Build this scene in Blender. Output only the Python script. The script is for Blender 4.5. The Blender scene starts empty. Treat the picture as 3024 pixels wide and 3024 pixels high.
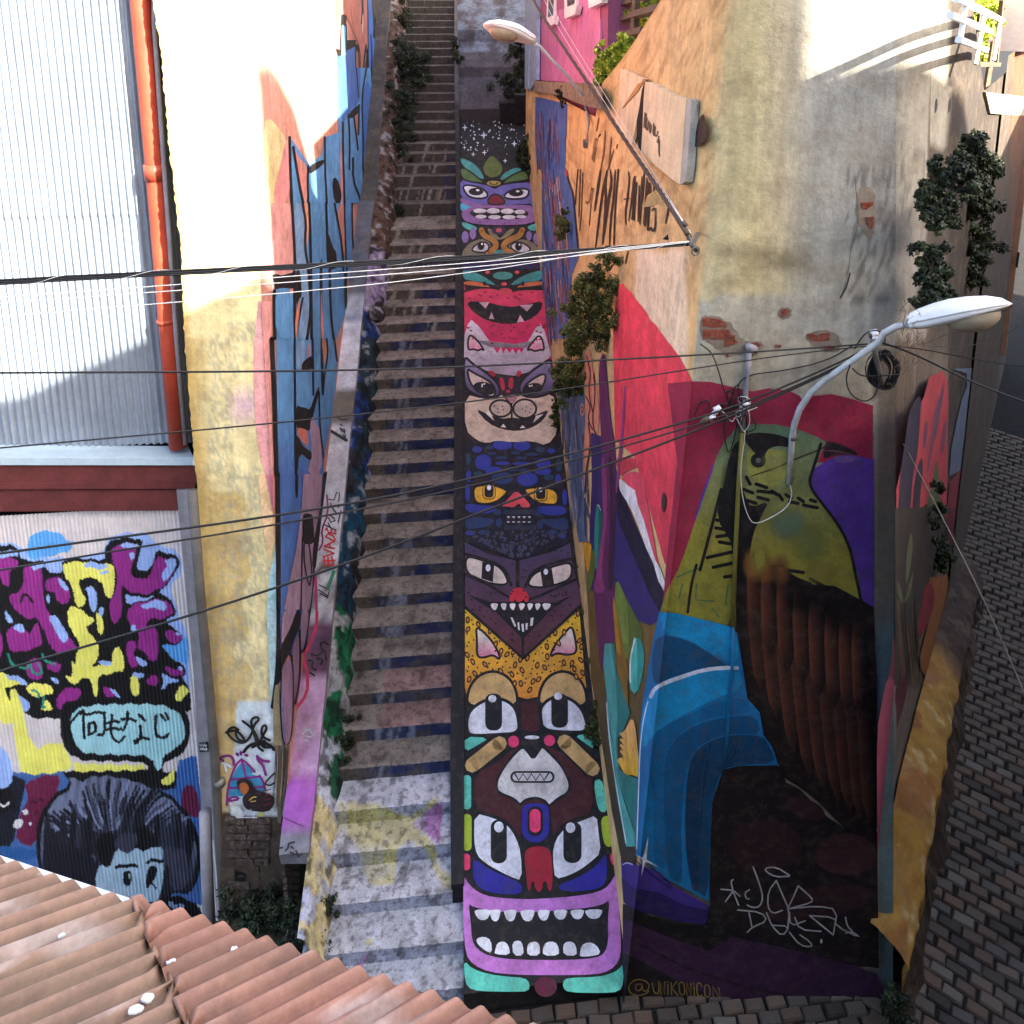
import bpy, bmesh, math, random
import numpy as np
from mathutils import Vector
R = math.radians
random.seed(7); rng = np.random.default_rng(7)
sc = bpy.context.scene
col = sc.collection
# ------------------------------------------------------------------ camera
# picture coordinates used below: x right, y down, 0..3024 (a shift lens, as the photograph keeps its verticals)
F, TH, CX, CY, CAMZ = 2400.0, R(11.2905), 1600.0, 478.8, 9.05
YAW = math.atan((CX - 1356.0) / F * math.cos(TH))
cam_d = bpy.data.cameras.new('camera'); cam = bpy.data.objects.new('camera', cam_d); col.objects.link(cam)
cam.location = (0, 0, CAMZ); cam.rotation_euler = (R(90) - TH, 0, -YAW)
cam_d.sensor_width = 36; cam_d.lens = F / 3024 * 36
cam_d.shift_x = (1512 - CX) / 3024; cam_d.shift_y = (CY - 1512) / 3024
cam_d.clip_start = 0.05; cam_d.clip_end = 2000
sc.camera = cam
# ------------------------------------------------------------------ light
SUN = Vector((0.7071, -0.7071, 0.60)).normalized()
w = bpy.data.worlds.new('World'); sc.world = w; w.use_nodes = True
nt = w.node_tree; sky = nt.nodes.new('ShaderNodeTexSky'); sky.sky_type = 'NISHITA'; sky.sun_disc = False
sky.sun_elevation = math.asin(SUN.z); sky.sun_rotation = math.atan2(SUN.x, SUN.y)
sky.air_density = 0.8; sky.dust_density = 3.5; sky.ozone_density = 0.4
bg = nt.nodes['Background']; bg.inputs[1].default_value = 0.15
nt.links.new(sky.outputs[0], bg.inputs[0])
sl = bpy.data.lights.new('sun', 'SUN'); sl.energy = 5.0; sl.angle = R(0.53); sl.color = (1.0, 0.93, 0.80)
so = bpy.data.objects.new('sun', sl); col.objects.link(so); so.rotation_euler = SUN.to_track_quat('Z', 'Y').to_euler()
sc.view_settings.view_transform = 'Standard'; sc.view_settings.look = 'None'; sc.view_settings.gamma = 1
sc.view_settings.exposure = 2.85
sc.cycles.max_bounces = 6; sc.cycles.diffuse_bounces = 5; sc.cycles.glossy_bounces = 2; sc.cycles.transparent_max_bounces = 32
sc.cycles.caustics_reflective = False; sc.cycles.caustics_refractive = False
sc.cycles.use_denoising = True
# ------------------------------------------------------------------ picture -> world
_s, _c = math.sin(YAW), math.cos(YAW)
RT = np.array([_c, -_s, 0.0]); FW = np.array([_s * math.cos(TH), _c * math.cos(TH), -math.sin(TH)]); UP = np.cross(RT, FW)
CP = np.array([0, 0, CAMZ])
def ray(x, y): return FW + RT * ((x - CX) / F) - UP * ((y - CY) / F)
class Plane:
    def __init__(s, p, n): s.p = np.array(p, float); n = np.array(n, float); s.n = n / np.linalg.norm(n)
    def at(s, x, y, off=0.0):
        d = ray(x, y); return CP + d * (((s.p + s.n * off - CP) @ s.n) / (d @ s.n))
def prj(P):
    d = np.asarray(P, float) - CP; z = d @ FW
    return CX + F * (d @ RT) / z, CY - F * (d @ UP) / z
def atY(x, y, Y): d = ray(x, y); return CP + d * (Y / d[1])
def atX(x, y, X): d = ray(x, y); return CP + d * (X / d[0])
def atZ(x, y, Z): d = ray(x, y); return CP + d * ((Z - CAMZ) / d[2])
class Crop:                      # a magnified view of the picture: x0, y0, size -> 1932 units
    def __init__(s, x0, y0, size): s.x0, s.y0, s.k = x0, y0, size / 1932.0
    def __call__(s, pts): return [(s.x0 + x * s.k, s.y0 + y * s.k) for x, y in pts]
Z1, Z2, Z3 = Crop(0, 0, 1000), Crop(1000, 0, 1000), Crop(2000, 0, 1000)
Z4, Z5, Z6 = Crop(0, 1000, 1000), Crop(1000, 1000, 1000), Crop(2000, 1000, 1000)
Z7, Z8, Z9 = Crop(0, 2000, 1000), Crop(1000, 2000, 1000), Crop(2000, 2000, 1000)
# ------------------------------------------------------------------ colour
def lin(v): v /= 255.0; return v / 12.92 if v <= 0.04045 else ((v + 0.055) / 1.055) ** 2.4
def S(r, g, b, a=1.0): return (lin(r), lin(g), lin(b), a)
def mixc(a, b, t): return tuple(a[i] * (1 - t) + b[i] * t for i in range(4))
def hsh(*a):
    v = math.sin(sum(x * k for x, k in zip(a, (12.9898, 78.233, 37.719, 93.13)))) * 43758.5453
    return v - math.floor(v)
_T = np.random.default_rng(3).random((64, 64, 64)).tolist()
def vnoise(x, y, z=0.0):         # value noise 0..1
    xi, yi, zi = math.floor(x), math.floor(y), math.floor(z); fx, fy, fz = x - xi, y - yi, z - zi
    fx, fy, fz = fx*fx*(3-2*fx), fy*fy*(3-2*fy), fz*fz*(3-2*fz)
    A, B_ = _T[zi & 63], _T[(zi+1) & 63]; y0, y1, x0, x1 = yi & 63, (yi+1) & 63, xi & 63, (xi+1) & 63
    a, b, c, d = A[y0], A[y1], B_[y0], B_[y1]
    p = a[x0] + (a[x1]-a[x0])*fx; q = b[x0] + (b[x1]-b[x0])*fx; r = c[x0] + (c[x1]-c[x0])*fx; t = d[x0] + (d[x1]-d[x0])*fx
    p += (q-p)*fy; r += (t-r)*fy
    return p + (r-p)*fz
def fbm(x, y, z=0.0, o=3): return sum(vnoise(x*2**i, y*2**i, z*2**i + i*7) / 2**(i+1) for i in range(o)) / (1 - 0.5**o)
# ------------------------------------------------------------------ materials
def mat(name, color=None, rough=0.8, var=0.25, scale=6.0, bump=0.15, bscale=60.0, spec=0.3, metal=0.0, streak=0.0,
        dirt=None, dirt_amt=0.0, dirt_scale=3.0, alpha=False, hue=0.0, distort=0.0):
    m = bpy.data.materials.new(name); m.use_nodes = True; t = m.node_tree; n, L = t.nodes, t.links
    b = n['Principled BSDF']; b.inputs['Roughness'].default_value = rough; b.inputs['Metallic'].default_value = metal
    b.inputs['Specular IOR Level'].default_value = spec
    tc = n.new('ShaderNodeTexCoord')
    if color is None:
        at = n.new('ShaderNodeVertexColor'); at.layer_name = 'Col'; base = at.outputs[0]
    else:
        rg = n.new('ShaderNodeRGB'); rg.outputs[0].default_value = color; base = rg.outputs[0]
    def noise(sc_, det=3, rgh=0.6, vec=None, sx=None):
        k = n.new('ShaderNodeTexNoise'); k.inputs['Scale'].default_value = sc_; k.inputs['Detail'].default_value = det
        k.inputs['Roughness'].default_value = rgh
        if sx:
            mp = n.new('ShaderNodeMapping'); mp.inputs['Scale'].default_value = sx; L.new(tc.outputs['Object'], mp.inputs[0]); L.new(mp.outputs[0], k.inputs['Vector'])
        else: L.new(tc.outputs['Object'], k.inputs['Vector'])
        return k.outputs[0]
    def ramp(src, a, b2, lo, hi):
        r = n.new('ShaderNodeMapRange'); r.inputs[1].default_value = a; r.inputs[2].default_value = b2
        r.inputs[3].default_value = lo; r.inputs[4].default_value = hi; L.new(src, r.inputs[0]); return r.outputs[0]
    def mul(c_, f_):
        x = n.new('ShaderNodeMix'); x.data_type = 'RGBA'; x.blend_type = 'MULTIPLY'; x.inputs[0].default_value = 1
        L.new(c_, x.inputs[6]); L.new(f_, x.inputs[7]); return x.outputs[2]
    c_ = base
    if var > 0:
        c_ = mul(c_, ramp(noise(scale), 0.3, 0.7, 1 - var, 1 + var * 0.35))
        c_ = mul(c_, ramp(noise(scale * 9, 2), 0.3, 0.7, 1 - var * 0.5, 1 + var * 0.25))
    if streak > 0:
        c_ = mul(c_, ramp(noise(1.0, 3, 0.7, sx=(9, 9, 0.8)), 0.35, 0.65, 1 - streak, 1.0))
    if dirt is not None:
        x = n.new('ShaderNodeMix'); x.data_type = 'RGBA'; x.inputs[7].default_value = dirt
        L.new(ramp(noise(dirt_scale, 4, 0.7), 0.5, 0.62, 0, dirt_amt), x.inputs[0]); L.new(c_, x.inputs[6]); c_ = x.outputs[2]
    L.new(c_, b.inputs['Base Color'])
    if bump > 0:
        bp = n.new('ShaderNodeBump'); bp.inputs['Strength'].default_value = bump; bp.inputs['Distance'].default_value = 0.02
        L.new(noise(bscale * 0.5, 4, 0.7), bp.inputs['Height']); L.new(bp.outputs[0], b.inputs['Normal'])
    if alpha:
        L.new(at.outputs[1], b.inputs['Alpha'])
    return m
M = {}
M['paint'] = mat('mural paint', None, 0.66, 0.30, 4, 0.22, 70, 0.3, streak=0.10, dirt=S(78, 68, 60), dirt_amt=0.26, dirt_scale=11)
M['spray'] = mat('spray paint', None, 0.65, 0.15, 5, 0.12, 70, 0.35, alpha=True)
M['plaster'] = mat('old plaster', None, 0.9, 0.24, 2.2, 0.5, 34, 0.2, streak=0.20, dirt=S(110, 95, 75), dirt_amt=0.28, dirt_scale=4)
M['rough'] = mat('rough adobe', None, 0.95, 0.42, 7, 0.9, 22, 0.15, dirt=S(30, 26, 22), dirt_amt=0.5, dirt_scale=9)
M['concrete'] = mat('worn concrete', None, 0.9, 0.36, 5, 0.5, 55, 0.25, dirt=S(45, 40, 36), dirt_amt=0.55, dirt_scale=14)
M['zinc'] = mat('galvanised sheet', S(140, 150, 162), 0.5, 0.16, 2.0, 0.05, 40, 0.5, metal=0.25, streak=0.14)
M['tinpaint'] = mat('painted sheet', None, 0.55, 0.14, 5, 0.06, 60, 0.4, streak=0.10)
M['redwood'] = mat('dark red timber', S(96, 44, 42), 0.7, 0.3, 6, 0.25, 40, 0.3, streak=0.1)
M['pipe_orange'] = mat('orange enamel', S(176, 68, 46), 0.5, 0.22, 4, 0.08, 40, 0.4, streak=0.15)
M['greypipe'] = mat('grey pipe', S(150, 145, 150), 0.6, 0.25, 5, 0.1, 40, 0.35, streak=0.25)
M['darkpipe'] = mat('dark pipe', S(88, 84, 80), 0.6, 0.3, 5, 0.15, 40, 0.35)
M['ledge'] = mat('pale blue flashing', S(170, 188, 196), 0.5, 0.15, 3, 0.05, 40, 0.4)
M['rust'] = mat('faded red roofing', None, 0.6, 0.22, 6, 0.25, 90, 0.35, dirt=S(112, 88, 70), dirt_amt=0.35, dirt_scale=5)
M['white'] = mat('white enamel', S(226, 228, 228), 0.35, 0.08, 3, 0.02, 30, 0.5)
M['lampgrey'] = mat('lamp arm paint', S(190, 192, 190), 0.5, 0.2, 12, 0.1, 60, 0.4)
M['glass'] = mat('lamp bowl', S(150, 138, 118), 0.3, 0.15, 8, 0.05, 60, 0.5)
M['cable'] = mat('cable sheath', S(24, 24, 26), 0.6, 0.2, 20, 0, 50, 0.4)
M['wire'] = mat('pale wire', S(214, 214, 208), 0.5, 0.1, 20, 0, 50, 0.4)
M['steel'] = mat('weathered steel', S(120, 116, 110), 0.55, 0.35, 14, 0.2, 60, 0.5, metal=0.5)
M['brick'] = mat('old brick', S(128, 66, 50), 0.92, 0.4, 12, 0.6, 50, 0.2, dirt=S(120, 105, 92), dirt_amt=0.5, dirt_scale=16)
M['darkbrick'] = mat('sooty brick', S(74, 60, 52), 0.92, 0.45, 14, 0.7, 50, 0.2, dirt=S(110, 104, 98), dirt_amt=0.45, dirt_scale=18)
M['mortar'] = mat('mortar', S(92, 84, 74), 0.95, 0.3, 14, 0.6, 50, 0.2)
M['sett'] = mat('street setts', None, 0.8, 0.35, 12, 0.6, 60, 0.3)
M['asphalt'] = mat('street bed', S(36, 34, 32), 0.95, 0.4, 8, 0.5, 60, 0.2)
M['leaf'] = mat('leaves', None, 0.6, 0.2, 8, 0, 30, 0.3)
M['twig'] = mat('twigs', S(78, 62, 44), 0.9, 0.3, 20, 0.3, 60, 0.2)
M['timber'] = mat('weathered timber', S(96, 84, 68), 0.85, 0.35, 8, 0.3, 40, 0.25)
M['pinkwall'] = mat('pink boards', None, 0.7, 0.22, 3, 0.15, 40, 0.3, streak=0.22)
M['canvas'] = mat('torn canvas', S(226, 205, 165), 0.85, 0.2, 4, 0.25, 30, 0.2, streak=0.2)
M['black'] = mat('black', S(16, 15, 15), 0.8, 0.2, 8, 0.2, 40, 0.3)
M['house'] = mat('pale render', S(168, 156, 138), 0.9, 0.2, 2, 0.3, 30, 0.2, streak=0.15)
M['tin'] = mat('roof tin', S(120, 112, 106), 0.6, 0.25, 3, 0.1, 40, 0.4)
M['dropping'] = mat('droppings', S(226, 226, 224), 0.8, 0.15, 30, 0.3, 90, 0.2)
# ------------------------------------------------------------------ mesh helpers
def obj(name, V, Fc, m, parent=None, cols=None, smooth=False):
    me = bpy.data.meshes.new(name); me.from_pydata([tuple(v) for v in V], [], [tuple(f) for f in Fc])
    me.materials.append(M[m] if isinstance(m, str) else m)
    if cols is not None:
        a = me.color_attributes.new('Col', 'FLOAT_COLOR', 'POINT'); a.data.foreach_set('color', np.asarray(cols, np.float32).ravel())
    if smooth: me.polygons.foreach_set('use_smooth', [True] * len(me.polygons))
    me.update(); o = bpy.data.objects.new(name, me); col.objects.link(o)
    if parent is not None: o.parent = parent
    return o
def tag(o, label=None, cat=None, group=None, kind=None):
    if label: o['label'] = label
    if cat: o['category'] = cat
    if group: o['group'] = group
    if kind: o['kind'] = kind
    return o
def thing(name, label, cat, loc=(0, 0, 0), group=None):
    o = bpy.data.objects.new(name, None); col.objects.link(o); o.empty_display_size = 0.1
    return tag(o, label, cat, group)
class MB:
    def __init__(s): s.V, s.F, s.C = [], [], []
    def add(s, V, Fc, c=None):
        k = len(s.V); s.V += [tuple(v) for v in V]; s.F += [tuple(i + k for i in f) for f in Fc]
        if c is not None: s.C += [c] * len(V)
        return s
    def box(s, lo, hi, c=None):
        (a, b, d), (e, f, g) = lo, hi
        return s.add([(a,b,d),(e,b,d),(e,f,d),(a,f,d),(a,b,g),(e,b,g),(e,f,g),(a,f,g)],
                     [(0,3,2,1),(4,5,6,7),(0,1,5,4),(1,2,6,5),(2,3,7,6),(3,0,4,7)], c)
    def prism(s, pts, vec, c=None):          # polygon (3-d points) extruded along vec
        n_ = len(pts); v = np.asarray(vec, float); A = [np.asarray(p, float) for p in pts]
        return s.add(A + [p + v for p in A], [tuple(range(n_))[::-1], tuple(range(n_, 2*n_))] + [(i, (i+1) % n_, (i+1) % n_ + n_, i + n_) for i in range(n_)], c)
    def beam(s, p, q, w_, h_, up=(0, 0, 1), c=None):
        p, q = np.asarray(p, float), np.asarray(q, float); d = q - p; d /= np.linalg.norm(d); u = np.asarray(up, float)
        r = np.cross(d, u); r /= np.linalg.norm(r); u = np.cross(r, d)
        P = [p - r*w_/2 - u*h_/2, p + r*w_/2 - u*h_/2, p + r*w_/2 + u*h_/2, p - r*w_/2 + u*h_/2]
        return s.prism(P, q - p, c)
    def tube(s, pts, rad, seg=8, c=None, cap=True):
        P = [np.asarray(p, float) for p in pts]; n_ = len(P); k = len(s.V); rr = rad if hasattr(rad, '__len__') else [rad] * n_
        ref = np.array([0.31, 0.17, 0.93]); rings = []
        for i in range(n_):
            d = P[min(i+1, n_-1)] - P[max(i-1, 0)]; d /= np.linalg.norm(d) + 1e-12
            a = np.cross(d, ref); a /= np.linalg.norm(a) + 1e-12; b = np.cross(d, a)
            rings += [P[i] + (a * math.cos(2*math.pi*j/seg) + b * math.sin(2*math.pi*j/seg)) * rr[i] for j in range(seg)]
        Fc = [(i*seg+j, i*seg+(j+1) % seg, (i+1)*seg+(j+1) % seg, (i+1)*seg+j) for i in range(n_-1) for j in range(seg)]
        if cap: Fc += [tuple(range(seg))[::-1], tuple((n_-1)*seg + j for j in range(seg))]
        return s.add(rings, Fc, c)
    def build(s, name, m, parent=None, smooth=False): return obj(name, s.V, s.F, m, parent, s.C if s.C else None, smooth)
def grid(name, nu, nv, fn, m, parent=None, smooth=True, colfn=None, uv=None):
    V = [fn(i / nu, j / nv) for j in range(nv + 1) for i in range(nu + 1)]
    Fc = [(j*(nu+1)+i, j*(nu+1)+i+1, (j+1)*(nu+1)+i+1, (j+1)*(nu+1)+i) for j in range(nv) for i in range(nu)]
    C_ = [colfn(v) for v in V] if colfn else None
    return obj(name, V, Fc, m, parent, C_, smooth)
def smooth_pts(P, closed=True, it=2):      # Chaikin
    P = [tuple(p) for p in P]
    for _ in range(it):
        Q = []; n_ = len(P)
        for i in range(n_ if closed else n_ - 1):
            a, b = P[i], P[(i+1) % n_]
            Q += [(a[0]*.75+b[0]*.25, a[1]*.75+b[1]*.25), (a[0]*.25+b[0]*.75, a[1]*.25+b[1]*.75)]
        P = Q if closed else [P[0]] + Q + [P[-1]]
    return P
def clip_half(P, f):                       # keep f(p) >= 0
    out = []; n_ = len(P)
    for i in range(n_):
        a, b = P[i], P[(i+1) % n_]; fa, fb = f(a), f(b)
        if fa >= 0: out.append(a)
        if (fa >= 0) != (fb >= 0):
            t = fa / (fa - fb); out.append((a[0]+(b[0]-a[0])*t, a[1]+(b[1]-a[1])*t))
    return out
def ell(cx, cy, rx, ry, rot=0, n_=20, a0=0, a1=360):
    c0, s0 = math.cos(R(rot)), math.sin(R(rot))
    full = abs(a1 - a0) >= 360
    A = [R(a0 + (a1 - a0) * i / (n_ if full else n_ - 1)) for i in range(n_)]
    return [(cx + rx*math.cos(a)*c0 - ry*math.sin(a)*s0, cy + rx*math.cos(a)*s0 + ry*math.sin(a)*c0) for a in A]
def rrect(x0, y0, x1, y1, r, n_=5):
    P = []
    for (cx, cy, a) in ((x1-r, y0+r, -90), (x1-r, y1-r, 0), (x0+r, y1-r, 90), (x0+r, y0+r, 180)):
        P += [(cx + r*math.cos(R(a+90*i/n_)), cy + r*math.sin(R(a+90*i/n_))) for i in range(n_+1)]
    return P
class Paint:                               # flat paint on one or two planes that meet at a picture-space line
    def __init__(s, planes, split=None, base=0.003, step=0.0005):
        s.planes, s.split, s.base, s.step = planes, split, base, step
        s.parts = [MB() for _ in planes]; s.soft = [MB() for _ in planes]; s.boxes = []
    def layer(s, P):
        xs, ys = [p[0] for p in P], [p[1] for p in P]; bb = (min(xs)-1, min(ys)-1, max(xs)+1, max(ys)+1)
        l = 0
        for b, k in s.boxes:
            if b[0] < bb[2] and bb[0] < b[2] and b[1] < bb[3] and bb[1] < b[3] and k >= l: l = k + 1
        s.boxes.append((bb, l)); return l
    def put(s, P, c, l, soft=False):
        for k, pl in enumerate(s.planes):
            Q = P
            if s.split and len(s.planes) > 1:
                Q = clip_half(P, (lambda p: s.split(p[1]) - p[0]) if k == 0 else (lambda p: p[0] - s.split(p[1])))
            if len(Q) < 3: continue
            off = s.base + s.step * l
            V = [pl.at(x, y, off) for x, y in Q]
            mb = (s.soft if soft else s.parts)[k]; k0 = len(mb.V)
            mb.V += [tuple(v) for v in V]; mb.F.append(tuple(range(k0, k0 + len(V))))
            mb.C += [c(x, y) if callable(c) else c for x, y in Q]
    def poly(s, P, c, sm=1, jag=0):
        if sm: P = smooth_pts(P, True, sm)
        if jag: P = [(x + random.uniform(-jag, jag), y + random.uniform(-jag, jag)) for x, y in P]
        l = s.layer(P)
        if callable(c) and getattr(c, 'bands', True):
            ys = [p[1] for p in P]; y0, y1 = min(ys), max(ys); nb = max(2, min(26, int((y1-y0)/25)))
            for k in range(nb):
                a, b = y0 + (y1-y0)*k/nb, y0 + (y1-y0)*(k+1)/nb
                Q = clip_half(clip_half(P, lambda p: p[1] - a), lambda p: b - p[1])
                if len(Q) > 2: s.put(Q, c, l)
        else: s.put(P, c, l)
    def line(s, P, w_, c, sm=2, closed=False, taper=False):
        if sm: P = smooth_pts(P, closed, sm)
        if closed: P = P + [P[0]]
        n_ = len(P); Lf, Rt = [], []
        for i in range(n_):
            a, b = P[max(i-1, 0)], P[min(i+1, n_-1)]
            if closed and i in (0, n_-1): a, b = P[n_-2], P[1]
            dx, dy = b[0]-a[0], b[1]-a[1]; d = math.hypot(dx, dy) or 1
            ww = w_ / 2 * ((0.25 + 0.75*math.sin(math.pi*(i+.5)/n_)) if taper else 1)
            Lf.append((P[i][0]-dy/d*ww, P[i][1]+dx/d*ww)); Rt.append((P[i][0]+dy/d*ww, P[i][1]-dx/d*ww))
        l = s.layer(Lf + Rt)
        for i in range(n_-1): s.put([Lf[i], Lf[i+1], Rt[i+1], Rt[i]], c, l)
        if not closed and not taper:
            for e in (P[0], P[-1]): s.put(ell(e[0], e[1], w_/2, w_/2, 0, 8), c, l)
    def fog(s, cx, cy, rx, ry, c, rot=0, a=1.0):   # soft sprayed spot
        l = s.layer(ell(cx, cy, rx, ry, rot))
        rings = [(0.0, a), (0.45, a*0.8), (0.75, a*0.35), (1.0, 0.0)]
        n_ = 18
        for k in range(3):
            A = ell(cx, cy, rx*rings[k][0], ry*rings[k][0], rot, n_); B = ell(cx, cy, rx*rings[k+1][0], ry*rings[k+1][0], rot, n_)
            for i in range(n_):
                j = (i+1) % n_; Q = [A[i], B[i], B[j], A[j]] if k else [(cx, cy), B[i], B[j]]
                al = [rings[k][1], rings[k+1][1], rings[k+1][1], rings[k][1]]
                for kk, pl in enumerate(s.planes):
                    if s.split and len(s.planes) > 1 and ((cx > s.split(cy)) != (kk == 1)): continue
                    mb = s.soft[kk]; k0 = len(mb.V)
                    mb.V += [tuple(pl.at(x, y, s.base + s.step*l)) for x, y in Q]; mb.F.append(tuple(range(k0, k0+len(Q))))
                    mb.C += [(c[0], c[1], c[2], al[q]) for q in range(len(Q))]
    def build(s, names, parents, m='paint', kind=None):
        out = []
        for k in range(len(s.planes)):
            if s.parts[k].V: out.append(s.parts[k].build(names[k], m, parents[k]))
            if s.soft[k].V: out.append(tag(s.soft[k].build(names[k] + '_overspray', 'spray', parents[k]), kind='stuff'))
        if kind:
            for o in out: tag(o, kind=kind)
        return out
def hump(P, a, b): return P
# ================================================================== planes of the place
SLOPE = 0.17 / 0.30
def znose(Y): return 1.075 + SLOPE * (Y - 7.35)
RAMP = Plane((0, 7.35, 1.075), (0, -SLOPE, 1))
WB = Plane((-1.87, 0, 0), (1, 0, 0))                     # left house, side along the stairs
WF = Plane((0, 6.95, 0), (0, -1, 0.06))                  # left house, street front (battered)
WA = Plane((1.619, 0, 0), (-1, -0.0447, 0.065))          # right house, side along the ramp
WD = Plane((1.36, 5.8, 0), (-0.1, -1, 0))                # right house, narrow front with the bird
WC = Plane((3.55, 5.58, 0), (0.77, -0.63, 0))            # right house, side along the street
def planes_line(p, q, z0, z1):                           # picture line of the meeting edge of two planes
    out = []
    for z in (z0, z1):
        A = np.array([p.n[:2], q.n[:2]]); b = np.array([p.n @ p.p - p.n[2]*z, q.n @ q.p - q.n[2]*z])
        xy = np.linalg.solve(A, b); out.append(prj((xy[0], xy[1], z)))
    (x0, y0), (x1, y1) = out
    return lambda y: x0 + (x1 - x0) * (y - y0) / (y1 - y0)
splitL = planes_line(WF, WB, 2, 8)
splitR = planes_line(WA, WD, 1, 8)
def bird_edge(y): return 2645.0
def cornerXY(p, q, z):
    A = np.array([p.n[:2], q.n[:2]]); b = np.array([p.n @ p.p - p.n[2]*z, q.n @ q.p - q.n[2]*z]); return np.linalg.solve(A, b)
def pip(P, X, Y):
    inside = np.zeros(X.shape, bool); n_ = len(P)
    for i in range(n_):
        x0, y0 = P[i]; x1, y1 = P[(i+1) % n_]
        if y0 == y1: continue
        c = ((y0 > Y) != (y1 > Y)) & (X < (x1 - x0) * (Y - y0) / (y1 - y0) + x0); inside ^= c
    return inside
# ================================================================== ground
def gz(x, y):
    t = min(1, max(0, (x - 2.6) / 1.2)); t = t*t*(3-2*t)
    d = min(1, max(0, (-1.75 - x) / .3)) * (1 if y > 2 else 0)
    return (0.1 * max(-1.5, min(30, (y - 5.6))) * t if y > 5.6 - 15 else -0.15 * t) - 1.5*d
def ground_fn(u, v):
    def sp(t): t = t*2-1; return math.copysign(abs(t)**3, t)
    x, y = sp(u) * 150 + 3, sp(v) * 150 + 7
    return (x, y, gz(x, y) - 0.055)
g = grid('ground', 90, 90, ground_fn, 'asphalt'); tag(g, kind='structure')
street = grid('street', 30, 40, lambda u, v: (-1.6 + 16*u, 2.5 + 14*v, gz(-1.6 + 16*u, 2.5 + 14*v) - 0.04), 'asphalt'); tag(street, kind='structure')
# setts: rows lie across the street
sett_V = [(-.5,-.5,-.5),(.5,-.5,-.5),(.5,.5,-.5),(-.5,.5,-.5),(-.43,-.40,.5),(.43,-.40,.5),(.43,.40,.5),(-.43,.40,.5),(-.5,-.5,.2),(.5,-.5,.2),(.5,.5,.2),(-.5,.5,.2)]
sett_F = [(4,5,6,7),(8,9,5,4),(9,10,6,5),(10,11,7,6),(11,8,4,7),(0,1,9,8),(1,2,10,9),(2,3,11,10),(3,0,8,11)]
sett_mesh = []
for k in range(9):
    me = bpy.data.meshes.new('sett'); me.from_pydata([(a, b, c) for a, b, c in sett_V], [], sett_F); me.materials.append(M['sett'])
    ca = me.color_attributes.new('Col', 'FLOAT_COLOR', 'POINT'); cc = S(*[(98,88,78),(86,77,68),(108,94,82),(78,71,64),(94,80,70),(112,106,96),(66,60,55),(104,86,72),(88,84,78)][k])
    ca.data.foreach_set('color', np.array([cc] * len(sett_V), np.float32).ravel()); sett_mesh.append(me)
U2 = np.array([.63, .77]); V2 = np.array([.77, -.63]); O2 = np.array([3.55, 5.58])
cand = []
for i in range(-14, 90):
    for j in range(-3, 26):
        a = i * 0.118; b = 0.30 + j * 0.205 + (0.10 if i % 2 else 0)
        p = O2 + U2 * a + V2 * b
        z = gz(*p); q = prj((p[0], p[1], z))
        if 2560 < q[0] < 3150 and 900 < q[1] < 3120: cand.append((-q[1], p[0], p[1], z, 0.0))
for i in range(0, 7):
    for j in range(0, 22):
        p = np.array([-0.45 + j * 0.205 + (0.1 if i % 2 else 0), 5.72 - i * 0.118]); z = gz(*p); q = prj((p[0], p[1], z))
        if p[0] < 3.6 and q[1] < 3100: cand.append((-q[1], p[0], p[1], z, 1.0))
cand.sort()
ang0 = math.atan2(V2[1], V2[0])
rest = MB()
for k, (d_, x, y, z, flat) in enumerate(cand):
    x += random.uniform(-.008, .008); y += random.uniform(-.008, .008)
    a = (0 if flat else ang0) + random.gauss(0, 0.045); sx, sy = 0.200 * random.uniform(.84, 1.02), 0.113 * random.uniform(.84, 1.02)
    zz = z - 0.035 + random.uniform(-.009, .007)
    if k < 300:
        o = bpy.data.objects.new('cobblestone', sett_mesh[int(random.random() * 9)]); col.objects.link(o); o.parent = street
        o.location = (x, y, zz); o.rotation_euler = (random.gauss(0, .02), random.gauss(0, .02), a); o.scale = (sx, sy, 0.07)
    else:
        ca, sa = math.cos(a), math.sin(a)
        rest.add([(x + vx*sx*ca - vy*sy*sa, y + vx*sx*sa + vy*sy*ca, zz + vz*0.07) for vx, vy, vz in sett_V], sett_F, S(92, 82, 72))
if rest.V: tag(rest.build('farther_cobblestones', 'sett', street), kind='stuff')
# ================================================================== stairs
steps = [(5.859, -.06, .203), (6.118, .203, .374), (6.429, .374, .535), (6.752, .535, .725), (7.037, .725, .905)]
steps += [(7.35 + .3*k, .905 + .17*k, 1.075 + .17*k) for k in range(23)]
zt = steps[-1][2]
for Y, Z in ((14.289, 5.001), (15.157, 5.256), (15.404, 5.483), (15.593, 5.698), (15.798, 5.874), (16.04, 6.061), (16.266, 6.222), (16.531, 6.395),
             (16.812, 6.572), (17.108, 6.738), (17.324, 6.914), (17.503, 7.09), (17.702, 7.267), (17.925, 7.446), (18.135, 7.63), (18.40, 7.80), (18.66, 7.97),
             (18.92, 8.12), (19.18, 8.27), (19.44, 8.42), (19.7, 8.57), (19.96, 8.72), (20.22, 8.88), (20.5, 9.05), (20.8, 9.22), (21.1, 9.4)):
    steps.append((Y, zt, Z)); zt = Z
def stepz(Y):                                        # smooth height of the flight at Y
    ys = [s_[0] for s_ in steps]; zs = [s_[2] for s_ in steps]
    return float(np.interp(Y, ys, zs))
def xr(Y): return float(np.interp(Y, [6.0, 6.42, 6.43, 7.3, 9, 12, 15, 18, 21], [-.12, -.13, -.25, -.26, -.22, -.18, -.14, -.14, -.12]))
stair = thing('stairway', 'long concrete stairway with blue painted risers climbing beside the totem ramp', 'stairway')
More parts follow.
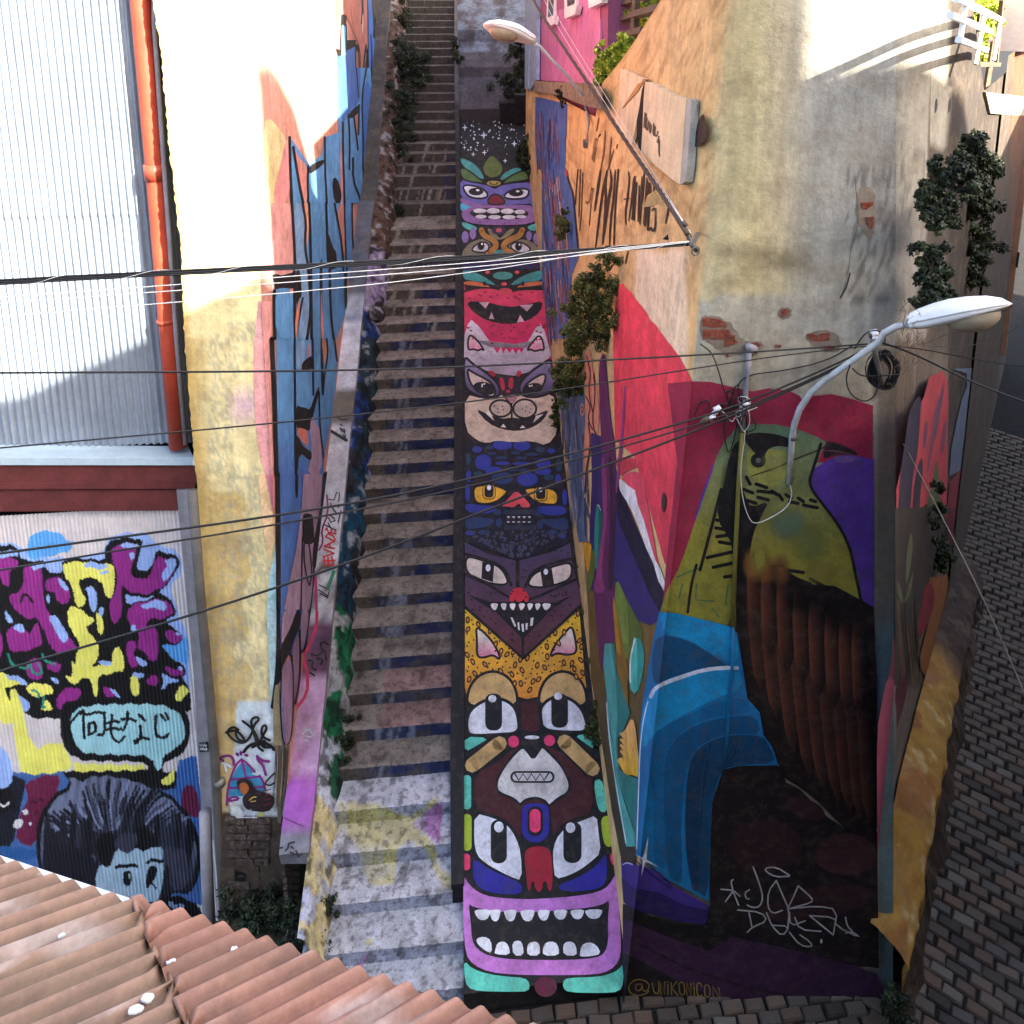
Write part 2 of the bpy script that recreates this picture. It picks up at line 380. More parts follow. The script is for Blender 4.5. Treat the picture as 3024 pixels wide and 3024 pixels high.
fish = [('y', Z8([(0,720),(120,712),(230,725),(330,770),(400,800),(520,710),(555,685),(575,700),(480,790),(420,835),(500,900),(545,960),(560,1030),(590,1090),(655,1140),(655,1175),(600,1185),(550,1120),(530,1040),(500,985),(440,950),(370,955),(335,985),(330,1080),(325,1160),(300,1185),(200,1190),(160,1140),(120,1000),(95,940),(30,880),(0,860)])),
        ('p', Z8([(425,835),(480,785),(585,712),(590,800),(582,900),(578,958),(540,925)])),
        ('p2', Z8([(95,1660),(140,1580),(165,1590),(130,1680)])), ('y2', Z8([(40,1520),(120,1530),(200,1480),(215,1490),(150,1540),(60,1545)]))]
def step_col(k, nz, pts, riser):
    n_ = len(pts); P = np.array(pts); d = P - CP; z = d @ FW
    px = CX + F*(d @ RT)/z; py = CY - F*(d @ UP)/z
    out = []
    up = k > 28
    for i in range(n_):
        x, y, zz = pts[i]; u = (x + 1.35) / 1.1; nn = fbm(x*7, y*7, zz*7 + k)
        if k <= 4:
            c = mixc(S(150,150,158), S(196,198,208), nn) if riser else mixc(S(165,164,164), S(206,206,212), nn)
            if riser: c = mixc(c, S(140,150,178), .6)
            if nn < .33: c = mixc(c, S(70,66,64), .55)
        elif riser:
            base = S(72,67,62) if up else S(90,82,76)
            blue = S(34,48,92)
            t = min(1, max(0, (u - .42 + .25*(hsh(k, 3) - .5)) / .12)) if not up else min(1, max(0, (u - .78 - .2*hsh(k, 9)) / .05))
            if k > 24: t *= .6
            if k < 22: t = max(t, .75 if u > .10 + .1*hsh(k, 5) else 0)
            if k > 33: t = .25*t
            t *= min(1, max(.25, (fbm(x*5 + k*3, zz*9, 2) - .25)*3.2)); c = mixc(base, blue, t*.95)
            sx_ = u + (zz - steps[k][1]) * -.25
            band = vnoise(sx_*26 + k*11, k*3.7, 0)
            cover = (.16 + .16*hsh(k, 2) < u < .36 + .30*hsh(k, 4)) if k < 22 else (u < .95 and 18 < k < 36)
            thr = .40 if k < 22 else .74
            if cover and band > thr: c = mixc(c, S(150,158,178) if k < 22 else S(176,172,160), (.65 if k < 22 else .7) * min(1, (band - thr) * 8) * (.55 + .45*nn))
        else:
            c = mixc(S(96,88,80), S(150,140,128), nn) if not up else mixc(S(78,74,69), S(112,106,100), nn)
            if 6 <= k <= 7 and .3 < u: c = mixc(c, S(150,95,95), .35)
            if nn < .3: c = mixc(c, S(45,42,38), .5)
        out.append(list(c))
    if k <= 5:
        for nm, P_ in fish:
            m_ = pip(P_, px, py)
            for i in np.where(m_)[0]:
                nn = fbm(pts[i][0]*9, pts[i][1]*9, 3.3)
                cc = {'y': S(196,184,128), 'y2': S(196,184,110), 'p': S(168,104,160), 'p2': S(170,110,150)}[nm]
                if nm == 'y' and riser: cc = S(184,178,104)
                out[i] = list(mixc(tuple(out[i]), cc, .85 if nn > .42 else .5))
    return out
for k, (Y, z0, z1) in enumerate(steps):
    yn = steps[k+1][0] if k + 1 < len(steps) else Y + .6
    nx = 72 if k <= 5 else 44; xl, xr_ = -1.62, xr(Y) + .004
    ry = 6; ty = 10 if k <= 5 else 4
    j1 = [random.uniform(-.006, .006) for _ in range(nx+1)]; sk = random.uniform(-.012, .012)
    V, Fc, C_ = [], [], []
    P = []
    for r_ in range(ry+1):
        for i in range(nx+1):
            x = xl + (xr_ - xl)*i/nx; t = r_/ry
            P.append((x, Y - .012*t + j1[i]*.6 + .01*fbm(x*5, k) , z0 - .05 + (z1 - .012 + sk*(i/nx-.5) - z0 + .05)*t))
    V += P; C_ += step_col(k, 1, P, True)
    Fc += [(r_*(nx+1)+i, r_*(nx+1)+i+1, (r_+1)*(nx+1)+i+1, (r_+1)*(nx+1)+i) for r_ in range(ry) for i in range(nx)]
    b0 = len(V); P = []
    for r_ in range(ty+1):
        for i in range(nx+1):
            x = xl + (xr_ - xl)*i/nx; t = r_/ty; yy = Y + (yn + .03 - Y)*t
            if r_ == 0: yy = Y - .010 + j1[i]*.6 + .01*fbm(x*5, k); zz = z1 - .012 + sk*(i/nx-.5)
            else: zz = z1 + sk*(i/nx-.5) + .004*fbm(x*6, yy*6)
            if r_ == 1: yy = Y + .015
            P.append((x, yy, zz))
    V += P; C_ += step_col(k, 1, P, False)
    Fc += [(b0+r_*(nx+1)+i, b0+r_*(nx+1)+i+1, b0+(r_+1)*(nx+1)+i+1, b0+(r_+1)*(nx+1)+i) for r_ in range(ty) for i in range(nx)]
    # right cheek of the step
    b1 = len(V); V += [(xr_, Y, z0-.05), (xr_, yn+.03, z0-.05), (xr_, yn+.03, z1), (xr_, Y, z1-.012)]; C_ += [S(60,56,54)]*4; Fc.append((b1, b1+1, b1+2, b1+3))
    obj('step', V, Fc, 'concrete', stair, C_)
# ================================================================== ramp with the totem
ramp = thing('totem_ramp', 'smooth concrete ramp painted with a tall totem of cartoon animal faces', 'ramp')
y0r, y1r = 5.80, 17.25
V, Fc, C_ = [], [], []
def rampx(Y, side): return (float(np.interp(Y, [5.8, 8, 12, 17.3], [-.135, -.10, -.06, -.05])) if side < 0 else float(np.interp(Y, [5.8, 6.5, 7.3, 8.1, 12, 17.3], [1.40, 1.44, 1.42, 1.36, 1.33, 1.40])))
nY = 60
for i in range(nY+1):
    Y = y0r + (y1r - y0r)*i/nY; a, b = rampx(Y, -1), rampx(Y, 1)
    for x in (a, b): V.append((x, Y, znose(Y))); V.append((x, Y, znose(Y) - .45)); C_ += [S(24,23,25)]*2
for i in range(nY):
    k = i*4; Fc += [(k, k+2, k+6, k+4), (k+1, k, k+4, k+5), (k+2, k+3, k+7, k+6)]
Fc.append((1, 3, 2, 0))
obj('slab', V, Fc, 'paint', ramp, C_)
V, Fc, C_ = [], [], []                                # black kerb between stairs and ramp
ky = list(np.linspace(6.44, 21, 120))
for Y in ky:
    zt_ = (znose(Y) + .035) if Y < 14.0 else max(znose(Y) + .035, stepz(Y) + .05); zt_ += .008*fbm(Y*5, 3); a = xr(max(Y, 6.5)) + .006 + .006*(fbm(Y*6, 1)-.5); b = rampx(Y, -1) + .004
    V += [(a, Y, zt_ - .5), (a, Y, zt_), (b, Y, zt_), (b, Y, zt_ - .5)]; C_ += [S(26,25,27) if Y < 17.3 else S(74,70,74)]*4
for i in range(len(ky)-1):
    k = i*4; Fc += [(k, k+1, k+5, k+4), (k+1, k+2, k+6, k+5), (k+2, k+3, k+7, k+6)]
Fc.append((0, 3, 2, 1)); obj('kerb', V, Fc, 'paint', ramp, C_)
# rough strip of bare ground and stone between ramp and right wall
def strip_fn(u, v):
    Y = 5.9 + 11*v; a = rampx(Y, 1) + .0; b = 1.619 - .0447*Y + .065*znose(Y) + .05
    x = a + (b - a)*u; return (x, Y, znose(Y) + .02 + .10*u*fbm(Y*3, u*2) + .02*fbm(Y*14, u*5, 3))
tag(grid('stone_edge', 5, 180, strip_fn, 'rough', None, True, lambda p: mixc(S(46,40,32), S(112,96,74), fbm(p[0]*9, p[1]*9))),
    'narrow strip of rough dirty stone between painted ramp and right wall', 'stone edging')
# upper bare slab beyond the totem
up = thing('upper_slab', 'worn grey blue concrete slab at the top beside the upper stairs', 'concrete slab')
def up_fn(u, v):
    Y = 17.25 + 5*v; x = -.05 + 1.7*u
    return (x, Y, znose(Y) + .10 + (.16 if Y > 18.3 else 0) + (.22 if Y > 19.3 else 0) + .02*fbm(x*4, Y*4))
grid('slab', 24, 60, up_fn, 'concrete', up, False, lambda p: mixc(mixc(S(58,56,60), S(88,84,92), fbm(p[0]*3, p[1]*3)), S(110,120,134), .8*min(1, max(0, (fbm(p[0]*4, p[1]*4, 9)-.34)*6)) if 18.9 < p[1] < 20.6 else 0))
mbt = MB()
mbt.box((-.05, 17.0, 6.45), (.80, 17.3, 6.80), S(60,57,60)).box((.80, 16.9, 6.5), (1.12, 17.3, 6.93), S(22,21,24)).box((1.12, 16.85, 6.5), (1.42, 17.3, 7.1), S(22,21,24))
mbt.build('end_block', 'concrete', up)
# ================================================================== left house
lh = thing('yellow_house', 'pale yellow rendered house with blue painted side beside the stairs', 'house')
def xl_front(y): return float(np.interp(y, [-700, 0, 155, 414, 725, 1000, 1310, 1466, 1673, 2000, 2400, 2750, 3300], [400, 450, 476, 497, 534, 545, 569, 585, 597, 616, 640, 660, 690]))
def yellow_col(px, py, p):
    n1 = fbm(px/60, py/60, 2); n2 = fbm(px/18, py/25, 5)
    c = mixc(S(232,216,160), S(222,206,152), n1)
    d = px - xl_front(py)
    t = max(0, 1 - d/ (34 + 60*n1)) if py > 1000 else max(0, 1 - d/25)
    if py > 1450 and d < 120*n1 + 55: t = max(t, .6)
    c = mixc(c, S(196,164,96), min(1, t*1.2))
    n4 = fbm(px/7, py/9, 9); n5 = fbm(px/90, py/120, 4)
    if n4 > .50 + .35*max(0, .62 - n5) and 950 < py < 2000 and px > 615 and n5 > .45: c = mixc(c, S(168,166,142), .6)
    c = mixc(c, S(206,192,150), .5*max(0, n4-.5))
    if n2 > .6 and py > 2000: c = mixc(c, S(190,176,140), .6)
    h = math.hypot((px - 722)/60, (py - 1200)/80)
    if h < 1: c = mixc(c, S(220,170,200), .75*(1 - h))
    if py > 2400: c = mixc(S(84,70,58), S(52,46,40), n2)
    if 2070 + 8*n2 < py < 2410 and px > 700 - (py-2070)*.05: c = mixc(S(200,214,222), S(226,234,238), n2)
    return c
nu, nv = 34, 330
V, C_ = [], []
for j in range(nv+1):
    y = -700 + 3850*j/nv; jag = 8*(fbm(y/14, 1.7) - .5) + 5*(hsh(j, 2) - .5)
    for i in range(nu+1):
        u = i/nu; a = xl_front(y) + jag; b = splitL(y); x = a + (b - a)*u
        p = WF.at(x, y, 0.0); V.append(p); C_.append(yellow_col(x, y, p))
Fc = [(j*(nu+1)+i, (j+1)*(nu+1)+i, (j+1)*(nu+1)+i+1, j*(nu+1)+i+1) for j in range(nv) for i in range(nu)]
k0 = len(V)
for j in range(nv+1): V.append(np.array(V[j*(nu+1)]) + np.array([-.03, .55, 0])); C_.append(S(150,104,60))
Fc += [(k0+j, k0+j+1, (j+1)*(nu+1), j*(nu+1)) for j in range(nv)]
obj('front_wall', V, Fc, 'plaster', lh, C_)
def side_fn(u, v):
    Yt = 22.0; zb = znose(6) ; 
    Z0 = lambda Y: (stepz(Y) if Y > 6.2 else .2) - .3
    Zt = 11.2
    # near edge follows the corner
    z = Zt; 
    for _ in range(3): Yc = cornerXY(WF, WB, z)[1]; Y = Yc + (Yt - Yc)*u**1.4; z = Z0(Y) + (Zt - Z0(Y))*v
    return (-1.87, Y, z)
def side_col(p):
    px, py = prj(p); n1 = fbm(p[1]*1.2, p[2]*1.2)
    c = mixc(S(222,160,146), S(206,140,120), n1)
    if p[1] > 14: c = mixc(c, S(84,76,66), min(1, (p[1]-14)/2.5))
    return c
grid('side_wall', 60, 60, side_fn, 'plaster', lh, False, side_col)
mb = MB(); mb.box((-7.0, 9.0, -0.2), (-1.9, 13.5, 11.15), S(200,180,150)).box((-7.0, 13.5, -0.2), (-1.9, 24, 16), S(150,130,110)).box((-2.6, 7.95, 9.6), (-1.9, 9.0, 11.1), S(200,180,150)); mb.build('core', 'plaster', lh)  # tall rear box is added out of view to darken the upper stairs
mb = MB(); mb.box((-7.2, 7.4, 11.2), (-1.75, 13.4, 11.35)); mb.build('roof', 'tin', lh)
eh = thing('stair_head_shade_house', 'unseen house added at the head of the stairs to darken them', 'house'); MB().box((-5, 24, 0), (6, 28, 16)).build('wall', 'house', eh); MB().box((-5.1, 23.9, 16.004), (6.1, 28.1, 16.2)).build('roof', 'tin', eh)  # house out of view, added so the upper stairs get less sky light
# ledge along the foot of the side wall
lg = thing('stair_ledge', 'sloping graffiti covered ledge along the left side of the stairs', 'ledge')
LEDGE = Plane((0, 7.35, 1.475), (0, -SLOPE, 1))
def ledge_z(Y): return znose(Y) + .40 if Y < 13.8 else stepz(Y) + .42
def ledge_col(p, top):
    n1 = fbm(p[1]*3.1, p[0]*9, 1); n2 = fbm(p[1]*9, p[0]*9, 6); Y = p[1]
    def band(a, b): return a <= Y < b
    if Y < 6.72: c = mixc(S(150,150,160), S(96,96,104), n2)
    elif band(6.72, 7.1): c = S(164,92,172)
    elif band(7.1, 7.9): c = mixc(S(150,92,150), S(196,170,196), n2*1.2)
    elif band(7.9, 8.3): c = mixc(S(120,80,110), S(70,62,72), n2)
    elif band(8.3, 8.9): c = mixc(S(186,186,192), S(60,58,62), min(1, max(0, (n2-.4)*4)))
    elif band(8.9, 10.6): c = mixc(S(198,198,204), S(150,150,156), n2)
    elif band(10.6, 11.0): c = mixc(S(120,112,104), S(96,90,84), n2)
    elif band(11.0, 12.1): c = mixc(S(206,208,216), S(176,178,190), n2)
    elif band(12.1, 12.6): c = mixc(S(90,96,120), S(190,200,210), n2)
    else: c = mixc(S(70,72,80), S(104,110,122), n2)
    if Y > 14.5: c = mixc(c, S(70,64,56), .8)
    return c if top else mixc(c, S(150,146,140), .4)
V, Fc, C_ = [], [], []
nY = 150
for i in range(nY+1):
    Y = 6.56 + (21 - 6.56)*(i/nY); zz = ledge_z(Y); w1 = -1.60 + .02*(fbm(Y*2, 4) - .5)
    P = [(-1.88, Y, zz), (-1.78, Y, zz+.004), (-1.69, Y, zz), (w1, Y, zz - .004), (w1, Y, zz - .004), (w1 + .004, Y, zz - .13), (w1 - .03, Y, zz - .6)]
    if i == 0: P = [(x, y, z - .02) for x, y, z in P]
    V += P; C_ += [ledge_col(p, q < 4) for q, p in enumerate(P)]
for i in range(nY):
    for q in (0, 1, 2, 4, 5): Fc.append((i*7+q, i*7+q+1, (i+1)*7+q+1, (i+1)*7+q))
k0 = len(V); V += [V[0], V[3], (-1.63, 6.58, V[0][2]-.16), (-1.87, 6.58, V[0][2]-.13)]; C_ += [S(120,120,128)]*4; Fc.append((k0+3, k0+2, k0+1, k0))
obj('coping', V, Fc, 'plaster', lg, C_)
# rough plinth between ledge and steps
pl = thing('rough_plinth', 'crumbling painted adobe footing between the ledge and the steps', 'footing')
def pl_fn(u, v):
    Y = 6.0 + 15*v; zl = ledge_z(max(Y, 6.5)) - .10 if Y > 6.5 else .75 + (Y-6)*.3; zs = stepz(Y) - .30
    xs = float(np.interp(Y, [6, 7.2, 9, 12, 15, 17, 21], [-1.36, -1.36, -1.30, -1.30, -1.24, -1.26, -1.2]))
    x = -1.62 + (xs + 1.62)*(u**.8); z = zl + (zs - zl)*(u**1.5)
    n1 = fbm(Y*2.2, u*2.4, 4, 4) - .5; n2 = fbm(Y*9, u*8, 2) - .5
    k = 1.0 if Y > 7.4 else .4
    x += (.16*n1 + .035*n2)*k*math.sin(math.pi*min(1, u*1.1+.05)); z += (.10*n1 + .03*n2)*k
    if Y > 12.5: x += .06*math.sin(u*3.1)*(1 + n2)
    return (x, Y, z)
def pl_col(p):
    Y = p[1]; n1 = fbm(Y*2.3, p[2]*3, p[0]*3); n2 = fbm(Y*8, p[2]*8, p[0]*8, 4)
    if Y < 7.0: c = mixc(S(206,194,148), S(180,186,206), 1 if n1 > .55 else 0)
    elif Y < 7.5: c = mixc(S(186,192,206), S(40,92,66), 1 if n1 > .5 else 0)
    elif Y < 8.6: c = mixc(S(30,96,64), S(150,152,150), 1 if n1 > .54 else 0)
    elif Y < 10.3: c = mixc(S(28,62,84), S(44,46,52), 1 if n1 > .5 else 0)
    elif Y < 12.4: c = mixc(S(34,58,116), S(36,52,62), 1 if n1 > .56 else 0)
    elif Y < 13.6: c = mixc(S(132,116,146), S(58,52,54), 1 if n1 > .5 else 0)
    else: c = mixc(S(104,80,68), S(58,50,44), n1)
    if n2 < .40: c = mixc(c, S(24,24,22), .75)
    if n2 > .64: c = mixc(c, S(170,172,176), .5)
    return c
grid('footing_face', 14, 620, pl_fn, 'rough', pl, False, pl_col)
# ================================================================== corrugated house
ch = thing('corrugated_house', 'corrugated metal clad house with graffiti wall at far left', 'house')
PITCH = 0.038
def corr(name, Yp, x0, x1, yt, yb, rows, m, parent, colfn=None, per=8, amp=.017, PITCH=.070):
    # vertical ribs; rows follow picture heights at the plane
    A = atY(300, yt, Yp)[2]; B = atY(300, yb, Yp)[2]
    nc = int((x1 - x0)/PITCH*per); X = x0 + np.arange(nc+1)*(x1-x0)/nc; Zz = np.linspace(A, B, rows+1)
    YY = Yp - amp*np.cos(X/PITCH*2*math.pi)
    V = np.zeros((rows+1, nc+1, 3)); V[:, :, 0] = X[None]; V[:, :, 1] = YY[None]; V[:, :, 2] = Zz[:, None]
    idx = np.arange((rows+1)*(nc+1)).reshape(rows+1, nc+1)
    Fc = np.stack([idx[:-1, :-1], idx[1:, :-1], idx[1:, 1:], idx[:-1, 1:]], -1).reshape(-1, 4)
    me = bpy.data.meshes.new(name); V2_ = V.reshape(-1, 3)
    me.vertices.add(len(V2_)); me.vertices.foreach_set('co', V2_.ravel()); me.loops.add(Fc.size); me.loops.foreach_set('vertex_index', Fc.ravel())
    me.polygons.add(len(Fc)); me.polygons.foreach_set('loop_start', np.arange(0, Fc.size, 4)); me.polygons.foreach_set('use_smooth', np.ones(len(Fc), bool))
    me.materials.append(M[m])
    if colfn is not None:
        d = V2_ - CP; z = d @ FW; px = CX + F*(d @ RT)/z; py = CY - F*(d @ UP)/z
        a = me.color_attributes.new('Col', 'FLOAT_COLOR', 'POINT'); a.data.foreach_set('color', colfn(px, py).astype(np.float32).ravel())
    me.update(calc_edges=True); me.validate(); o = bpy.data.objects.new(name, me); col.objects.link(o); o.parent = parent; return o
corr('upper_cladding', 7.85, -6.4, -2.05, 628, 1318, 2, 'zinc', ch)
corr('upper_cladding', 7.842, -6.4, -2.05, -900, 636, 2, 'zinc', ch)
def px_slab(name, quad, Yp, depth, m, parent):         # quad in picture coords on the plane Y=Yp, given thickness
    mb = MB(); mb.prism([atY(x, y, Yp) for x, y in quad], (0, depth, 0)); return mb.build(name, m, parent)
mb = MB()
top = [atY(x, y, 7.86) for x, y in ((-500, 1306), (556, 1318))]; fr = [atY(x, y, 7.575) for x, y in ((572, 1352), (-500, 1350))]
mb.prism([top[0], top[1], fr[0], fr[1]], (0, 0, -.012)); mb.build('sill_sheet', 'ledge', ch)
px_slab('sill_lip', [(-500, 1351), (572, 1353), (566, 1374), (-500, 1373)], 7.568, .02, 'ledge', ch)
px_slab('sill_end', [(573, 1328), (585, 1335), (577, 1374), (568, 1374)], 7.55, .05, 'white', ch)
px_slab('fascia_board', [(-500, 1374), (582, 1372), (580, 1425), (-500, 1429)], 7.60, .05, 'redwood', ch)
px_slab('fascia_board', [(-500, 1430), (578, 1427), (574, 1443), (-500, 1448)], 7.585, .05, 'redwood', ch)
px_slab('fascia_board', [(-500, 1449), (522, 1446), (524, 1508), (-500, 1513)], 7.62, .06, 'redwood', ch)
mb = MB(); mb.box((-7, 8.0, -.2), (-2.2, 9.2, 11.0)); mb.build('core', 'black', ch)
mb = MB(); mb.box((-7, 7.0, 11.2), (-2.55, 9.2, 11.3)); mb.build('roof', 'tin', ch)
px_slab('corner_board', [(521, 1446), (562, 1444), (618, 2000), (645, 2480), (600, 2480), (572, 2000)], 7.60, .06, 'greypipe', ch)
# ================================================================== right house
rh = thing('mural_house', 'tall narrow plaster house with a big bird mural on its end wall', 'house')
def bird_w(Z): return (3.2 + (7.82 - Z)*.0816)
def topA(Y): return float(np.interp(Y, [5.6, 7.0, 7.56, 8.69, 9.78, 9.80, 16.4], [10.4, 9.5, 9.05, 8.48, 8.04, 7.62, 7.42]))
def baseA(Y): return znose(Y) - .15
def wallcol(px, py, P, part):
    n1 = fbm(P[0]*1.5, P[1]*1.5, P[2]*1.5); n2 = fbm(px/28, py/40, 3); n3 = fbm(px/9, py/22, 8)
    beige = mixc(S(228,198,142), S(214,176,118), n1); grey = mixc(S(172,170,158), S(150,148,140), n1)
    if part == 'A':
        c = beige
        # bare and stained patches
        if py < 700 and n3 > .62: c = mixc(c, S(170,130,84), .5)
        if 1880 < px < 2030 and 740 < py < 1150: c = mixc(c, S(246,228,196), .8)
        return c
    t = min(1, max(0, (px - 2180 - 60*n1) / 190)) if py < 1000 else .25
    c = mixc(mixc(S(224,204,150), S(206,184,132), n1), grey, t)
    if py > 640: c = mixc(c, S(206,190,146), .5*max(0, min(1, (py-640)/150)) * (1 if px < 2330 else .3))
    # dark damp bands
    for (cx, cy, rx, ry, rot, a) in ((2250, 755, 175, 34, 6, .62), (2170, 830, 90, 30, -12, .5), (2380, 800, 120, 26, 14, .35)):
        dx, dy = px - cx, py - cy; ca, sa = math.cos(R(rot)), math.sin(R(rot)); u, v = (dx*ca+dy*sa)/rx, (-dx*sa+dy*ca)/ry
        h = u*u + v*v
        if h < 1: c = mixc(c, S(118,106,78), a*(1-h)**.6*(.5+n2))
    if py > 880: c = mixc(c, mixc(S(196,190,170), S(150,148,140), n2), .8)
    if px > 2575 and 350 < py: c = mixc(c, mixc(S(158,154,146), S(134,130,122), n2), .8)
    if px > 2500 and 500 < py < 900 and n3 > .56: c = mixc(c, S(104,100,96), .7)
    if px > 2583 and py > 1020: c = mixc(S(126,116,102), S(112,102,90), n2); 
    if px > 2583 and py > 1750: c = mixc(c, S(98,122,128), min(1, (py-1750)/160))
    return c
cols_, rowsN = [], 150
tA = [0.0 + 10.6*(i/44)**1.25 for i in range(44, 0, -1)]
V, C_, Fc = [], [], []
ncol = len(tA) + 9 + 40
def fillet(Z): t = min(1, max(0, (Z - 6.1)/1.6)); return .012 + .50*t*t*(3-2*t)
for j in range(rowsN+1):
    v = j/rowsN
    for i in range(ncol):
        def place(Z):
            kx, ky = cornerXY(WA, WD, Z); K = np.array([kx, ky]); dA = np.array([-.0447, 1.0]); dB = np.array([1, -.1]); r_ = fillet(Z)
            if i < len(tA): return K + dA*(tA[i] + r_), 'A'
            q = i - len(tA)
            if q < 9:
                t = q/8; a, b = K + dA*r_, K + dB*r_; return a*(1-t)**2 + K*2*t*(1-t) + b*t*t, ('A' if t < .35 else 'D')
            t = (q - 8)/40; X0 = (K + dB*r_)[0]; X = X0 + (bird_w(Z) - X0)*t; return np.array([X, 5.8 - .1*(X - 1.36)]), 'D'
        Z = 4.0
        for _ in range(3):
            xy, part = place(Z)
            zb, zt_ = (baseA(xy[1]), topA(xy[1])) if part == 'A' else (-.4, 10.4)
            if i == len(tA): zb = -.4
            Z = zb + (zt_ - zb)*v
        xy, part = place(Z); P = np.array([xy[0], xy[1], Z]); V.append(P); px, py = prj(P); C_.append(wallcol(px, py, P, part))
Fc = [(j*ncol+i, j*ncol+i+1, (j+1)*ncol+i+1, (j+1)*ncol+i) for j in range(rowsN) for i in range(ncol-1)]
obj('end_and_ramp_wall', V, Fc, 'plaster', rh, C_, True)
# street side wall
def topC(t): return None
cT = [WC.at(2791, 0), WC.at(2907, 268)]
def wc_fn(u, v):
    t = 6.0*u**1.6; 
    x1, y1 = 3.55 + .63*t, 5.58 + .77*t
    d0 = math.hypot(cT[0][0]-3.55, cT[0][1]-5.58); d1 = math.hypot(cT[1][0]-3.55, cT[1][1]-5.58)
    zt_ = 10.4 if t < d0*.6 else cT[0][2] + (cT[1][2]-cT[0][2])*(t-d0)/(d1-d0)
    zt_ = min(10.4, zt_); 
    if t > d1: zt_ = cT[1][2]
    z = -.5 + (zt_ + .5)*v
    k = max(0, 1 - t/.8); X0 = bird_w(z); Y0 = 5.8 - .1*(X0-1.36)
    return (x1*(1-k) + X0*k if t < .8 else x1, y1*(1-k) + Y0*k if t < .8 else y1, z)
def wc_col(p):
    px, py = prj(p); n1 = fbm(p[0]*2, p[1]*2, p[2]*2); n2 = fbm(px/14, py/30, 4)
    c = mixc(S(172,164,146), S(150,144,132), n1)
    if px > 2660 and py > 430 and n2 > .45 and py < 640: c = mixc(c, S(110,108,104), .6)
    if px < 2740 and py > 640: c = mixc(S(168,162,150), S(146,140,132), n1)
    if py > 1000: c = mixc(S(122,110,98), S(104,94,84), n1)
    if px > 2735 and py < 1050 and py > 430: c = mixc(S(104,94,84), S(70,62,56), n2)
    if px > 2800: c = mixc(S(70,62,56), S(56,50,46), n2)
    return c
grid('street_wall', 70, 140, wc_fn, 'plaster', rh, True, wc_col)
mb = MB(); mb.prism([(2.3, 6.2, 9.15), (4.6, 6.8, 9.15), (6.5, 13, 9.15), (2.2, 13, 9.15)], (0, 0, 1.65)); mb.build('upper_storey', 'house', rh)  # storey added above the view, shaped to keep sun off stairs and left wall
mb = MB(); mb.prism([(1.9, 6.3, 7.3), (3.3, 6.1, 7.3), (5.0, 8.3, 7.3), (6.0, 12, 7.3), (1.9, 12, 7.3)], (0, 0, .2)); mb.build('terrace_floor', 'house', rh)
# next house up the street
nh = thing('brown_house', 'brown plastered house on rough stone footing up the right hand street', 'house')
def nh_fn(u, v):
    t = 4.6 + 9*u; z = -.2 + 10.5*v if t > 6 else -.2 + 8.6*v; return (3.55 + .63*t + .02, 5.58 + .77*t - .02, z)
def nh_col(p):
    px, py = prj(p); n1 = fbm(p[0]*2, p[1]*2, p[2]*2)
    return mixc(S(112,78,58), S(92,62,48), n1) if px > 2985 else mixc(S(86,76,68), S(64,56,50), n1)
grid('wall', 40, 40, nh_fn, 'plaster', nh, True, nh_col)
a = WC.at(2966, 1000, .07); b_ = np.array([a[0], a[1], 10.2]); mb = MB(); mb.beam((a[0], a[1], 2.2), b_, .10, .05, (.63, .77, 0)); mb.build('corner_board', mat('tan board', S(170,128,102), .7, .2, 6, .15, 40), nh)
MB().prism([WC.at(2912, 272, .03), WC.at(3080, 292, .03), WC.at(3080, 345, .03), WC.at(2926, 335, .03)], (-.77*.25, .63*.25, 0)).build('coping', 'house', nh)
mb = MB(); mb.prism([(7.2, 9.8, 8.4), (12, 15, 8.4), (10, 17, 8.4), (5.5, 11.5, 8.4)], (0, 0, 3.2)); mb.build('upper_storey', mat('white pink render', S(226,214,216), .85, .12, 2, .2, 30), nh)
# ================================================================== pink house above the ramp
ph = thing('pink_house', 'pink boarded house with white window trim above the blue retaining wall', 'house')
WP = Plane(WA.p + WA.n * -.02, WA.n)
mb = MB()
xs = np.linspace(1582, 1772, 12)
for i in range(11):
    x0_, x1_ = xs[i] + .35, xs[i+1] - .35
    n1 = hsh(i, 4); c = mixc(S(206,126,168), S(178,104,160), 1 - i/11) ; c = mixc(c, S(200,120,150), n1*.3)
    lo = 236 + (i % 2)*.5; P = [WP.at(x0_, lo + i*1.2), WP.at(x1_, lo + (i+1)*1.2), WP.at(x1_, -300), WP.at(x0_, -300)]
    bd = MB().prism(P, -WP.n*.03, c); bd.build('wall_board', 'pinkwall', ph)
mb = MB(); B0 = WP.at(1578, 250, -.05); B1 = WP.at(1785, 262, -.05)
mb.prism([(B0[0]+.03, B0[1], 7.3), (B1[0]+.03, B1[1], 7.3), (6, B1[1]+1.5, 7.3), (6, B0[1]+1, 7.3)], (0, 0, 6.5)); mb.build('core', mat('pink backing', S(150,86,120), .9, .2, 4, .2, 40), ph)
WPt = lambda x, y, o=.05: WP.at(x, y, o)
for (P_) in ([(1554, 0), (1566, 0), (1560, 262), (1549, 262)], [(1568, 0), (1591, 0), (1584, 236), (1563, 268)]):
    P_ = [(x, y if y else -300) for x, y in P_]; MB().prism([WPt(x, y, .08) for x, y in P_], WP.n*-.06).build('corner_board', mat('pale blue board', S(150,172,198), .6, .3, 8, .2, 40, streak=.3), ph)
K1 = Crop(1450, 0, 500)
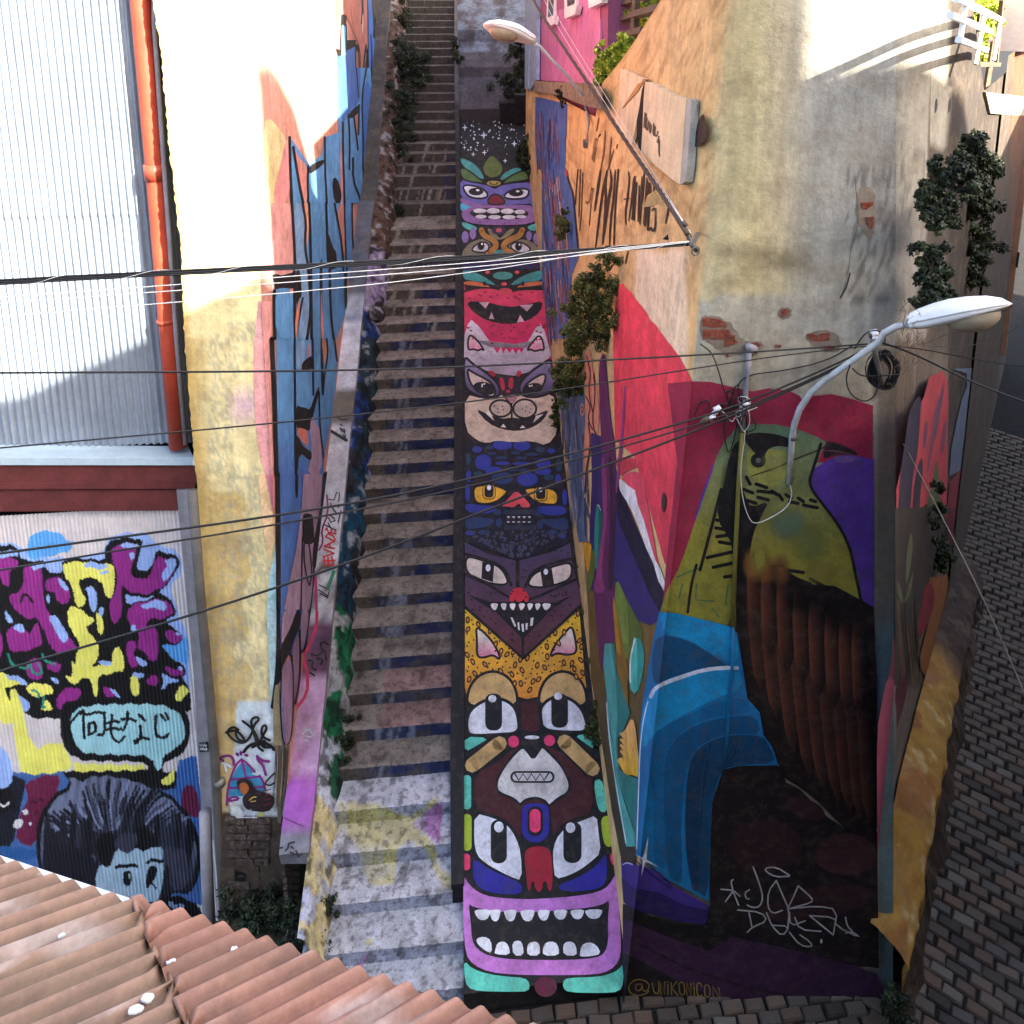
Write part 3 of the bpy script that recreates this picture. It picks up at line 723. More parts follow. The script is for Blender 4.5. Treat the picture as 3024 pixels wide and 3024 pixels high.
for fr, pane, sill in (([(640,-60),(735,-60),(715,195),(632,225)], [(655,-60),(712,-60),(700,175),(650,195)], [(625,225),(722,188),(712,275),(650,300)]),
                       ([(835,-60),(985,-60),(968,70),(838,110)], [(862,-60),(950,-60),(945,40),(870,75)], [(835,112),(978,62),(955,165),(840,212)]),
                       ([(1110,-150),(1275,-150),(1270,-40),(1110,0)], [(1130,-150),(1250,-150),(1250,-60),(1130,-20)], [(1108,0),(1270,-40),(1255,30),(1115,95)])):
    wd = MB().prism([WPt(x, y, .04) for x, y in K1(fr)], WP.n*-.05).build('window', 'white', ph)
    MB().prism([WPt(x, y, .052) for x, y in K1(pane)], WP.n*-.01).build('pane', mat('pane', S(70,72,80), .15, .2, 4, 0, 40, .6), wd)
    MB().prism([WPt(x, y, .10) for x, y in K1(sill)], WP.n*-.08).build('sill', 'white', wd)
cp = thing('retaining_coping', 'weathered concrete coping under the pink house', 'coping')
V, Fc, C_ = [], [], []
ctop = [(1578, 238), (1620, 241), (1660, 243), (1700, 245), (1740, 248), (1765, 255), (1780, 262)]; cbot = [(1576, 268), (1620, 276), (1660, 285), (1700, 302), (1735, 314), (1760, 320), (1778, 322)]
for (a, b) in zip(ctop, cbot):
    for p in (WA.at(*a, -.1), WA.at(*a, .13), WA.at(*b, .13), WA.at(*b, -.02)): V.append(p); C_.append(mixc(S(150,134,108), S(112,104,92), fbm(a[0]/20, p[2]*4)))
for i in range(6):
    for q in range(3): Fc.append((i*4+q, i*4+q+1, (i+1)*4+q+1, (i+1)*4+q))
Fc.append((24, 27, 26, 25))
obj('coping_cap', V, Fc, 'concrete', cp, C_)
# ================================================================== unseen houses added behind the viewer, rooflines shaped to shade the lane
def prof_house(name, label, prof, yb, depth, m):
    t = thing(name, label, 'house'); P = [(prof[0][0], yb, -.2)] + [(x, yb, z) for x, z in prof] + [(prof[-1][0], yb, -.2)]
    MB().prism(P[::-1], (0, -depth, 0)).build('wall', m, t)
    rb = MB()
    for (x0_, z0_), (x1_, z1_) in zip(prof[:-1], prof[1:]):
        rb.prism([(x0_, yb, z0_+.004), (x1_, yb, z1_+.004), (x1_, yb, z1_+.06), (x0_, yb, z0_+.06)], (0, -depth - .1, 0))
    rb.build('roof', 'tin', t); return t
prof_house('terrace_shade_house', 'unseen rendered house across the lane with roofline shaped to shade it', [(-4, 13.4), (6.5, 14.4), (8.4, 15.25)], -3.0, 3, 'house')
prof_house('chimney_shade_block', 'unseen chimney block behind the viewpoint added to shade the left wall', [(8.9, 17.5), (9.9, 17.8), (10.7, 17.6)], -2.5, .45, 'house')  # added chimney-like block, casts shade on the near strip of the left wall
prof_house('corner_shade_house', 'unseen lower house behind the viewpoint with roofline shaped to cast shade', [(8.45, 15.3), (11, 15.8), (13, 16.0), (18, 16.2)], -3.0, 3, 'house')
# ================================================================== near roof at lower left
nr = thing('tin_roof_house', 'low house with faded red corrugated roof in the foreground', 'house')
e1, e2 = atZ(0, 2536, 6.40), atZ(1476, 3026, 6.40)
ed = (e2 - e1); ed /= np.linalg.norm(ed); en = np.array([ed[1], -ed[0], 0.0])
if en[1] > 0: en = -en
rise = 0.5
rd = en - ed*.6 + np.array([0, 0, rise])
RP = .072
def roof_pt(s, t, k=0): 
    h = .0145*math.cos(2*math.pi*s/RP); return e1 + ed*s + rd*t + np.array([0, 0, h + k])
Ls = np.linalg.norm(e2 - e1)
def roof_st(x, y):
    P_ = Plane(e1, np.cross(ed, rd)).at(x, y) - e1; return np.linalg.lstsq(np.array([ed, rd]).T, P_, rcond=None)[0]
sa, sb_ = roof_st(372, 2637), roof_st(522, 2985)
def seam(t): return sa[0] + (sb_[0]-sa[0])*(t-sa[1])/(sb_[1]-sa[1])
def sheet(s0_, s1_, t0, t1, k, name='roof_sheet'):
    s0, s1 = -1.5, 3.2; n_ = int((s1-s0)/RP*8); V, Fc = [], []; ts = [t0, t0+.02] + list(np.linspace(t0+.08, t1, 26))
    for t in ts:
        for i in range(n_+1):
            s = min(max(s0 + (s1-s0)*i/n_, s0_(t)), s1_(t)); V.append(roof_pt(s, t + .006*fbm(s*9, k*90)*(1 if t == t0 else 0), k + .006*fbm(s*3, t*3)))
    m_ = n_+1; Fc = [(r_*m_+i, r_*m_+i+1, (r_+1)*m_+i+1, (r_+1)*m_+i) for r_ in range(len(ts)-1) for i in range(n_)]
    C_ = []
    for r_, t in enumerate(ts):
        for i in range(n_+1):
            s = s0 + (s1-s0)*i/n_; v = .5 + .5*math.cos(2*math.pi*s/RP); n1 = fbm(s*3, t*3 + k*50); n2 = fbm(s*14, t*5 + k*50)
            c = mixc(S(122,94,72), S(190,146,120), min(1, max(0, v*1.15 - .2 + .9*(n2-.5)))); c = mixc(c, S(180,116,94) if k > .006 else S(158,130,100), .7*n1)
            if n2 > .68: c = mixc(c, S(206,190,176), .5)
            if n1 < .3: c = mixc(c, S(104,78,60), .6)
            C_.append(c)
    return obj(name, V, Fc, 'rust', nr, C_, True)
sheet(lambda t: -1.4, lambda t: seam(t) + .03 + .004*math.sin(t*60), 0, 1.6, 0.003); sheet(lambda t: seam(t) + .006*math.sin(t*47), lambda t: 3.2, -.02, 1.6, .009)
gb = MB(); g0, g1 = e1 + ed*-1.2 - rd*.0 + np.array([0, 0, -.034]) - en*.012, e1 + ed*2.6 + np.array([0, 0, -.034]) - en*.012
gb.beam(g0, g1, .022, .02).build('gutter', 'white', nr)
W0 = [e1 + ed*-1.4 + en*.12, e1 + ed*2.6 + en*.12, e1 + ed*2.6 + en*1.2, e1 + ed*-1.4 + en*1.2]
MB().prism([(p[0], p[1], -.2) for p in W0], (0, 0, 6.45)).build('wall', 'house', nr)
# ================================================================== TOTEM on the ramp
BK = S(22,21,24); WH = S(236,236,240); CRM = S(212,190,164); NAVY = S(30,34,70)
T = Paint([RAMP], None, .004, .0005)
def tp(Zc, pts, c, sm=1): T.poly(Zc(pts), c, sm)
def te(Zc, x, y, rx, ry, c, rot=0): T.poly(Zc(ell(x, y, rx, ry, rot)), c, 0)
def tl(Zc, pts, w_, c, sm=2, closed=False): T.line(Zc(pts), w_ * Zc.k, c, sm, closed)
def grad(Zc, y0, y1, a, b):
    Y0, Y1 = Zc([(0, y0)])[0][1], Zc([(0, y1)])[0][1]
    return lambda x, y: mixc(a, b, min(1, max(0, (y - Y0) / (Y1 - Y0))))
def outl(Zc, pts, w_, c, fill, sm=1): tp(Zc, pts, fill, sm); tl(Zc, pts, w_, c, sm + 1, True)
TEAL, LILAC, BLUE, LIME, PINK = S(98,206,180), S(204,128,206), S(46,42,150), S(170,196,54), S(244,66,116)
# --- lowest face
tp(Z8, [(715,1615),(765,1665),(860,1695),(960,1708),(1062,1715),(1090,1745),(1085,1792),(1000,1795),(800,1792),(735,1770),(716,1700)], TEAL)
tp(Z8, [(1622,1635),(1626,1740),(1602,1795),(1500,1802),(1310,1798),(1278,1772),(1284,1725),(1325,1714),(1480,1710),(1560,1690),(1600,1665)], TEAL)
te(Z8, 1182, 1766, 64, 58, S(92,24,50))
tp(Z8, [(712,1125),(742,1182),(800,1230),(880,1256),(1060,1268),(1180,1262),(1350,1250),(1480,1226),(1542,1190),(1586,1112),(1600,1300),(1613,1540),(1600,1620),(1550,1672),(1470,1697),(1200,1700),(1000,1697),(860,1682),(770,1642),(724,1580),(711,1400)], LILAC)
tp(Z8, [(740,1288),(770,1312),(900,1338),(1080,1342),(1300,1327),(1450,1312),(1520,1290),(1546,1268),(1535,1400),(1540,1500),(1520,1572),(1470,1602),(1300,1614),(1000,1612),(860,1592),(790,1552),(760,1500),(754,1400)], BK)
for x, w_, b_ in ((822,92,1385),(893,64,1392),(980,72,1392),(1078,82,1392),(1170,70,1388),(1266,78,1382),(1362,78,1380),(1456,98,1378)):
    y0_ = 1330 + abs(x-1120)*-.012
    tp(Z8, [(x-w_/2,y0_),(x+w_/2,y0_-3),(x+w_/2-3,y0_+22),(x+w_*.25,b_),(x-w_*.22,b_),(x-w_/2+2,y0_+24)], WH)
for P_ in ([(782,1492),(830,1478),(870,1500),(876,1575),(835,1560),(795,1525)], [(892,1560),(905,1515),(945,1505),(972,1535),(978,1586),(890,1580)], [(990,1510),(1035,1500),(1052,1530),(1056,1588),(996,1588)],
           [(1074,1540),(1090,1512),(1130,1508),(1148,1530),(1148,1588),(1078,1588)], [(1165,1545),(1185,1510),(1235,1508),(1258,1545),(1256,1588),(1166,1588)], [(1280,1530),(1300,1508),(1340,1510),(1358,1545),(1358,1590),(1284,1586)], [(1376,1580),(1385,1530),(1425,1510),(1470,1525),(1498,1578),(1440,1592),(1378,1594)]):
    tp(Z8, P_, WH)
tp(Z8, [(772,1032),(850,1090),(940,1132),(1030,1168),(1052,1205),(1035,1237),(950,1240),(860,1227),(800,1202),(770,1150),(765,1080)], BLUE)
tp(Z8, [(1526,998),(1534,1130),(1512,1192),(1440,1216),(1300,1224),(1256,1206),(1264,1180),(1350,1150),(1440,1100),(1500,1040)], BLUE)
tp(Z8, [(776,774),(890,806),(960,840),(1010,910),(1040,1000),(1046,1160),(980,1138),(900,1097),(840,1062),(788,1015),(772,930)], WH)
tp(Z8, [(1472,786),(1482,880),(1497,1000),(1440,1052),(1380,1097),(1310,1132),(1236,1152),(1224,1060),(1224,970),(1260,890),(1330,840),(1400,815)], WH)
T.poly(Z8(rrect(868,812,960,1062,42)), BK, 0); T.poly(Z8(rrect(1282,824,1386,1060,46)), BK, 0)
te(Z8, 914, 854, 27, 31, WH); te(Z8, 1323, 858, 27, 30, WH)
tp(Z8, [(1058,1012),(1078,975),(1130,963),(1188,970),(1212,1000),(1222,1100),(1218,1217),(1196,1216),(1186,1163),(1166,1163),(1160,1216),(1140,1228),(1120,1200),(1116,1163),(1098,1168),(1094,1217),(1078,1216),(1068,1100)], S(170,32,52))
T.poly(Z8(rrect(1044,698,1202,942,76)), BLUE, 0); T.poly(Z8(rrect(1078,736,1166,906,42)), BK, 0); T.poly(Z8(rrect(1090,752,1152,886,30)), PINK, 0)
T.poly(Z8(rrect(708,558,756,754,23)), TEAL, 0); T.poly(Z8(rrect(704,780,759,990,26)), LIME, 0); T.poly(Z8(rrect(706,1006,750,1102,21)), PINK, 0)
tp(Z8, [(1456,600),(1480,578),(1510,600),(1534,735),(1524,770),(1492,768),(1472,720)], TEAL); tp(Z8, [(1496,812),(1520,788),(1552,800),(1570,935),(1552,970),(1520,962),(1504,900)], LIME)
tp(Z8, [(1549,1012),(1570,994),(1584,1030),(1590,1066),(1570,1077),(1552,1050)], PINK)
# --- brown bear
BRN = S(74,26,30)
tp(Z8, [(775,548),(900,490),(980,420),(1040,390),(1160,388),(1215,402),(1290,440),(1420,540),(1450,575),(1450,758),(1400,790),(1330,810),(1262,850),(1216,922),(1212,760),(1180,720),(1060,720),(1042,760),(1040,930),(1000,860),(940,802),(860,778),(775,748)], BRN)
tp(Z8, [(1034,150),(1050,136),(1120,138),(1138,165),(1140,240),(1150,312),(1038,305),(1046,220)], BRN)
outl(Z8, [(1050,392),(1080,425),(1110,468),(1140,422),(1162,390),(1212,440),(1272,502),(1302,560),(1322,612),(1310,660),(1250,692),(1215,725),(1198,735),(1176,702),(1120,686),(1060,700),(1036,732),(1000,692),(930,667),(898,640),(904,580),(950,500),(1000,440)], 15, BK, S(220,214,206))
tp(Z8, [(1035,372),(1058,340),(1105,328),(1152,335),(1172,385),(1136,440),(1110,470),(1084,432),(1052,396)], BK); te(Z8, 1103, 343, 42, 11, WH)
te(Z8, 998, 367, 32, 34, PINK); te(Z8, 1203, 361, 32, 32, PINK)
T.poly(Z8(rrect(980,535,1232,603,33)), BK, 0); T.poly(Z8(rrect(992,546,1220,592,23)), S(222,216,210), 0)
tl(Z8, [(1005,550),(1028,588),(1052,550),(1076,588),(1100,550),(1124,588),(1150,550),(1172,588),(1196,550)], 9, BK, 0)
TAN = S(204,166,104)
for a, b in (((762,502),(918,378)), ((1290,368),(1448,522))): tl(Z8, [a, b], 112, BK, 0); tl(Z8, [a, b], 84, TAN, 0)
tp(Z8, [(718,338),(862,345),(792,388),(720,428)], TEAL); tp(Z8, [(1346,330),(1446,324),(1462,414),(1400,372)], TEAL)
# --- yellow leopard
ygr = grad(Z5, 1540, 2040, S(236,196,44), S(226,146,50))
tp(Z5, [(721,1536),(1052,1830),(1372,1536),(1402,1900),(1412,1985),(1390,2060),(1150,2040),(1072,2056),(1015,2040),(735,2060),(720,1985)], ygr, 0)
def dome(cx, top_, x0_, x1_, bot): return [(x0_, bot), (x0_ + 2, bot - 95), (x0_ + (cx-x0_)*.35, top_ + 38), (cx, top_), (x1_ - (x1_-cx)*.35, top_ + 38), (x1_ - 2, bot - 95), (x1_, bot)]
for cx, a, b in ((880, 733, 1020), (1278, 1142, 1416)):
    outl(Z8, dome(cx, -42, a, b, 175), 16, BK, S(210,172,108))
outl(Z8, [(733,215),(780,160),(850,125),(930,120),(1000,160),(1026,230),(1030,320),(900,327),(780,334),(731,320)], 18, BK, WH)
outl(Z8, [(1153,172),(1190,130),(1250,105),(1320,120),(1382,170),(1412,240),(1422,312),(1300,314),(1165,302),(1151,220)], 18, BK, WH)
T.poly(Z8(rrect(836,93,932,304,40)), BK, 0); T.poly(Z8(rrect(1213,93,1308,288,40)), BK, 0); te(Z8, 877, 122, 23, 21, WH); te(Z8, 1252, 108, 23, 21, WH)
earg = lambda a, b: grad(Z5, a, b, S(226,214,194), S(232,146,168))
outl(Z5, [(782,1632),(870,1715),(915,1795),(922,1835),(880,1802),(835,1820),(788,1818),(790,1720)], 13, BK, earg(1700, 1800))
outl(Z5, [(1332,1632),(1352,1720),(1360,1795),(1300,1806),(1245,1792),(1202,1820),(1232,1750),(1280,1690)], 13, BK, earg(1700, 1800))
lp = [(721,1536),(1052,1830),(1372,1536),(1402,1900),(1390,1960),(1300,1890),(1150,1930),(1085,2040),(1020,1990),(950,1905),(850,1890),(735,1950)]
ears = [[(770,1620),(935,1840),(780,1840)], [(1345,1620),(1375,1830),(1190,1840)]]
placed = []
for _ in range(900):
    x, y = random.uniform(725, 1395), random.uniform(1540, 2040)
    if not pip(lp, np.array([x]), np.array([y]))[0] or any(pip(e, np.array([x]), np.array([y]))[0] for e in ears): continue
    big = random.random() < .5
    if any(math.hypot(x-a, y-b) < (34 if big and g_ else 22) for a, b, g_ in placed): continue
    placed.append((x, y, big)); rot = random.uniform(-40, 40)
    if big: te(Z5, x, y, 13, 21, S(58,34,18), rot); te(Z5, x, y, 6, 11, S(214,140,44), rot)
    else: te(Z5, x, y, 5, 6, S(58,34,18))
# --- dark fanged face
fg = grad(Z5, 1160, 1800, S(68,60,92), S(98,48,52))
tp(Z5, [(720,1160),(850,1228),(1020,1268),(1200,1222),(1322,1166),(1335,1300),(1388,1480),(1372,1532),(1052,1822),(722,1528)], fg, 0)
tl(Z5, [(720,1228),(850,1262),(950,1310),(985,1405)], 16, BK); tl(Z5, [(1332,1255),(1200,1285),(1100,1330),(1065,1415)], 16, BK)
outl(Z5, [(724,1236),(820,1264),(900,1290),(945,1330),(974,1405),(880,1402),(800,1372),(726,1336)], 13, BK, S(226,212,196))
outl(Z5, [(1332,1272),(1330,1370),(1250,1402),(1160,1422),(1076,1412),(1095,1360),(1140,1325),(1240,1295)], 13, BK, S(226,212,196))
tp(Z5, [(820,1272),(888,1290),(880,1390),(814,1368)], BK, 0); tp(Z5, [(1150,1318),(1215,1306),(1230,1402),(1165,1416)], BK, 0)
te(Z5, 853, 1308, 14, 20, WH); te(Z5, 1182, 1330, 13, 17, WH)
tl(Z5, [(1020,1262),(1022,1420)], 22, BK, 0)
tl(Z5, [(722,1345),(850,1400),(960,1470),(1028,1500)], 16, BK); tl(Z5, [(1350,1375),(1240,1425),(1120,1480),(1028,1500)], 16, BK)
tp(Z5, [(735,1460),(860,1500),(1230,1506),(1330,1465),(1200,1560),(1062,1704),(1040,1704),(900,1562)], BK, 0)
tp(Z5, [(972,1478),(985,1436),(1026,1416),(1066,1434),(1088,1475),(1080,1502),(1062,1502),(1055,1478),(1044,1502),(1014,1502),(1005,1480),(995,1502),(980,1500)], S(206,46,60))
for x, w_ in ((888,46),(942,36),(992,38),(1045,40),(1092,36),(1136,34),(1186,54)): tp(Z5, [(x-w_/2,1510),(x+w_/2,1510),(x+w_*.35,1535),(x+(6 if x<1000 else -4),1552),(x-w_*.3,1540)], S(236,230,222))
for P_ in ([(980,1590),(992,1592),(1014,1640),(1004,1645)], [(1020,1620),(1030,1618),(1034,1665),(1024,1660)], [(1042,1628),(1056,1626),(1058,1672),(1048,1672)], [(1066,1625),(1080,1622),(1076,1660),(1068,1662)], [(1096,1595),(1112,1590),(1108,1635),(1092,1640)]): tp(Z5, P_, S(232,228,220), 0)
tl(Z5, [(722,1532),(1052,1824),(1372,1532)], 18, BK, 0); tl(Z5, [(1051,1700),(1052,1824)], 15, BK, 0)
for _ in range(240):
    x, y = random.uniform(725, 1370), random.uniform(1200, 1800)
    if not pip([(722,1175),(1020,1275),(1322,1180),(1380,1480),(1052,1800),(722,1515)], np.array([x]), np.array([y]))[0]: continue
    if (1230 < y < 1425 and (x < 985 or x > 1070)) or (1490 < y and abs(x-1050) < (1710-y)*.85) or abs(x-1022) < 20: continue
    te(Z5, x, y, 7, 4.5, S(36,26,34), random.uniform(-40, 40))
# --- blue mosaic face
tp(Z5, [(720,600),(1275,600),(1322,1165),(1020,1262),(720,1158)], S(20,22,36), 0)
B1, B2, B3 = S(44,58,150), S(34,56,96), S(32,64,84)
for x, y, rx, ry, c in ((935,607,56,28,B1),(1045,611,50,28,B1),(790,632,28,19,B1),(860,620,22,12,B3),(1150,632,25,16,B3),(1212,640,24,14,B1),(872,655,26,8,B2),(1010,652,26,9,B2),(1100,660,40,9,B2),(825,705,47,45,B1),(1168,712,42,30,B1),(936,711,40,11,B1),(1046,713,52,10,B1),
        (740,690,13,32,B3),(1256,722,18,36,B3),(930,680,36,9,B2),(1040,680,30,9,B2),(885,755,50,26,B1),(935,795,62,36,B2),(1078,802,60,40,B1),(1165,757,48,20,B1),(742,785,14,34,B1),(795,772,26,15,B3),(1198,790,30,17,B3),(1252,800,17,28,B1),(990,745,40,12,B2),(1060,752,30,12,B2),
        (736,880,13,50,B1),(1290,905,14,46,B1),(750,1108,26,14,B1),(830,1105,36,14,B2),(1220,1105,30,14,B2),(1275,1125,24,14,B1),(905,990,22,18,B2),(1135,995,22,18,B2),(915,1050,18,26,B2),(1150,1060,18,26,B2)): te(Z5, x, y, rx, ry, c)
tp(Z5, [(723,938),(800,950),(900,955),(892,985),(820,1002),(723,985)], B1); tp(Z5, [(722,1004),(800,1020),(900,1030),(862,1070),(760,1087),(722,1084)], B2)
tp(Z5, [(1130,955),(1240,955),(1296,960),(1300,1002),(1200,1012),(1140,990)], B1); tp(Z5, [(1130,1030),(1240,1030),(1306,1020),(1312,1100),(1220,1082)], B2)
outl(Z5, [(768,852),(800,837),(880,833),(967,865),(950,892),(900,932),(830,947),(773,932)], 12, BK, S(232,176,46))
outl(Z5, [(1053,856),(1130,847),(1246,858),(1256,947),(1180,947),(1120,932),(1073,886)], 12, BK, S(232,176,46))
for a, b, y0_, y1_ in ((820,896,836,918),(1114,1192,848,928)):
    T.poly(Z5(rrect(a, y0_, b, y1_, 26)), BK, 0); T.poly(Z5(rrect(a+5, y0_, b-5, y1_-5, 23)), S(232,176,46), 0); T.poly(Z5(rrect(a+12, y0_, b-12, y1_-12, 18)), BK, 0)
te(Z5, 858, 850, 12, 15, WH); te(Z5, 1152, 862, 11, 13, WH)
tp(Z5, [(1012,866),(1052,900),(1097,950),(1082,964),(1042,962),(1034,940),(1020,945),(1000,964),(960,957),(928,957),(975,905)], S(226,82,90))
for y, x0_, x1_ in ((990,940,1120),(1078,945,1130)): T.poly(Z5(rrect(x0_, y-13, x1_, y+13, 9)), S(40,50,66), 0)
for x in range(958, 1105, 30): tp(Z5, [(x,1014),(x+20,1014),(x+12,1026)], S(206,206,206), 0); te(Z5, x+10, 1046, 9, 4, S(196,196,198))
for _ in range(170):
    x, y = random.uniform(735, 1300), random.uniform(1100, 1250)
    if abs(x-1020) < 320 - (y-1100)*1.9 and not (abs(x-1030) < 110 and y < 1098): te(Z5, x, y, 9, 7 + 6*(y > 1180), S(58,62,86), random.uniform(-30, 30))
# --- cat
tp(Z2, [(716,1612),(722,1660),(800,1640),(900,1640),(960,1662),(1050,1650),(1166,1648),(1172,1720),(1196,1932),(1215,2080),(720,2080)], grad(Z2, 1620, 2000, S(208,66,92), S(196,30,90)), 0)
GREY = S(190,182,186)
tp(Z5, [(715,110),(718,-20),(735,-75),(757,-108),(800,-70),(850,0),(880,45),(905,85),(925,50),(940,85),(955,55),(975,82),(992,58),(1010,88),(1028,60),(1045,85),(1062,40),(1090,0),(1125,-60),(1150,-85),(1172,-50),(1192,20),(1212,95),(1160,150),(1090,190),(1000,212),(900,200),(840,182),(760,142)], grad(Z5, -60, 200, S(206,198,204), S(160,148,160)), 0)
outl(Z5, [(742,-30),(790,5),(835,72),(815,58),(795,70),(770,58),(735,68)], 11, BK, grad(Z5, 0, 70, S(226,190,196), S(216,128,150)))
outl(Z5, [(1152,-30),(1178,68),(1150,62),(1120,74),(1098,60),(1072,68),(1105,20)], 11, BK, grad(Z5, 0, 70, S(226,190,196), S(216,128,150)))
tp(Z5, [(720,318),(830,345),(930,320),(1060,320),(1225,305),(1238,420),(1252,530),(1190,612),(1100,582),(1000,592),(900,580),(850,597),(790,582),(721,520)], CRM)
mg = lambda: grad(Z5, 90, 320, S(150,140,176), S(66,56,92))
outl(Z5, [(714,92),(760,142),(840,190),(915,258),(925,335),(830,340),(750,306),(714,262)], 14, BK, mg()); outl(Z5, [(1212,112),(1220,180),(1246,262),(1222,305),(1130,338),(1036,325),(1026,262),(1090,192),(1160,145)], 14, BK, mg())
tp(Z5, [(905,215),(1030,215),(1035,320),(918,322)], S(40,30,44), 0)
outl(Z5, [(734,168),(762,192),(860,240),(892,280),(892,334),(840,327),(770,282),(742,232)], 12, BK, S(206,184,170)); outl(Z5, [(1182,190),(1178,252),(1132,312),(1062,334),(1048,292),(1090,240)], 12, BK, S(206,184,170))
te(Z5, 832, 284, 66, 36, BK, 12); te(Z5, 1108, 288, 56, 34, BK, -14)
for x, y in ((820,262),(832,258),(818,272),(1090,270),(1102,268)): te(Z5, x, y, 5, 5, WH)
RD = S(172,46,62)
for P_ in ([(850,182),(890,186),(896,222),(862,205)], [(1014,188),(1044,180),(1040,212),(1018,218)], [(915,222),(940,222),(952,290),(930,298)], [(972,222),(1000,222),(994,292),(966,278)], [(952,296),(976,290),(982,308),(960,312)]): tp(Z5, P_, RD)
tp(Z5, [(940,326),(1028,326),(986,374)], S(176,120,128)); tl(Z5, [(940,326),(1028,326),(986,376),(940,326)], 9, BK, 0)
tp(Z5, [(778,398),(850,430),(930,458),(985,450),(1060,458),(1140,430),(1202,402),(1172,462),(1110,507),(1020,530),(930,517),(850,482)], BK)
outl(Z5, ell(925,398,62,48), 12, BK, S(196,178,158), 0); outl(Z5, ell(1062,400,66,54), 12, BK, S(196,178,158), 0)
tl(Z5, [(986,370),(988,450)], 11, BK, 0)
for x, y in ((888,384),(908,402),(935,386),(912,420),(940,405),(1048,402),(1072,388),(1098,402),(1066,414),(1090,420)): te(Z5, x, y, 4, 4, BK)
for P_ in ([(838,425),(862,414),(888,470)], [(1110,480),(1126,440),(1170,430)], [(924,504),(940,486),(956,507)], [(1034,512),(1048,494),(1066,508)]): tp(Z5, P_, S(222,212,200), 0)
# --- red face
tl(Z2, [(716,1662),(800,1640),(880,1640),(960,1664),(1060,1648),(1168,1650)], 13, BK)
tp(Z2, [(722,1720),(830,1719),(960,1752),(1060,1742),(1168,1712),(1152,1780),(1080,1832),(960,1852),(850,1832),(768,1782)], BK)
for P_ in ([(800,1724),(860,1724),(838,1760)], [(1033,1742),(1110,1736),(1075,1777)], [(858,1818),(872,1780),(888,1822)], [(1018,1840),(1035,1797),(1060,1834)]): tp(Z2, P_, S(206,170,176), 0)
for _ in range(70):
    x, y = random.uniform(730, 1180), random.uniform(1660, 1960)
    if not (1712 < y < 1850 and 730 < x < 1170): te(Z2, x, y, 9, 5, S(150,30,60))
tp(Z2, [(708,1528),(780,1553),(850,1590),(906,1632),(830,1612),(760,1602),(711,1592)], S(62,146,140)); tp(Z2, [(1168,1538),(1090,1558),(1020,1590),(972,1632),(1060,1612),(1168,1597)], S(62,146,140))
tp(Z2, [(712,1606),(790,1604),(880,1640),(800,1634),(716,1624)], S(196,110,66)); tp(Z2, [(1168,1606),(1090,1606),(1000,1642),(1080,1636),(1168,1625)], S(196,110,66))
tp(Z2, [(826,1604),(842,1606),(840,1632),(824,1626)], BK, 0); tp(Z2, [(1042,1606),(1058,1606),(1060,1630),(1046,1632)], BK, 0)
te(Z2, 937, 1573, 64, 28, BK); te(Z2, 937, 1573, 57, 23, S(70,140,130)); te(Z2, 950, 1664, 40, 21, S(206,70,84)); te(Z2, 944, 1620, 16, 10, S(220,84,90))
for x in (850, 1018): te(Z2, x, 1553, 13, 10, S(214,84,92))
tp(Z2, [(704,1492),(1166,1486),(1168,1532),(706,1545)], S(42,36,76), 0)
for x in range(880, 990, 20): te(Z2, x, 1510, 8, 5, S(96,90,110)); te(Z2, x+4, 1523, 7, 4, S(96,90,110))
# --- olive face with the orange scrolls
tp(Z2, [(700,1290),(1150,1290),(1163,1482),(704,1488)], S(28,28,34), 0)
OLV, ORG = S(120,118,96), S(168,122,58)
tp(Z2, [(702,1440),(745,1385),(820,1360),(860,1375),(872,1420),(840,1448),(760,1470),(706,1478)], OLV); tp(Z2, [(1160,1430),(1105,1380),(1040,1362),(985,1380),(960,1420),(1000,1450),(1080,1465),(1160,1470)], OLV)
tl(Z2, [(815,1312),(828,1345),(880,1365),(902,1395),(885,1425),(850,1440)], 44, BK); tl(Z2, [(815,1312),(828,1345),(880,1365),(902,1395),(885,1425),(850,1440)], 32, ORG)
tl(Z2, [(1048,1312),(1030,1348),(970,1368),(938,1398),(950,1428),(1005,1446)], 44, BK); tl(Z2, [(1048,1312),(1030,1348),(970,1368),(938,1398),(950,1428),(1005,1446)], 32, ORG)
tp(Z2, [(845,1300),(880,1312),(905,1345),(920,1360),(945,1340),(965,1312),(1010,1300),(985,1340),(940,1365),(900,1368),(865,1345)], S(132,128,92))
te(Z2, 915, 1315, 42, 24, S(58,48,78)); te(Z2, 915, 1314, 17, 12, S(206,96,100))
for P_, pc in (([(752,1428),(790,1390),(832,1378),(862,1400),(850,1436),(800,1442)], (812,1402)), ([(972,1406),(1010,1378),(1062,1390),(1098,1420),(1080,1442),(1020,1442)], (1026,1406))):
    outl(Z2, P_, 9, BK, S(196,198,196)); te(Z2, pc[0], pc[1], 20, 25, BK); te(Z2, pc[0]+6, pc[1]-10, 5, 6, WH)
tp(Z2, [(702,1262),(760,1282),(792,1300),(780,1318),(740,1312),(706,1290)], S(82,176,168)); tp(Z2, [(1072,1296),(1110,1278),(1140,1274),(1142,1312),(1100,1318)], S(82,176,168))
for x, y, rx, ry in ((722,1352,20,34),(766,1332,18,34),(1086,1345,16,28),(1130,1362,20,34)): te(Z2, x, y, rx, ry, S(132,112,164))
tp(Z2, [(884,1440),(920,1420),(950,1440),(940,1452),(890,1452)], S(70,150,146))
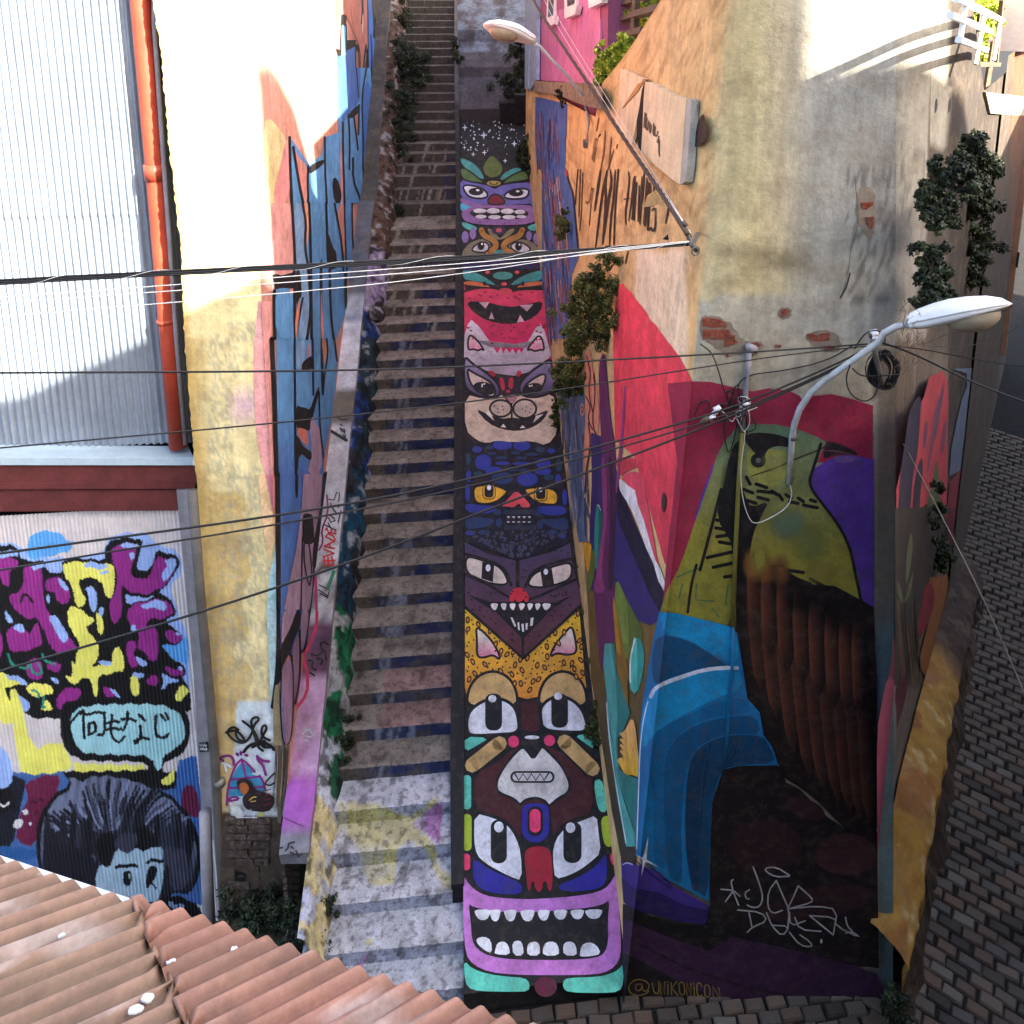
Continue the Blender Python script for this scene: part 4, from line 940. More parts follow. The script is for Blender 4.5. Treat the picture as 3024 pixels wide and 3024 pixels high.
# --- lilac mouth
tp(Z2, [(692,1128),(760,1128),(800,1165),(900,1172),(1050,1168),(1110,1175),(1138,1215),(1140,1250),(1090,1276),(1000,1284),(850,1284),(740,1272),(704,1245),(700,1205),(740,1180),(692,1150)], S(142,104,158))
tp(Z2, [(694,1152),(735,1172),(765,1180),(720,1198),(696,1205)], S(84,170,206)); tp(Z2, [(1092,1165),(1132,1160),(1138,1190),(1118,1182)], S(84,170,206))
tp(Z2, [(738,1214),(790,1188),(920,1188),(1050,1193),(1090,1215),(1062,1247),(920,1253),(790,1248)], BK)
for x, y, rx, ry in ((806,1203,38,13),(882,1203,38,15),(962,1205,38,15),(1034,1209,31,13),(812,1236,32,11),(890,1239,36,12),(972,1239,38,12),(1042,1236,28,9)): te(Z2, x, y, rx, ry, S(214,214,218))
for _ in range(50):
    x, y = random.uniform(705, 1135), random.uniform(1180, 1280)
    if abs(y-1220) > 38: te(Z2, x, y, 5, 3, S(104,70,120))
# --- top face and leaves
tp(Z2, [(690,1018),(780,1045),(860,1060),(890,1082),(922,1060),(1000,1045),(1112,1040),(1127,1160),(1040,1166),(900,1172),(780,1160),(690,1125)], S(104,102,172))
for P_, pc in (([(706,1052),(800,1064),(852,1100),(846,1132),(760,1132),(720,1100)], (784,1093)), ([(1087,1074),(1082,1122),(1030,1137),(943,1132),(948,1105),(1000,1080)], (1012,1099))):
    outl(Z2, P_, 11, BK, S(212,218,226)); te(Z2, pc[0], pc[1], 42, 22, BK); te(Z2, pc[0]+10, pc[1]-8, 10, 6, WH)
outl(Z2, [(868,1116),(895,1106),(926,1120),(952,1150),(936,1167),(860,1167),(848,1146)], 9, BK, S(120,34,44))
TL_, GR_ = S(72,152,148), S(82,116,62)
for P_, c in (([(690,893),(760,918),(815,968),(840,1032),(780,1012),(720,962),(691,925)], TL_), ([(690,952),(740,970),(800,1018),(842,1047),(740,1037),(698,1012)], GR_), ([(1042,953),(1000,953),(940,983),(916,1020),(928,1037),(1000,992),(1050,975)], TL_),
             ([(1062,968),(1087,1010),(1082,1027),(1000,1037),(928,1052),(970,1010),(1020,985)], GR_), ([(875,876),(920,918),(942,960),(926,1002),(880,1020),(834,1002),(816,955),(840,913)], S(92,112,52))): outl(Z2, P_, 9, BK, c)
te(Z2, 885, 1046, 46, 20, BK); te(Z2, 885, 1046, 40, 15, S(158,146,70))
for x in (866, 904): te(Z2, x, 1043, 5, 5, BK)
tl(Z2, [(868,1050),(885,1055),(904,1050)], 4, BK)
# --- stars
STW = S(206,214,226)
for x, y, r_ in ((768,680,20),(893,682,18),(1023,632,18),(985,700,18),(1075,655,16),(720,728,20),(828,772,25),(1075,743,16),(1002,820,20),(768,880,16),(832,870,18),(718,842,13),(950,917,15)):
    T.poly(Z2([(x, y-r_), (x+r_*.2, y-r_*.2), (x+r_*.85, y), (x+r_*.2, y+r_*.2), (x, y+r_), (x-r_*.2, y+r_*.2), (x-r_*.85, y), (x-r_*.2, y-r_*.2)]), STW, 0)
for _ in range(120):
    x, y = random.uniform(692, 1105), random.uniform(640, 920)
    if y > 860 and (x < 760 or x > 990 or 800 < x < 950): continue
    r_ = random.choice((2.2, 2.8, 3.4, 4.6)); te(Z2, x, y, r_, r_, STW)
T.build(['totem_painting'], [ramp])
# ================================================================== bird mural, wraps the corner of the right house
B = Paint([WA, WD], splitR, .007, .0005)
def bp(Zc, pts, c, sm=1, jag=0): B.poly(Zc(pts), c, sm, jag)
def bl(Zc, pts, w_, c, sm=2, taper=False): B.line(Zc(pts), w_*Zc.k, c, sm, False, taper)
KA, KB, KC = Crop(1650, 1350, 400), Crop(1650, 1900, 600), Crop(1600, 500, 500)
# blue streaked paint, far left of the wall
bp(K1, [(505,1105),(620,1125),(720,1150),(870,1190),(860,1500),(850,1700),(845,1932),(530,1932),(500,1600)], S(74,108,176), 0)
bp(KC, [(0,0),(275,0),(300,120),(350,260),(365,420),(380,640),(410,900),(420,1000),(340,1200),(330,1500),(320,1932),(0,1932)], S(84,118,176), 0)
rb_ = random.Random(5)
for _ in range(260):
    x, y, L_ = rb_.uniform(0, 330), rb_.uniform(0, 1850), rb_.uniform(60, 330); c = rb_.choice([S(150,110,110), S(46,60,110), S(190,150,140), S(170,84,80), S(120,140,190), S(60,58,90), S(206,190,180)])
    if x > 90 + y*.10 + 130: continue
    bl(KC, [(x, y), (x + 4 + L_*.05, y + L_)], rb_.uniform(4, 11), c, 0)
for _ in range(120):
    x, y, L_ = rb_.uniform(510, 790), rb_.uniform(1220, 1850), rb_.uniform(60, 260); c = rb_.choice([S(150,110,120), S(46,60,120), S(120,90,110), S(110,130,190), S(60,50,80)])
    bl(K1, [(x, y), (x + L_*.02, y + L_)], rb_.uniform(4, 9), c, 0)
# lower part of the streaked wall beside the totem
bp(Z5, [(1240,250),(1400,300),(1410,500),(1420,800),(1400,900),(1420,1160),(1370,1160),(1330,900),(1300,650)], S(96,116,146), 0)
for _ in range(90):
    x, y, L_ = rb_.uniform(1260, 1400), rb_.uniform(330, 1000), rb_.uniform(40, 150); bl(Z5, [(x + (y-400)*.05, y), (x + (y-400)*.05 + L_*.05, y + L_)], rb_.uniform(3, 7), rb_.choice([S(60,66,92), S(160,170,190), S(110,100,104), S(74,92,132)]), 0)
bp(Z5, [(1400,80),(1440,60),(1450,200),(1480,300),(1490,520),(1440,560),(1400,900),(1395,700),(1410,400)], S(224,150,120)); 
for P_ in ([(1415,100),(1440,200),(1425,300),(1450,420)], [(1410,330),(1440,380),(1420,460),(1450,520)], [(1455,200),(1465,330),(1445,470),(1470,560)], [(1425,480),(1440,600),(1410,760),(1405,880)]): bl(Z5, P_, 7, S(60,30,40))
te_ = lambda Zc, x, y, rx, ry, c, rot=0: B.poly(Zc(ell(x, y, rx, ry, rot)), c, 0)
te_(Z5, 1390, 405, 14, 36, S(206,150,130)); te_(Z5, 1390, 405, 8, 22, S(90,50,60)); te_(Z5, 1390, 405, 4, 12, S(206,150,130))
bp(Z5, [(1395,1160),(1470,1160),(1500,1300),(1640,1500),(1900,1420),(1860,1620),(1800,1932),(1760,2400),(1690,3050),(1640,3120),(1560,2700),(1500,2300),(1440,1932),(1420,1500)], lambda x, y: mixc(S(132,104,52), S(60,52,40), min(1, max(0, (y-1700)/700))), 0)
# red, white, navy and purple fields
bp(KC, [(885,1310),(920,1300),(960,1360),(1020,1400),(1070,1490),(1130,1560),(1200,1650),(1230,1720),(1300,1790),(1340,1850),(1400,1932),(1560,2140),(1700,2410),(1690,2700),(1620,3400),(1500,4500),(1400,4500),(1180,3700),(1060,3270),(840,3080),(820,1932),(830,1650)], grad(KC, 1300, 4400, S(246,78,92), S(216,66,84)), 0, 2)
bp(KA, [(870,285),(1050,190),(1190,240),(1240,560),(1310,900),(1400,1450),(1480,1700),(1440,1720),(1300,1300),(1180,800),(1060,500),(960,360)], S(232,84,104))
bp(KA, [(790,0),(1070,0),(1180,120),(1000,190),(870,285),(830,150)], S(206,70,80))
bp(KA, [(460,-350),(600,-300),(640,-100),(760,0),(850,300),(850,420),(900,480),(1240,1300),(1480,1800),(1480,1932),(1500,2300),(1300,2400),(1050,2300),(900,2050),(780,1932),(700,1932),(430,1900),(440,1000),(470,400)], S(58,46,108), 0)
bp(KA, [(830,420),(880,500),(940,590),(1030,800),(1130,1030),(1240,1290),(1360,1580),(1470,1840),(1500,1932),(1480,2250),(1300,1960),(1200,1760),(1080,1450),(980,1190),(880,980),(820,820)], S(30,28,52), 0, 3)
bp(KA, [(852,335),(910,340),(1000,395),(1080,490),(1150,680),(1210,900),(1290,1180),(1370,1440),(1440,1620),(1500,1760),(1585,1830),(1560,1932),(1480,1880),(1440,1760),(1330,1500),(1240,1290),(1130,1010),(1050,830),(980,640),(920,540),(880,460)], S(236,234,232), 0, 4)
# plum stems
PLUM, PLUM2, PLUM3 = S(150,66,118), S(104,44,90), S(62,34,62)
bp(Z5, [(1480,150),(1515,60),(1530,200),(1545,420),(1580,640),(1575,800),(1590,1000),(1560,1330),(1600,1500),(1580,1700),(1545,1800),(1500,1932),(1480,1760),(1455,1450),(1470,1330),(1500,1160),(1525,900),(1500,650),(1490,400)], PLUM2)
bp(KA, [(610,0),(650,0),(690,500),(690,800),(660,1130),(600,1700),(680,1932),(500,1932),(500,1800),(540,1640),(640,930),(620,500)], PLUM); bp(KA, [(700,0),(760,0),(800,400),(830,700),(800,1200),(770,1900),(700,1900),(730,1100),(740,500)], PLUM3)
bl(Z5, [(1632,270),(1622,480),(1600,700),(1585,880)], 16, PLUM, 2, True)
# leaves
def leaf(Zc, P_, c, c2, hl=None):
    bp(Zc, P_, c); cx = sum(p[0] for p in P_)/len(P_); bp(Zc, [(cx + (x-cx)*(.1 if x > cx else 1) , y) for x, y in P_], c2)
    if hl: bl(Zc, hl, 8, S(230,236,236))
leaf(KA, [(560,640),(620,760),(625,900),(600,1150),(560,1500),(525,1650),(505,1300),(510,1000),(530,780)], S(34,110,98), S(52,146,128), [(545,700),(565,668),(600,760)])
leaf(Z5, [(1582,1355),(1640,1480),(1705,1600),(1745,1690),(1690,1790),(1640,1840),(1600,1700),(1575,1500)], S(92,112,48), S(120,140,60))
leaf(Z5, [(1560,1440),(1590,1560),(1640,1830),(1660,1960),(1620,1960),(1580,1750)], S(150,108,40), S(184,132,44))
leaf(Z5, [(1700,1690),(1745,1760),(1740,1900),(1700,2040),(1655,1990),(1660,1800)], S(48,150,140), S(80,186,170), [(1665,1960),(1662,1830),(1690,1710)])
bp(KA, [(340,1220),(410,1215),(470,1240),(460,1380),(430,1640),(400,1620),(370,1400)], S(226,164,44)); bp(KA, [(470,1300),(520,1350),(520,1640),(440,1932),(380,1932),(440,1600)], S(104,118,50))
bp(KB, [(435,0),(530,0),(545,250),(600,420),(680,660),(640,760),(600,860),(560,900),(560,1100),(580,1200),(640,1250),(730,1280),(760,1290),(735,1932),(640,1932),(560,1500),(510,1150),(470,880),(455,500),(425,200)], S(46,128,120), 0)
bp(KB, [(440,0),(500,0),(540,300),(560,700),(540,1000),(620,1500),(720,1800),(730,1932),(640,1932),(560,1500),(510,1150),(470,880),(455,500),(425,200)], S(82,168,160), 0)
bp(KB, [(530,60),(600,130),(650,300),(665,600),(640,560),(580,350),(545,220)], S(138,104,46)); bp(KB, [(600,0),(700,0),(660,200),(655,160)], S(104,124,52), 0)
bl(KB, [(455,560),(470,800),(520,1200),(580,1550),(640,1900)], 9, S(224,236,236)); bl(KB, [(560,1180),(600,1440),(720,1780)], 6, S(24,60,64)); bl(KB, [(500,680),(480,800),(520,960)], 5, S(24,60,64))
# yellow hand
bp(KB, [(685,715),(720,740),(740,900),(766,1150),(762,1280),(700,1245),(640,1262),(560,1130),(562,1090),(620,1085),(575,1015),(610,1010),(572,960),(612,955),(572,905),(615,900),(570,855),(620,840),(650,790)], grad(KB, 750, 1250, S(240,178,110), S(232,176,40)))
for y in (905, 960, 1012, 1084): bl(KB, [(565,y),(600,y-6),(616,y+8)], 6, S(70,40,20))
# --- bird: dark red ground
bp(Z6, [(-60,250),(75,245),(190,246),(300,268),(385,298),(430,300),(520,281),(640,300),(700,326),(722,372),(770,332),(880,318),(1000,345),(1118,378),(1118,700),(1000,720),(800,700),(400,700),(200,1000),(40,1400),(-90,1640),(-60,1300),(0,700)], S(150,40,68), 0, 3)
te_(Z6, 1000, 480, 60, 40, S(156,44,70))
# purple field
bp(Z6, [(1120,688),(1040,670),(960,663),(860,690),(788,740),(752,800),(768,862),(838,952),(918,1072),(978,1182),(1028,1342),(1058,1500),(1088,1700),(1100,1932),(1130,1932),(1122,1300)], S(92,58,150), 0, 2)
bp(Z6, [(214,672),(196,760),(130,1000),(88,1050),(150,860)], S(92,58,150))
# body
bodyg = lambda x, y: (mixc(S(96,124,96), S(148,138,56), min(1, max(0, ((y-1000)*1.932-500)/700))) if (y-1000)*1.932 < 1450 else mixc(S(148,138,56), S(40,26,22), min(1, ((y-1000)*1.932-1450)/300)))
bp(Z6, [(262,600),(330,515),(430,486),(560,490),(680,514),(790,558),(850,590),(800,700),(752,800),(766,868),(850,968),(940,1118),(992,1230),(1022,1400),(1052,1560),(1100,1800),(1118,1932),(360,1932),(340,1660),(150,1610),(-100,1560),(-60,1440),(20,1290),(110,1020),(190,790),(226,668)], bodyg, 0)
bp(Z6, [(-95,1560),(-55,1440),(20,1290),(110,1030),(160,1040),(200,1250),(300,1300),(320,1660),(150,1612)], S(140,136,52))
for P_ in ([(30,1400),(10,1480)], [(110,1400),(105,1490),(210,1500)], [(290,1410),(275,1520)], [(200,1540),(240,1590)], [(0,1360),(120,1310)]): bl(Z6, P_, 9, S(70,110,76), 0)
bp(Z6, [(400,620),(500,630),(640,640),(640,760),(560,860),(420,800),(395,720)], S(140,142,70))
# black of nape and back
bp(Z6, [(300,650),(345,575),(385,600),(362,720),(352,800),(390,905),(420,965),(525,925),(482,1010),(432,1110),(412,1250),(392,1400),(385,1932),(345,1932),(335,1500),(330,1200),(215,1010),(262,850)], BK)
bp(Z6, [(372,560),(440,533),(560,543),(652,572),(646,622),(560,610),(508,640),(498,690),(440,655),(398,600)], BK); te_(Z6, 462, 695, 44, 42, BK); te_(Z6, 462, 695, 15, 15, S(96,96,90))
bl(Z6, [(420,785),(560,740),(690,680),(800,640),(870,600)], 12, S(60,50,40), 2, True); bl(Z6, [(850,590),(930,610),(1030,660)], 22, S(60,34,46), 2, True)
for P_ in ([(225,1035),(300,1045)], [(220,1080),(310,1095)], [(225,1130),(330,1115)], [(240,1160),(300,1170)], [(170,1250),(320,1215)], [(205,1305),(340,1275)], [(270,1360),(345,1350)], [(395,790),(415,830)], [(450,830),(510,850)], [(460,870),(560,880)], [(540,870),(570,890)], [(580,890),(600,920)], [(620,890),(650,910)], [(640,930),(690,940)],
           [(690,910),(720,930)], [(720,950),(800,965)], [(760,920),(790,930)], [(460,905),(520,920)], [(380,860),(430,880)], [(390,920),(450,940)], [(625,1320),(720,1335)], [(760,1370),(920,1460)], [(650,1360),(760,1400)], [(790,1440),(870,1480)], [(860,1500),(990,1550)], [(960,1500),(1020,1510)]): bl(Z6, P_, 20, BK, 0)
bl(Z6, [(110,1290),(80,1400),(60,1560)], 16, BK); bl(Z6, [(250,860),(190,1100),(130,1320)], 18, BK)
bl(Z6, [(820,600),(770,760),(752,810),(770,868),(850,970),(925,1070),(985,1190),(1015,1340),(1050,1500),(1080,1720),(1100,1900)], 16, BK)
bp(Z9, [(330,-270),(400,150),(480,300),(540,460),(640,560),(760,660),(900,760),(1140,860),(1138,0),(1120,-400),(900,-520),(380,-560)], S(24,16,18), 0)
# dark wing with feathers
bp(Z6, [(400,1290),(450,1252),(515,1300),(600,1285),(655,1345),(760,1405),(860,1482),(960,1540),(1046,1560),(1085,1800),(1125,1932),(1135,2500),(1135,2830),(1000,2830),(900,2740),(800,2640),(700,2560),(600,2500),(560,2360),(480,2140),(385,1932)], S(30,20,20), 0)
fe = [(410,1290,2010,78,70),(480,1300,2180,84,90),(560,1320,2380,90,110),(640,1360,2520,92,120),(720,1420,2600,94,120),(800,1480,2660,96,120),(880,1530,2730,92,110),(960,1560,2780,88,90),(1030,1600,2800,76,70)]
fe2 = [(430,1270,1640,80,20),(510,1290,1800,84,20),(600,1320,1900,86,24),(690,1400,1960,84,26),(780,1470,2040,84,26),(870,1530,2100,80,24),(950,1570,2130,76,22),(1020,1600,2160,66,20)]
for q_, row in enumerate((fe, fe2)):
    for cx, y0_, y1_, w_, lean in row:
        hgt = y1_ - y0_
        def fc(x, y, cx=cx, w_=w_, lean=lean, y0_=y0_, hgt=hgt, q_=q_):
            X, Y = (x-2000)*1.932, (y-1000)*1.932; t = min(1, max(0, (Y-y0_)/hgt)); u = min(1, max(0, (X - cx - lean*t + w_*.5)/w_))
            br_ = mixc(S(20,15,16), S(116,64,42), math.sin(math.pi*min(1, t*1.05))**.6) if q_ else mixc(S(24,17,18), S(104,58,38), min(1, t*1.3))
            return mixc(br_, S(22,15,17), min(1, u*1.7))
        n_ = 9; Lf = [(cx - w_*.5*min(1, .55 + t*1.4)*(1 if t < .75 else math.sqrt(max(0, 1-((t-.75)/.25)**2))) + lean*t, y0_ + hgt*t) for t in np.linspace(0, 1, n_)]
        Rt_ = [(cx + w_*.5*min(1, .55 + t*1.4)*(1 if t < .75 else math.sqrt(max(0, 1-((t-.75)/.25)**2))) + lean*t, y0_ + hgt*t) for t in np.linspace(0, 1, n_)]
        fm = [((a_[0]*.72 + b_[0]*.28), a_[1]) for a_, b_ in zip(Lf, Rt_)]
        l = B.layer(Z6(Lf + Rt_))
        for i in range(n_-1):
            B.put(Z6([Lf[i], fm[i], fm[i+1], Lf[i+1]]), fc, l); B.put(Z6([fm[i], Rt_[i], Rt_[i+1], fm[i+1]]), fc, l)
        bl(Z6, [(x_ + 4, y_) for x_, y_ in Rt_[1:]], 7, S(12,10,12), 0)
for x_, y_, c in ((430,1290,S(150,104,50)),(500,1310,S(140,90,46)),(590,1320,S(120,80,44)),(470,1250,S(150,140,60))): B.fog((2000 + x_/1.932), (1000 + y_/1.932), 34, 60, c, 0, .8)
for x_, y_, rx_, ry_, c, a_ in ((560,700,90,70,S(150,150,90),.6),(640,1060,130,110,S(92,122,98),.7),(760,1180,120,120,S(120,130,70),.6),(820,1330,110,80,S(150,138,60),.6),(900,1560,90,110,S(24,18,18),.7),(700,1500,120,80,S(26,20,18),.7),(300,820,60,160,S(40,44,40),.6),(960,690,90,30,S(140,110,170),.5)): B.fog(2000 + x_/1.932, 1000 + y_/1.932, rx_/1.932, ry_/1.932, c, 0, a_)
bp(Z6, [(850,585),(900,600),(975,632),(1040,668),(960,655),(880,668),(830,690)], S(36,26,32)); bl(Z6, [(840,640),(900,640),(1000,660)], 6, S(120,80,96), 1, True)
# trousers
CYAN = S(20,140,196)
bp(Z9, [(-104,-372),(0,-364),(300,-292),(342,-252),(382,0),(400,120),(470,200),(492,330),(542,400),(578,505),(350,506),(262,530),(222,640),(192,900),(182,1282),(20,1192),(-100,1132),(-160,1060),(-238,1010),(-236,800),(-222,500),(-216,300),(-192,100),(-140,-200)], S(12,112,168), 0)
bp(Z9, [(-104,-372),(0,-364),(300,-292),(342,-252),(352,-60),(200,-130),(60,-220),(-80,-250)], CYAN)
bp(Z9, [(-120,-250),(60,-215),(190,-130),(300,-60),(250,-45),(60,-20),(-60,10),(-130,60),(-150,-100)], S(10,74,116))
bp(Z9, [(-140,60),(-60,10),(100,-40),(350,-50),(380,60),(200,130),(0,230),(-150,330),(-190,420),(-215,320),(-190,150)], CYAN)
bp(Z9, [(-150,330),(0,240),(200,150),(395,110),(420,200),(300,215),(120,250),(0,330),(-60,420),(-80,620),(-60,900),(-60,1100),(-140,1070),(-130,700),(-170,500)], S(12,96,148))
bp(Z9, [(-60,420),(0,340),(120,260),(300,225),(450,215),(480,330),(350,320),(220,340),(110,400),(50,520),(20,800),(30,1100),(20,1190),(-60,1120),(-70,850),(-80,620)], S(10,80,126))
bp(Z9, [(60,500),(120,400),(230,345),(350,325),(490,335),(530,400),(565,490),(350,500),(255,525),(215,640),(188,900),(178,1260),(110,1220),(70,1000),(50,760)], S(10,62,98))
bp(Z9, [(60,500),(130,410),(180,400),(140,520),(120,800),(130,1230),(80,1210),(40,900)], S(10,50,82))
bl(Z9, [(-150,110),(-132,66),(-72,32),(20,0),(140,-40),(260,-55),(342,-52)], 22, S(206,220,240), 2); bl(Z9, [(-232,980),(-222,700),(-214,420),(-196,250),(-168,140)], 7, S(214,232,240))
bl(Z9, [(342,360),(330,440),(290,490)], 5, S(8,30,50)); bl(Z9, [(190,380),(150,600),(130,900)], 5, S(8,34,56))
# dark ground under the bird
bp(Z9, [(186,1290),(200,720),(262,530),(350,505),(580,503),(622,600),(700,640),(860,800),(1000,892),(1140,880),(1150,1660),(1000,1642),(600,1542),(320,1482),(180,1552)], S(22,14,18), 0)
for x, y, rx, ry, rot, c in ((730,750,120,56,22,S(52,26,34)),(960,1010,180,120,0,S(58,30,36)),(500,960,210,150,0,S(40,20,26)),(800,1290,330,90,-10,S(44,22,28))): te_(Z9, x, y, rx, ry, c, rot)
for y in (880, 960, 1005, 1050, 1280): bl(Z9, [(320,y),(600,y+8),(900,y+14),(1120,y-10)], 6, S(28,16,20), 2, True)
# shoe, sparkle, floor
bp(Z9, [(-322,1040),(-300,1062),(-240,1068),(-190,1080),(-100,1112),(-20,1190),(120,1270),(176,1300),(176,1400),(150,1412),(0,1392),(-150,1352),(-260,1330),(-308,1280)], S(62,44,128), 0)
bp(Z9, [(-318,1140),(-250,1200),(-100,1230),(40,1300),(176,1330),(176,1400),(150,1412),(0,1392),(-150,1352),(-260,1330),(-308,1280)], S(38,28,88), 0)
bl(Z9, [(-240,1040),(-180,1100),(-60,1190),(-30,1210),(-40,1180),(-140,1090)], 6, S(20,14,50)); bl(Z9, [(-310,1070),(-290,1056),(-255,1068)], 7, S(190,180,220))
bp(Z9, [(-310,1290),(-150,1362),(0,1400),(160,1418),(190,1300),(330,1480),(200,1570),(0,1510),(-200,1420),(-312,1380)], S(14,11,14), 0)
bp(Z9, [(-312,1372),(-200,1420),(0,1500),(180,1560),(320,1480),(600,1542),(1000,1642),(1135,1692),(1185,1800),(1195,1990),(450,1990),(250,1850),(-60,1700),(-310,1560)], S(56,30,62), 0)
bp(Z9, [(-312,1560),(-60,1700),(250,1850),(460,1990),(-312,1990)], S(20,17,20), 0)
bl(Z9, [(-312,1470),(-150,1560),(100,1680),(500,1800),(1000,1860)], 16, S(36,18,40), 2, True)
sp = (-187, 1040)
for dx, dy in ((22,-130), (80,42), (-55,-30), (-18,95)): B.poly(Z9([(sp[0]+dx, sp[1]+dy), (sp[0]+dy*.09, sp[1]-dx*.09), (sp[0]-dx*.05, sp[1]-dy*.05), (sp[0]-dy*.09, sp[1]+dx*.09)]), S(214,226,244), 0)
# pilaster strip colours and scribble
TAG = S(176,176,180)
for P_ in ([(318,1155),(305,1165),(318,1215),(315,1225),(275,1280)], [(250,1210),(320,1215),(358,1250)], [(318,1220),(350,1300)], [(433,1083),(470,1180),(490,1260),(470,1310),(430,1315),(400,1300)], [(412,1212),(385,1230),(392,1262),(410,1265)], [(640,1135),(560,1140),(500,1105),(510,1085),(570,1085),(640,1130)],
           [(565,1160),(520,1220),(515,1310),(545,1350),(600,1330)], [(565,1160),(600,1240),(640,1330),(630,1440)], [(690,1190),(660,1260),(630,1320)], [(690,1190),(770,1260),(770,1285),(640,1320)], [(640,1320),(800,1305),(915,1325),(890,1470)], [(345,1328),(480,1340),(515,1390),(430,1425),(400,1455)], [(410,1345),(425,1420)],
           [(510,1345),(540,1420),(600,1480),(640,1420),(540,1415)], [(640,1340),(645,1420),(730,1390)], [(670,1370),(700,1440),(820,1450)], [(755,1360),(890,1470)], [(755,1360),(900,1370),(905,1420),(1050,1490),(1000,1450),(960,1460)], [(960,1370),(970,1420),(1000,1450)], [(640,1455),(700,1530),(770,1540),(760,1510),(700,1470)]): bl(Z9, P_, 8, TAG, 1)
te_(Z9, 822, 1506, 7, 13, TAG)
KD = Crop(1700, 2500, 524); GOLD = S(150,124,66); kk = 1932/1092
def gl(P_, w_=7): bl(KD, [(x*kk, y*kk) for x, y in P_], w_*kk, GOLD, 0)
def gs(P_, w_=7): bl(KD, [(x*kk, y*kk) for x, y in P_], w_*kk, GOLD, 2)
gs([(452,850),(430,825),(380,815),(340,835),(324,870),(335,902),(375,918),(420,912),(450,890)]); gs([(405,848),(380,845),(366,865),(375,888),(398,885),(408,862),(410,848),(410,880),(425,892),(448,880),(452,852)], 6)
gs([(470,840),(478,880),(488,905),(508,905),(514,880),(512,832)]); gl([(524,910),(522,835),(550,908),(548,832)]); gl([(568,850),(568,908)]); gl([(568,832),(568,838)]); gl([(588,836),(590,912)]); gl([(622,830),(592,870),(628,915)])
gs([(636,850),(640,905),(660,915),(672,900),(668,845),(650,832),(634,845)]); gl([(684,918),(682,838),(712,920),(708,840)]); gl([(728,862),(730,920)]); gl([(726,842),(726,848)])
gs([(776,862),(768,840),(750,838),(744,860),(748,910),(762,924),(778,912)]); gs([(800,852),(792,870),(795,915),(812,930),(828,912),(826,868),(812,848),(796,858)]); gl([(848,934),(842,862),(892,936),(880,868)])
# letters sprayed on the ochre wall
K2 = Crop(1750, 150, 400); INK = S(60,44,34)
for P_, w_ in (([(985,20),(1000,100),(975,330),(950,500),(960,640)], 22), ([(1045,90),(1030,300),(990,590)], 18), ([(1000,330),(940,340)], 14), ([(1060,80),(1040,420),(1025,570)], 16), ([(1080,150),(1060,400),(1050,580)], 16), ([(1110,180),(1095,600)], 18), ([(1140,80),(1130,380),(1115,630)], 20), ([(1165,20),(1150,260),(1140,380)], 20), ([(1195,90),(1180,400),(1160,630)], 20), ([(1215,150),(1200,460),(1170,640)], 16),
                 ([(1240,150),(1220,450),(1200,700)], 20), ([(1200,640),(1215,710),(1240,650),(1260,710),(1290,690),(1295,440)], 24), ([(1290,440),(1250,470)], 20), ([(1280,160),(1265,420)], 16), ([(670,0),(640,200),(600,480)], 30), ([(745,0),(690,250),(610,900)], 26), ([(745,0),(720,160),(730,350),(690,860)], 26), ([(780,0),(795,150),(760,330),(720,640),(690,860)], 28), ([(835,0),(820,300),(780,600),(770,880)], 22), ([(870,0),(850,250),(830,500),(820,860)], 16),
                 ([(410,0),(395,160),(380,400)], 12), ([(440,0),(430,300),(420,540)], 10), ([(465,40),(450,500),(430,700)], 8), ([(1460,320),(1440,470),(1410,620)], 22), ([(985,930),(950,1080)], 18), ([(560,400),(540,640)], 9)): bl(KC, P_, w_, INK, 1, w_ > 17)
B.line(KC([(270,0),(300,130),(350,260),(365,420),(385,640),(410,920)]), 4, S(40,40,80)); bp(KC, [(262,0),(285,0),(300,80),(285,90)], S(206,66,60))
for P_ in ([(1300,1480),(1290,1700),(1250,1932)], [(1230,1340),(1200,1500)], [(1370,1560),(1340,1932)], [(1440,1640),(1430,1700)], [(1400,1700),(1330,1932)]): bl(K1, P_, 14, S(124,84,52), 1, True)
# bare plaster patches, holes and bricks' surround drawn as paint on plaster
B.build(['ramp_side_mural', 'bird_mural'], [rh, rh])
# ================================================================== mural on the street side (plane C)
Cc = Paint([WC], None, .012, .0006)
KE, KF, KG = Crop(2500, 1000, 524), Crop(2500, 1500, 524), Crop(2500, 2000, 524)
def cp_(Zc, pts, c, sm=1): Cc.poly(Zc(pts), c, sm)
cp_(KE, [(1160,330),(1380,320),(1392,500),(1480,650),(1640,560),(1660,700),(1620,1000),(1590,1250),(1420,1320),(1200,1460),(1120,1500),(1140,1200),(1200,900),(1260,650),(1310,520),(1310,380)], S(96,112,134), 0)
cp_(KE, [(1120,1560),(1250,1420),(1400,1340),(1590,1270),(1560,1600),(1530,1932),(1480,2400),(1110,2420),(1090,1932)], S(128,44,60), 0)
cp_(KE, [(900,420),(1050,350),(1100,450),(1110,700),(1100,1100),(1090,1932),(1050,2300),(850,2300),(880,1800),(700,1900),(545,1932),(540,1650),(620,1300),(660,1000),(760,800),(840,640)], S(176,66,76), 0)
cp_(KE, [(760,640),(820,630),(800,900),(780,1200),(720,1500),(690,1932),(560,1932),(580,1500),(640,1100),(680,800)], S(48,42,62))
for P_ in ([(1010,640),(960,900),(920,1200),(880,1450)], [(1060,500),(1000,800),(960,1100)], [(1080,900),(1040,1250)], [(870,900),(850,1200)]): Cc.line(KE(P_), 34*KE.k, S(104,70,92), 2, False, True)
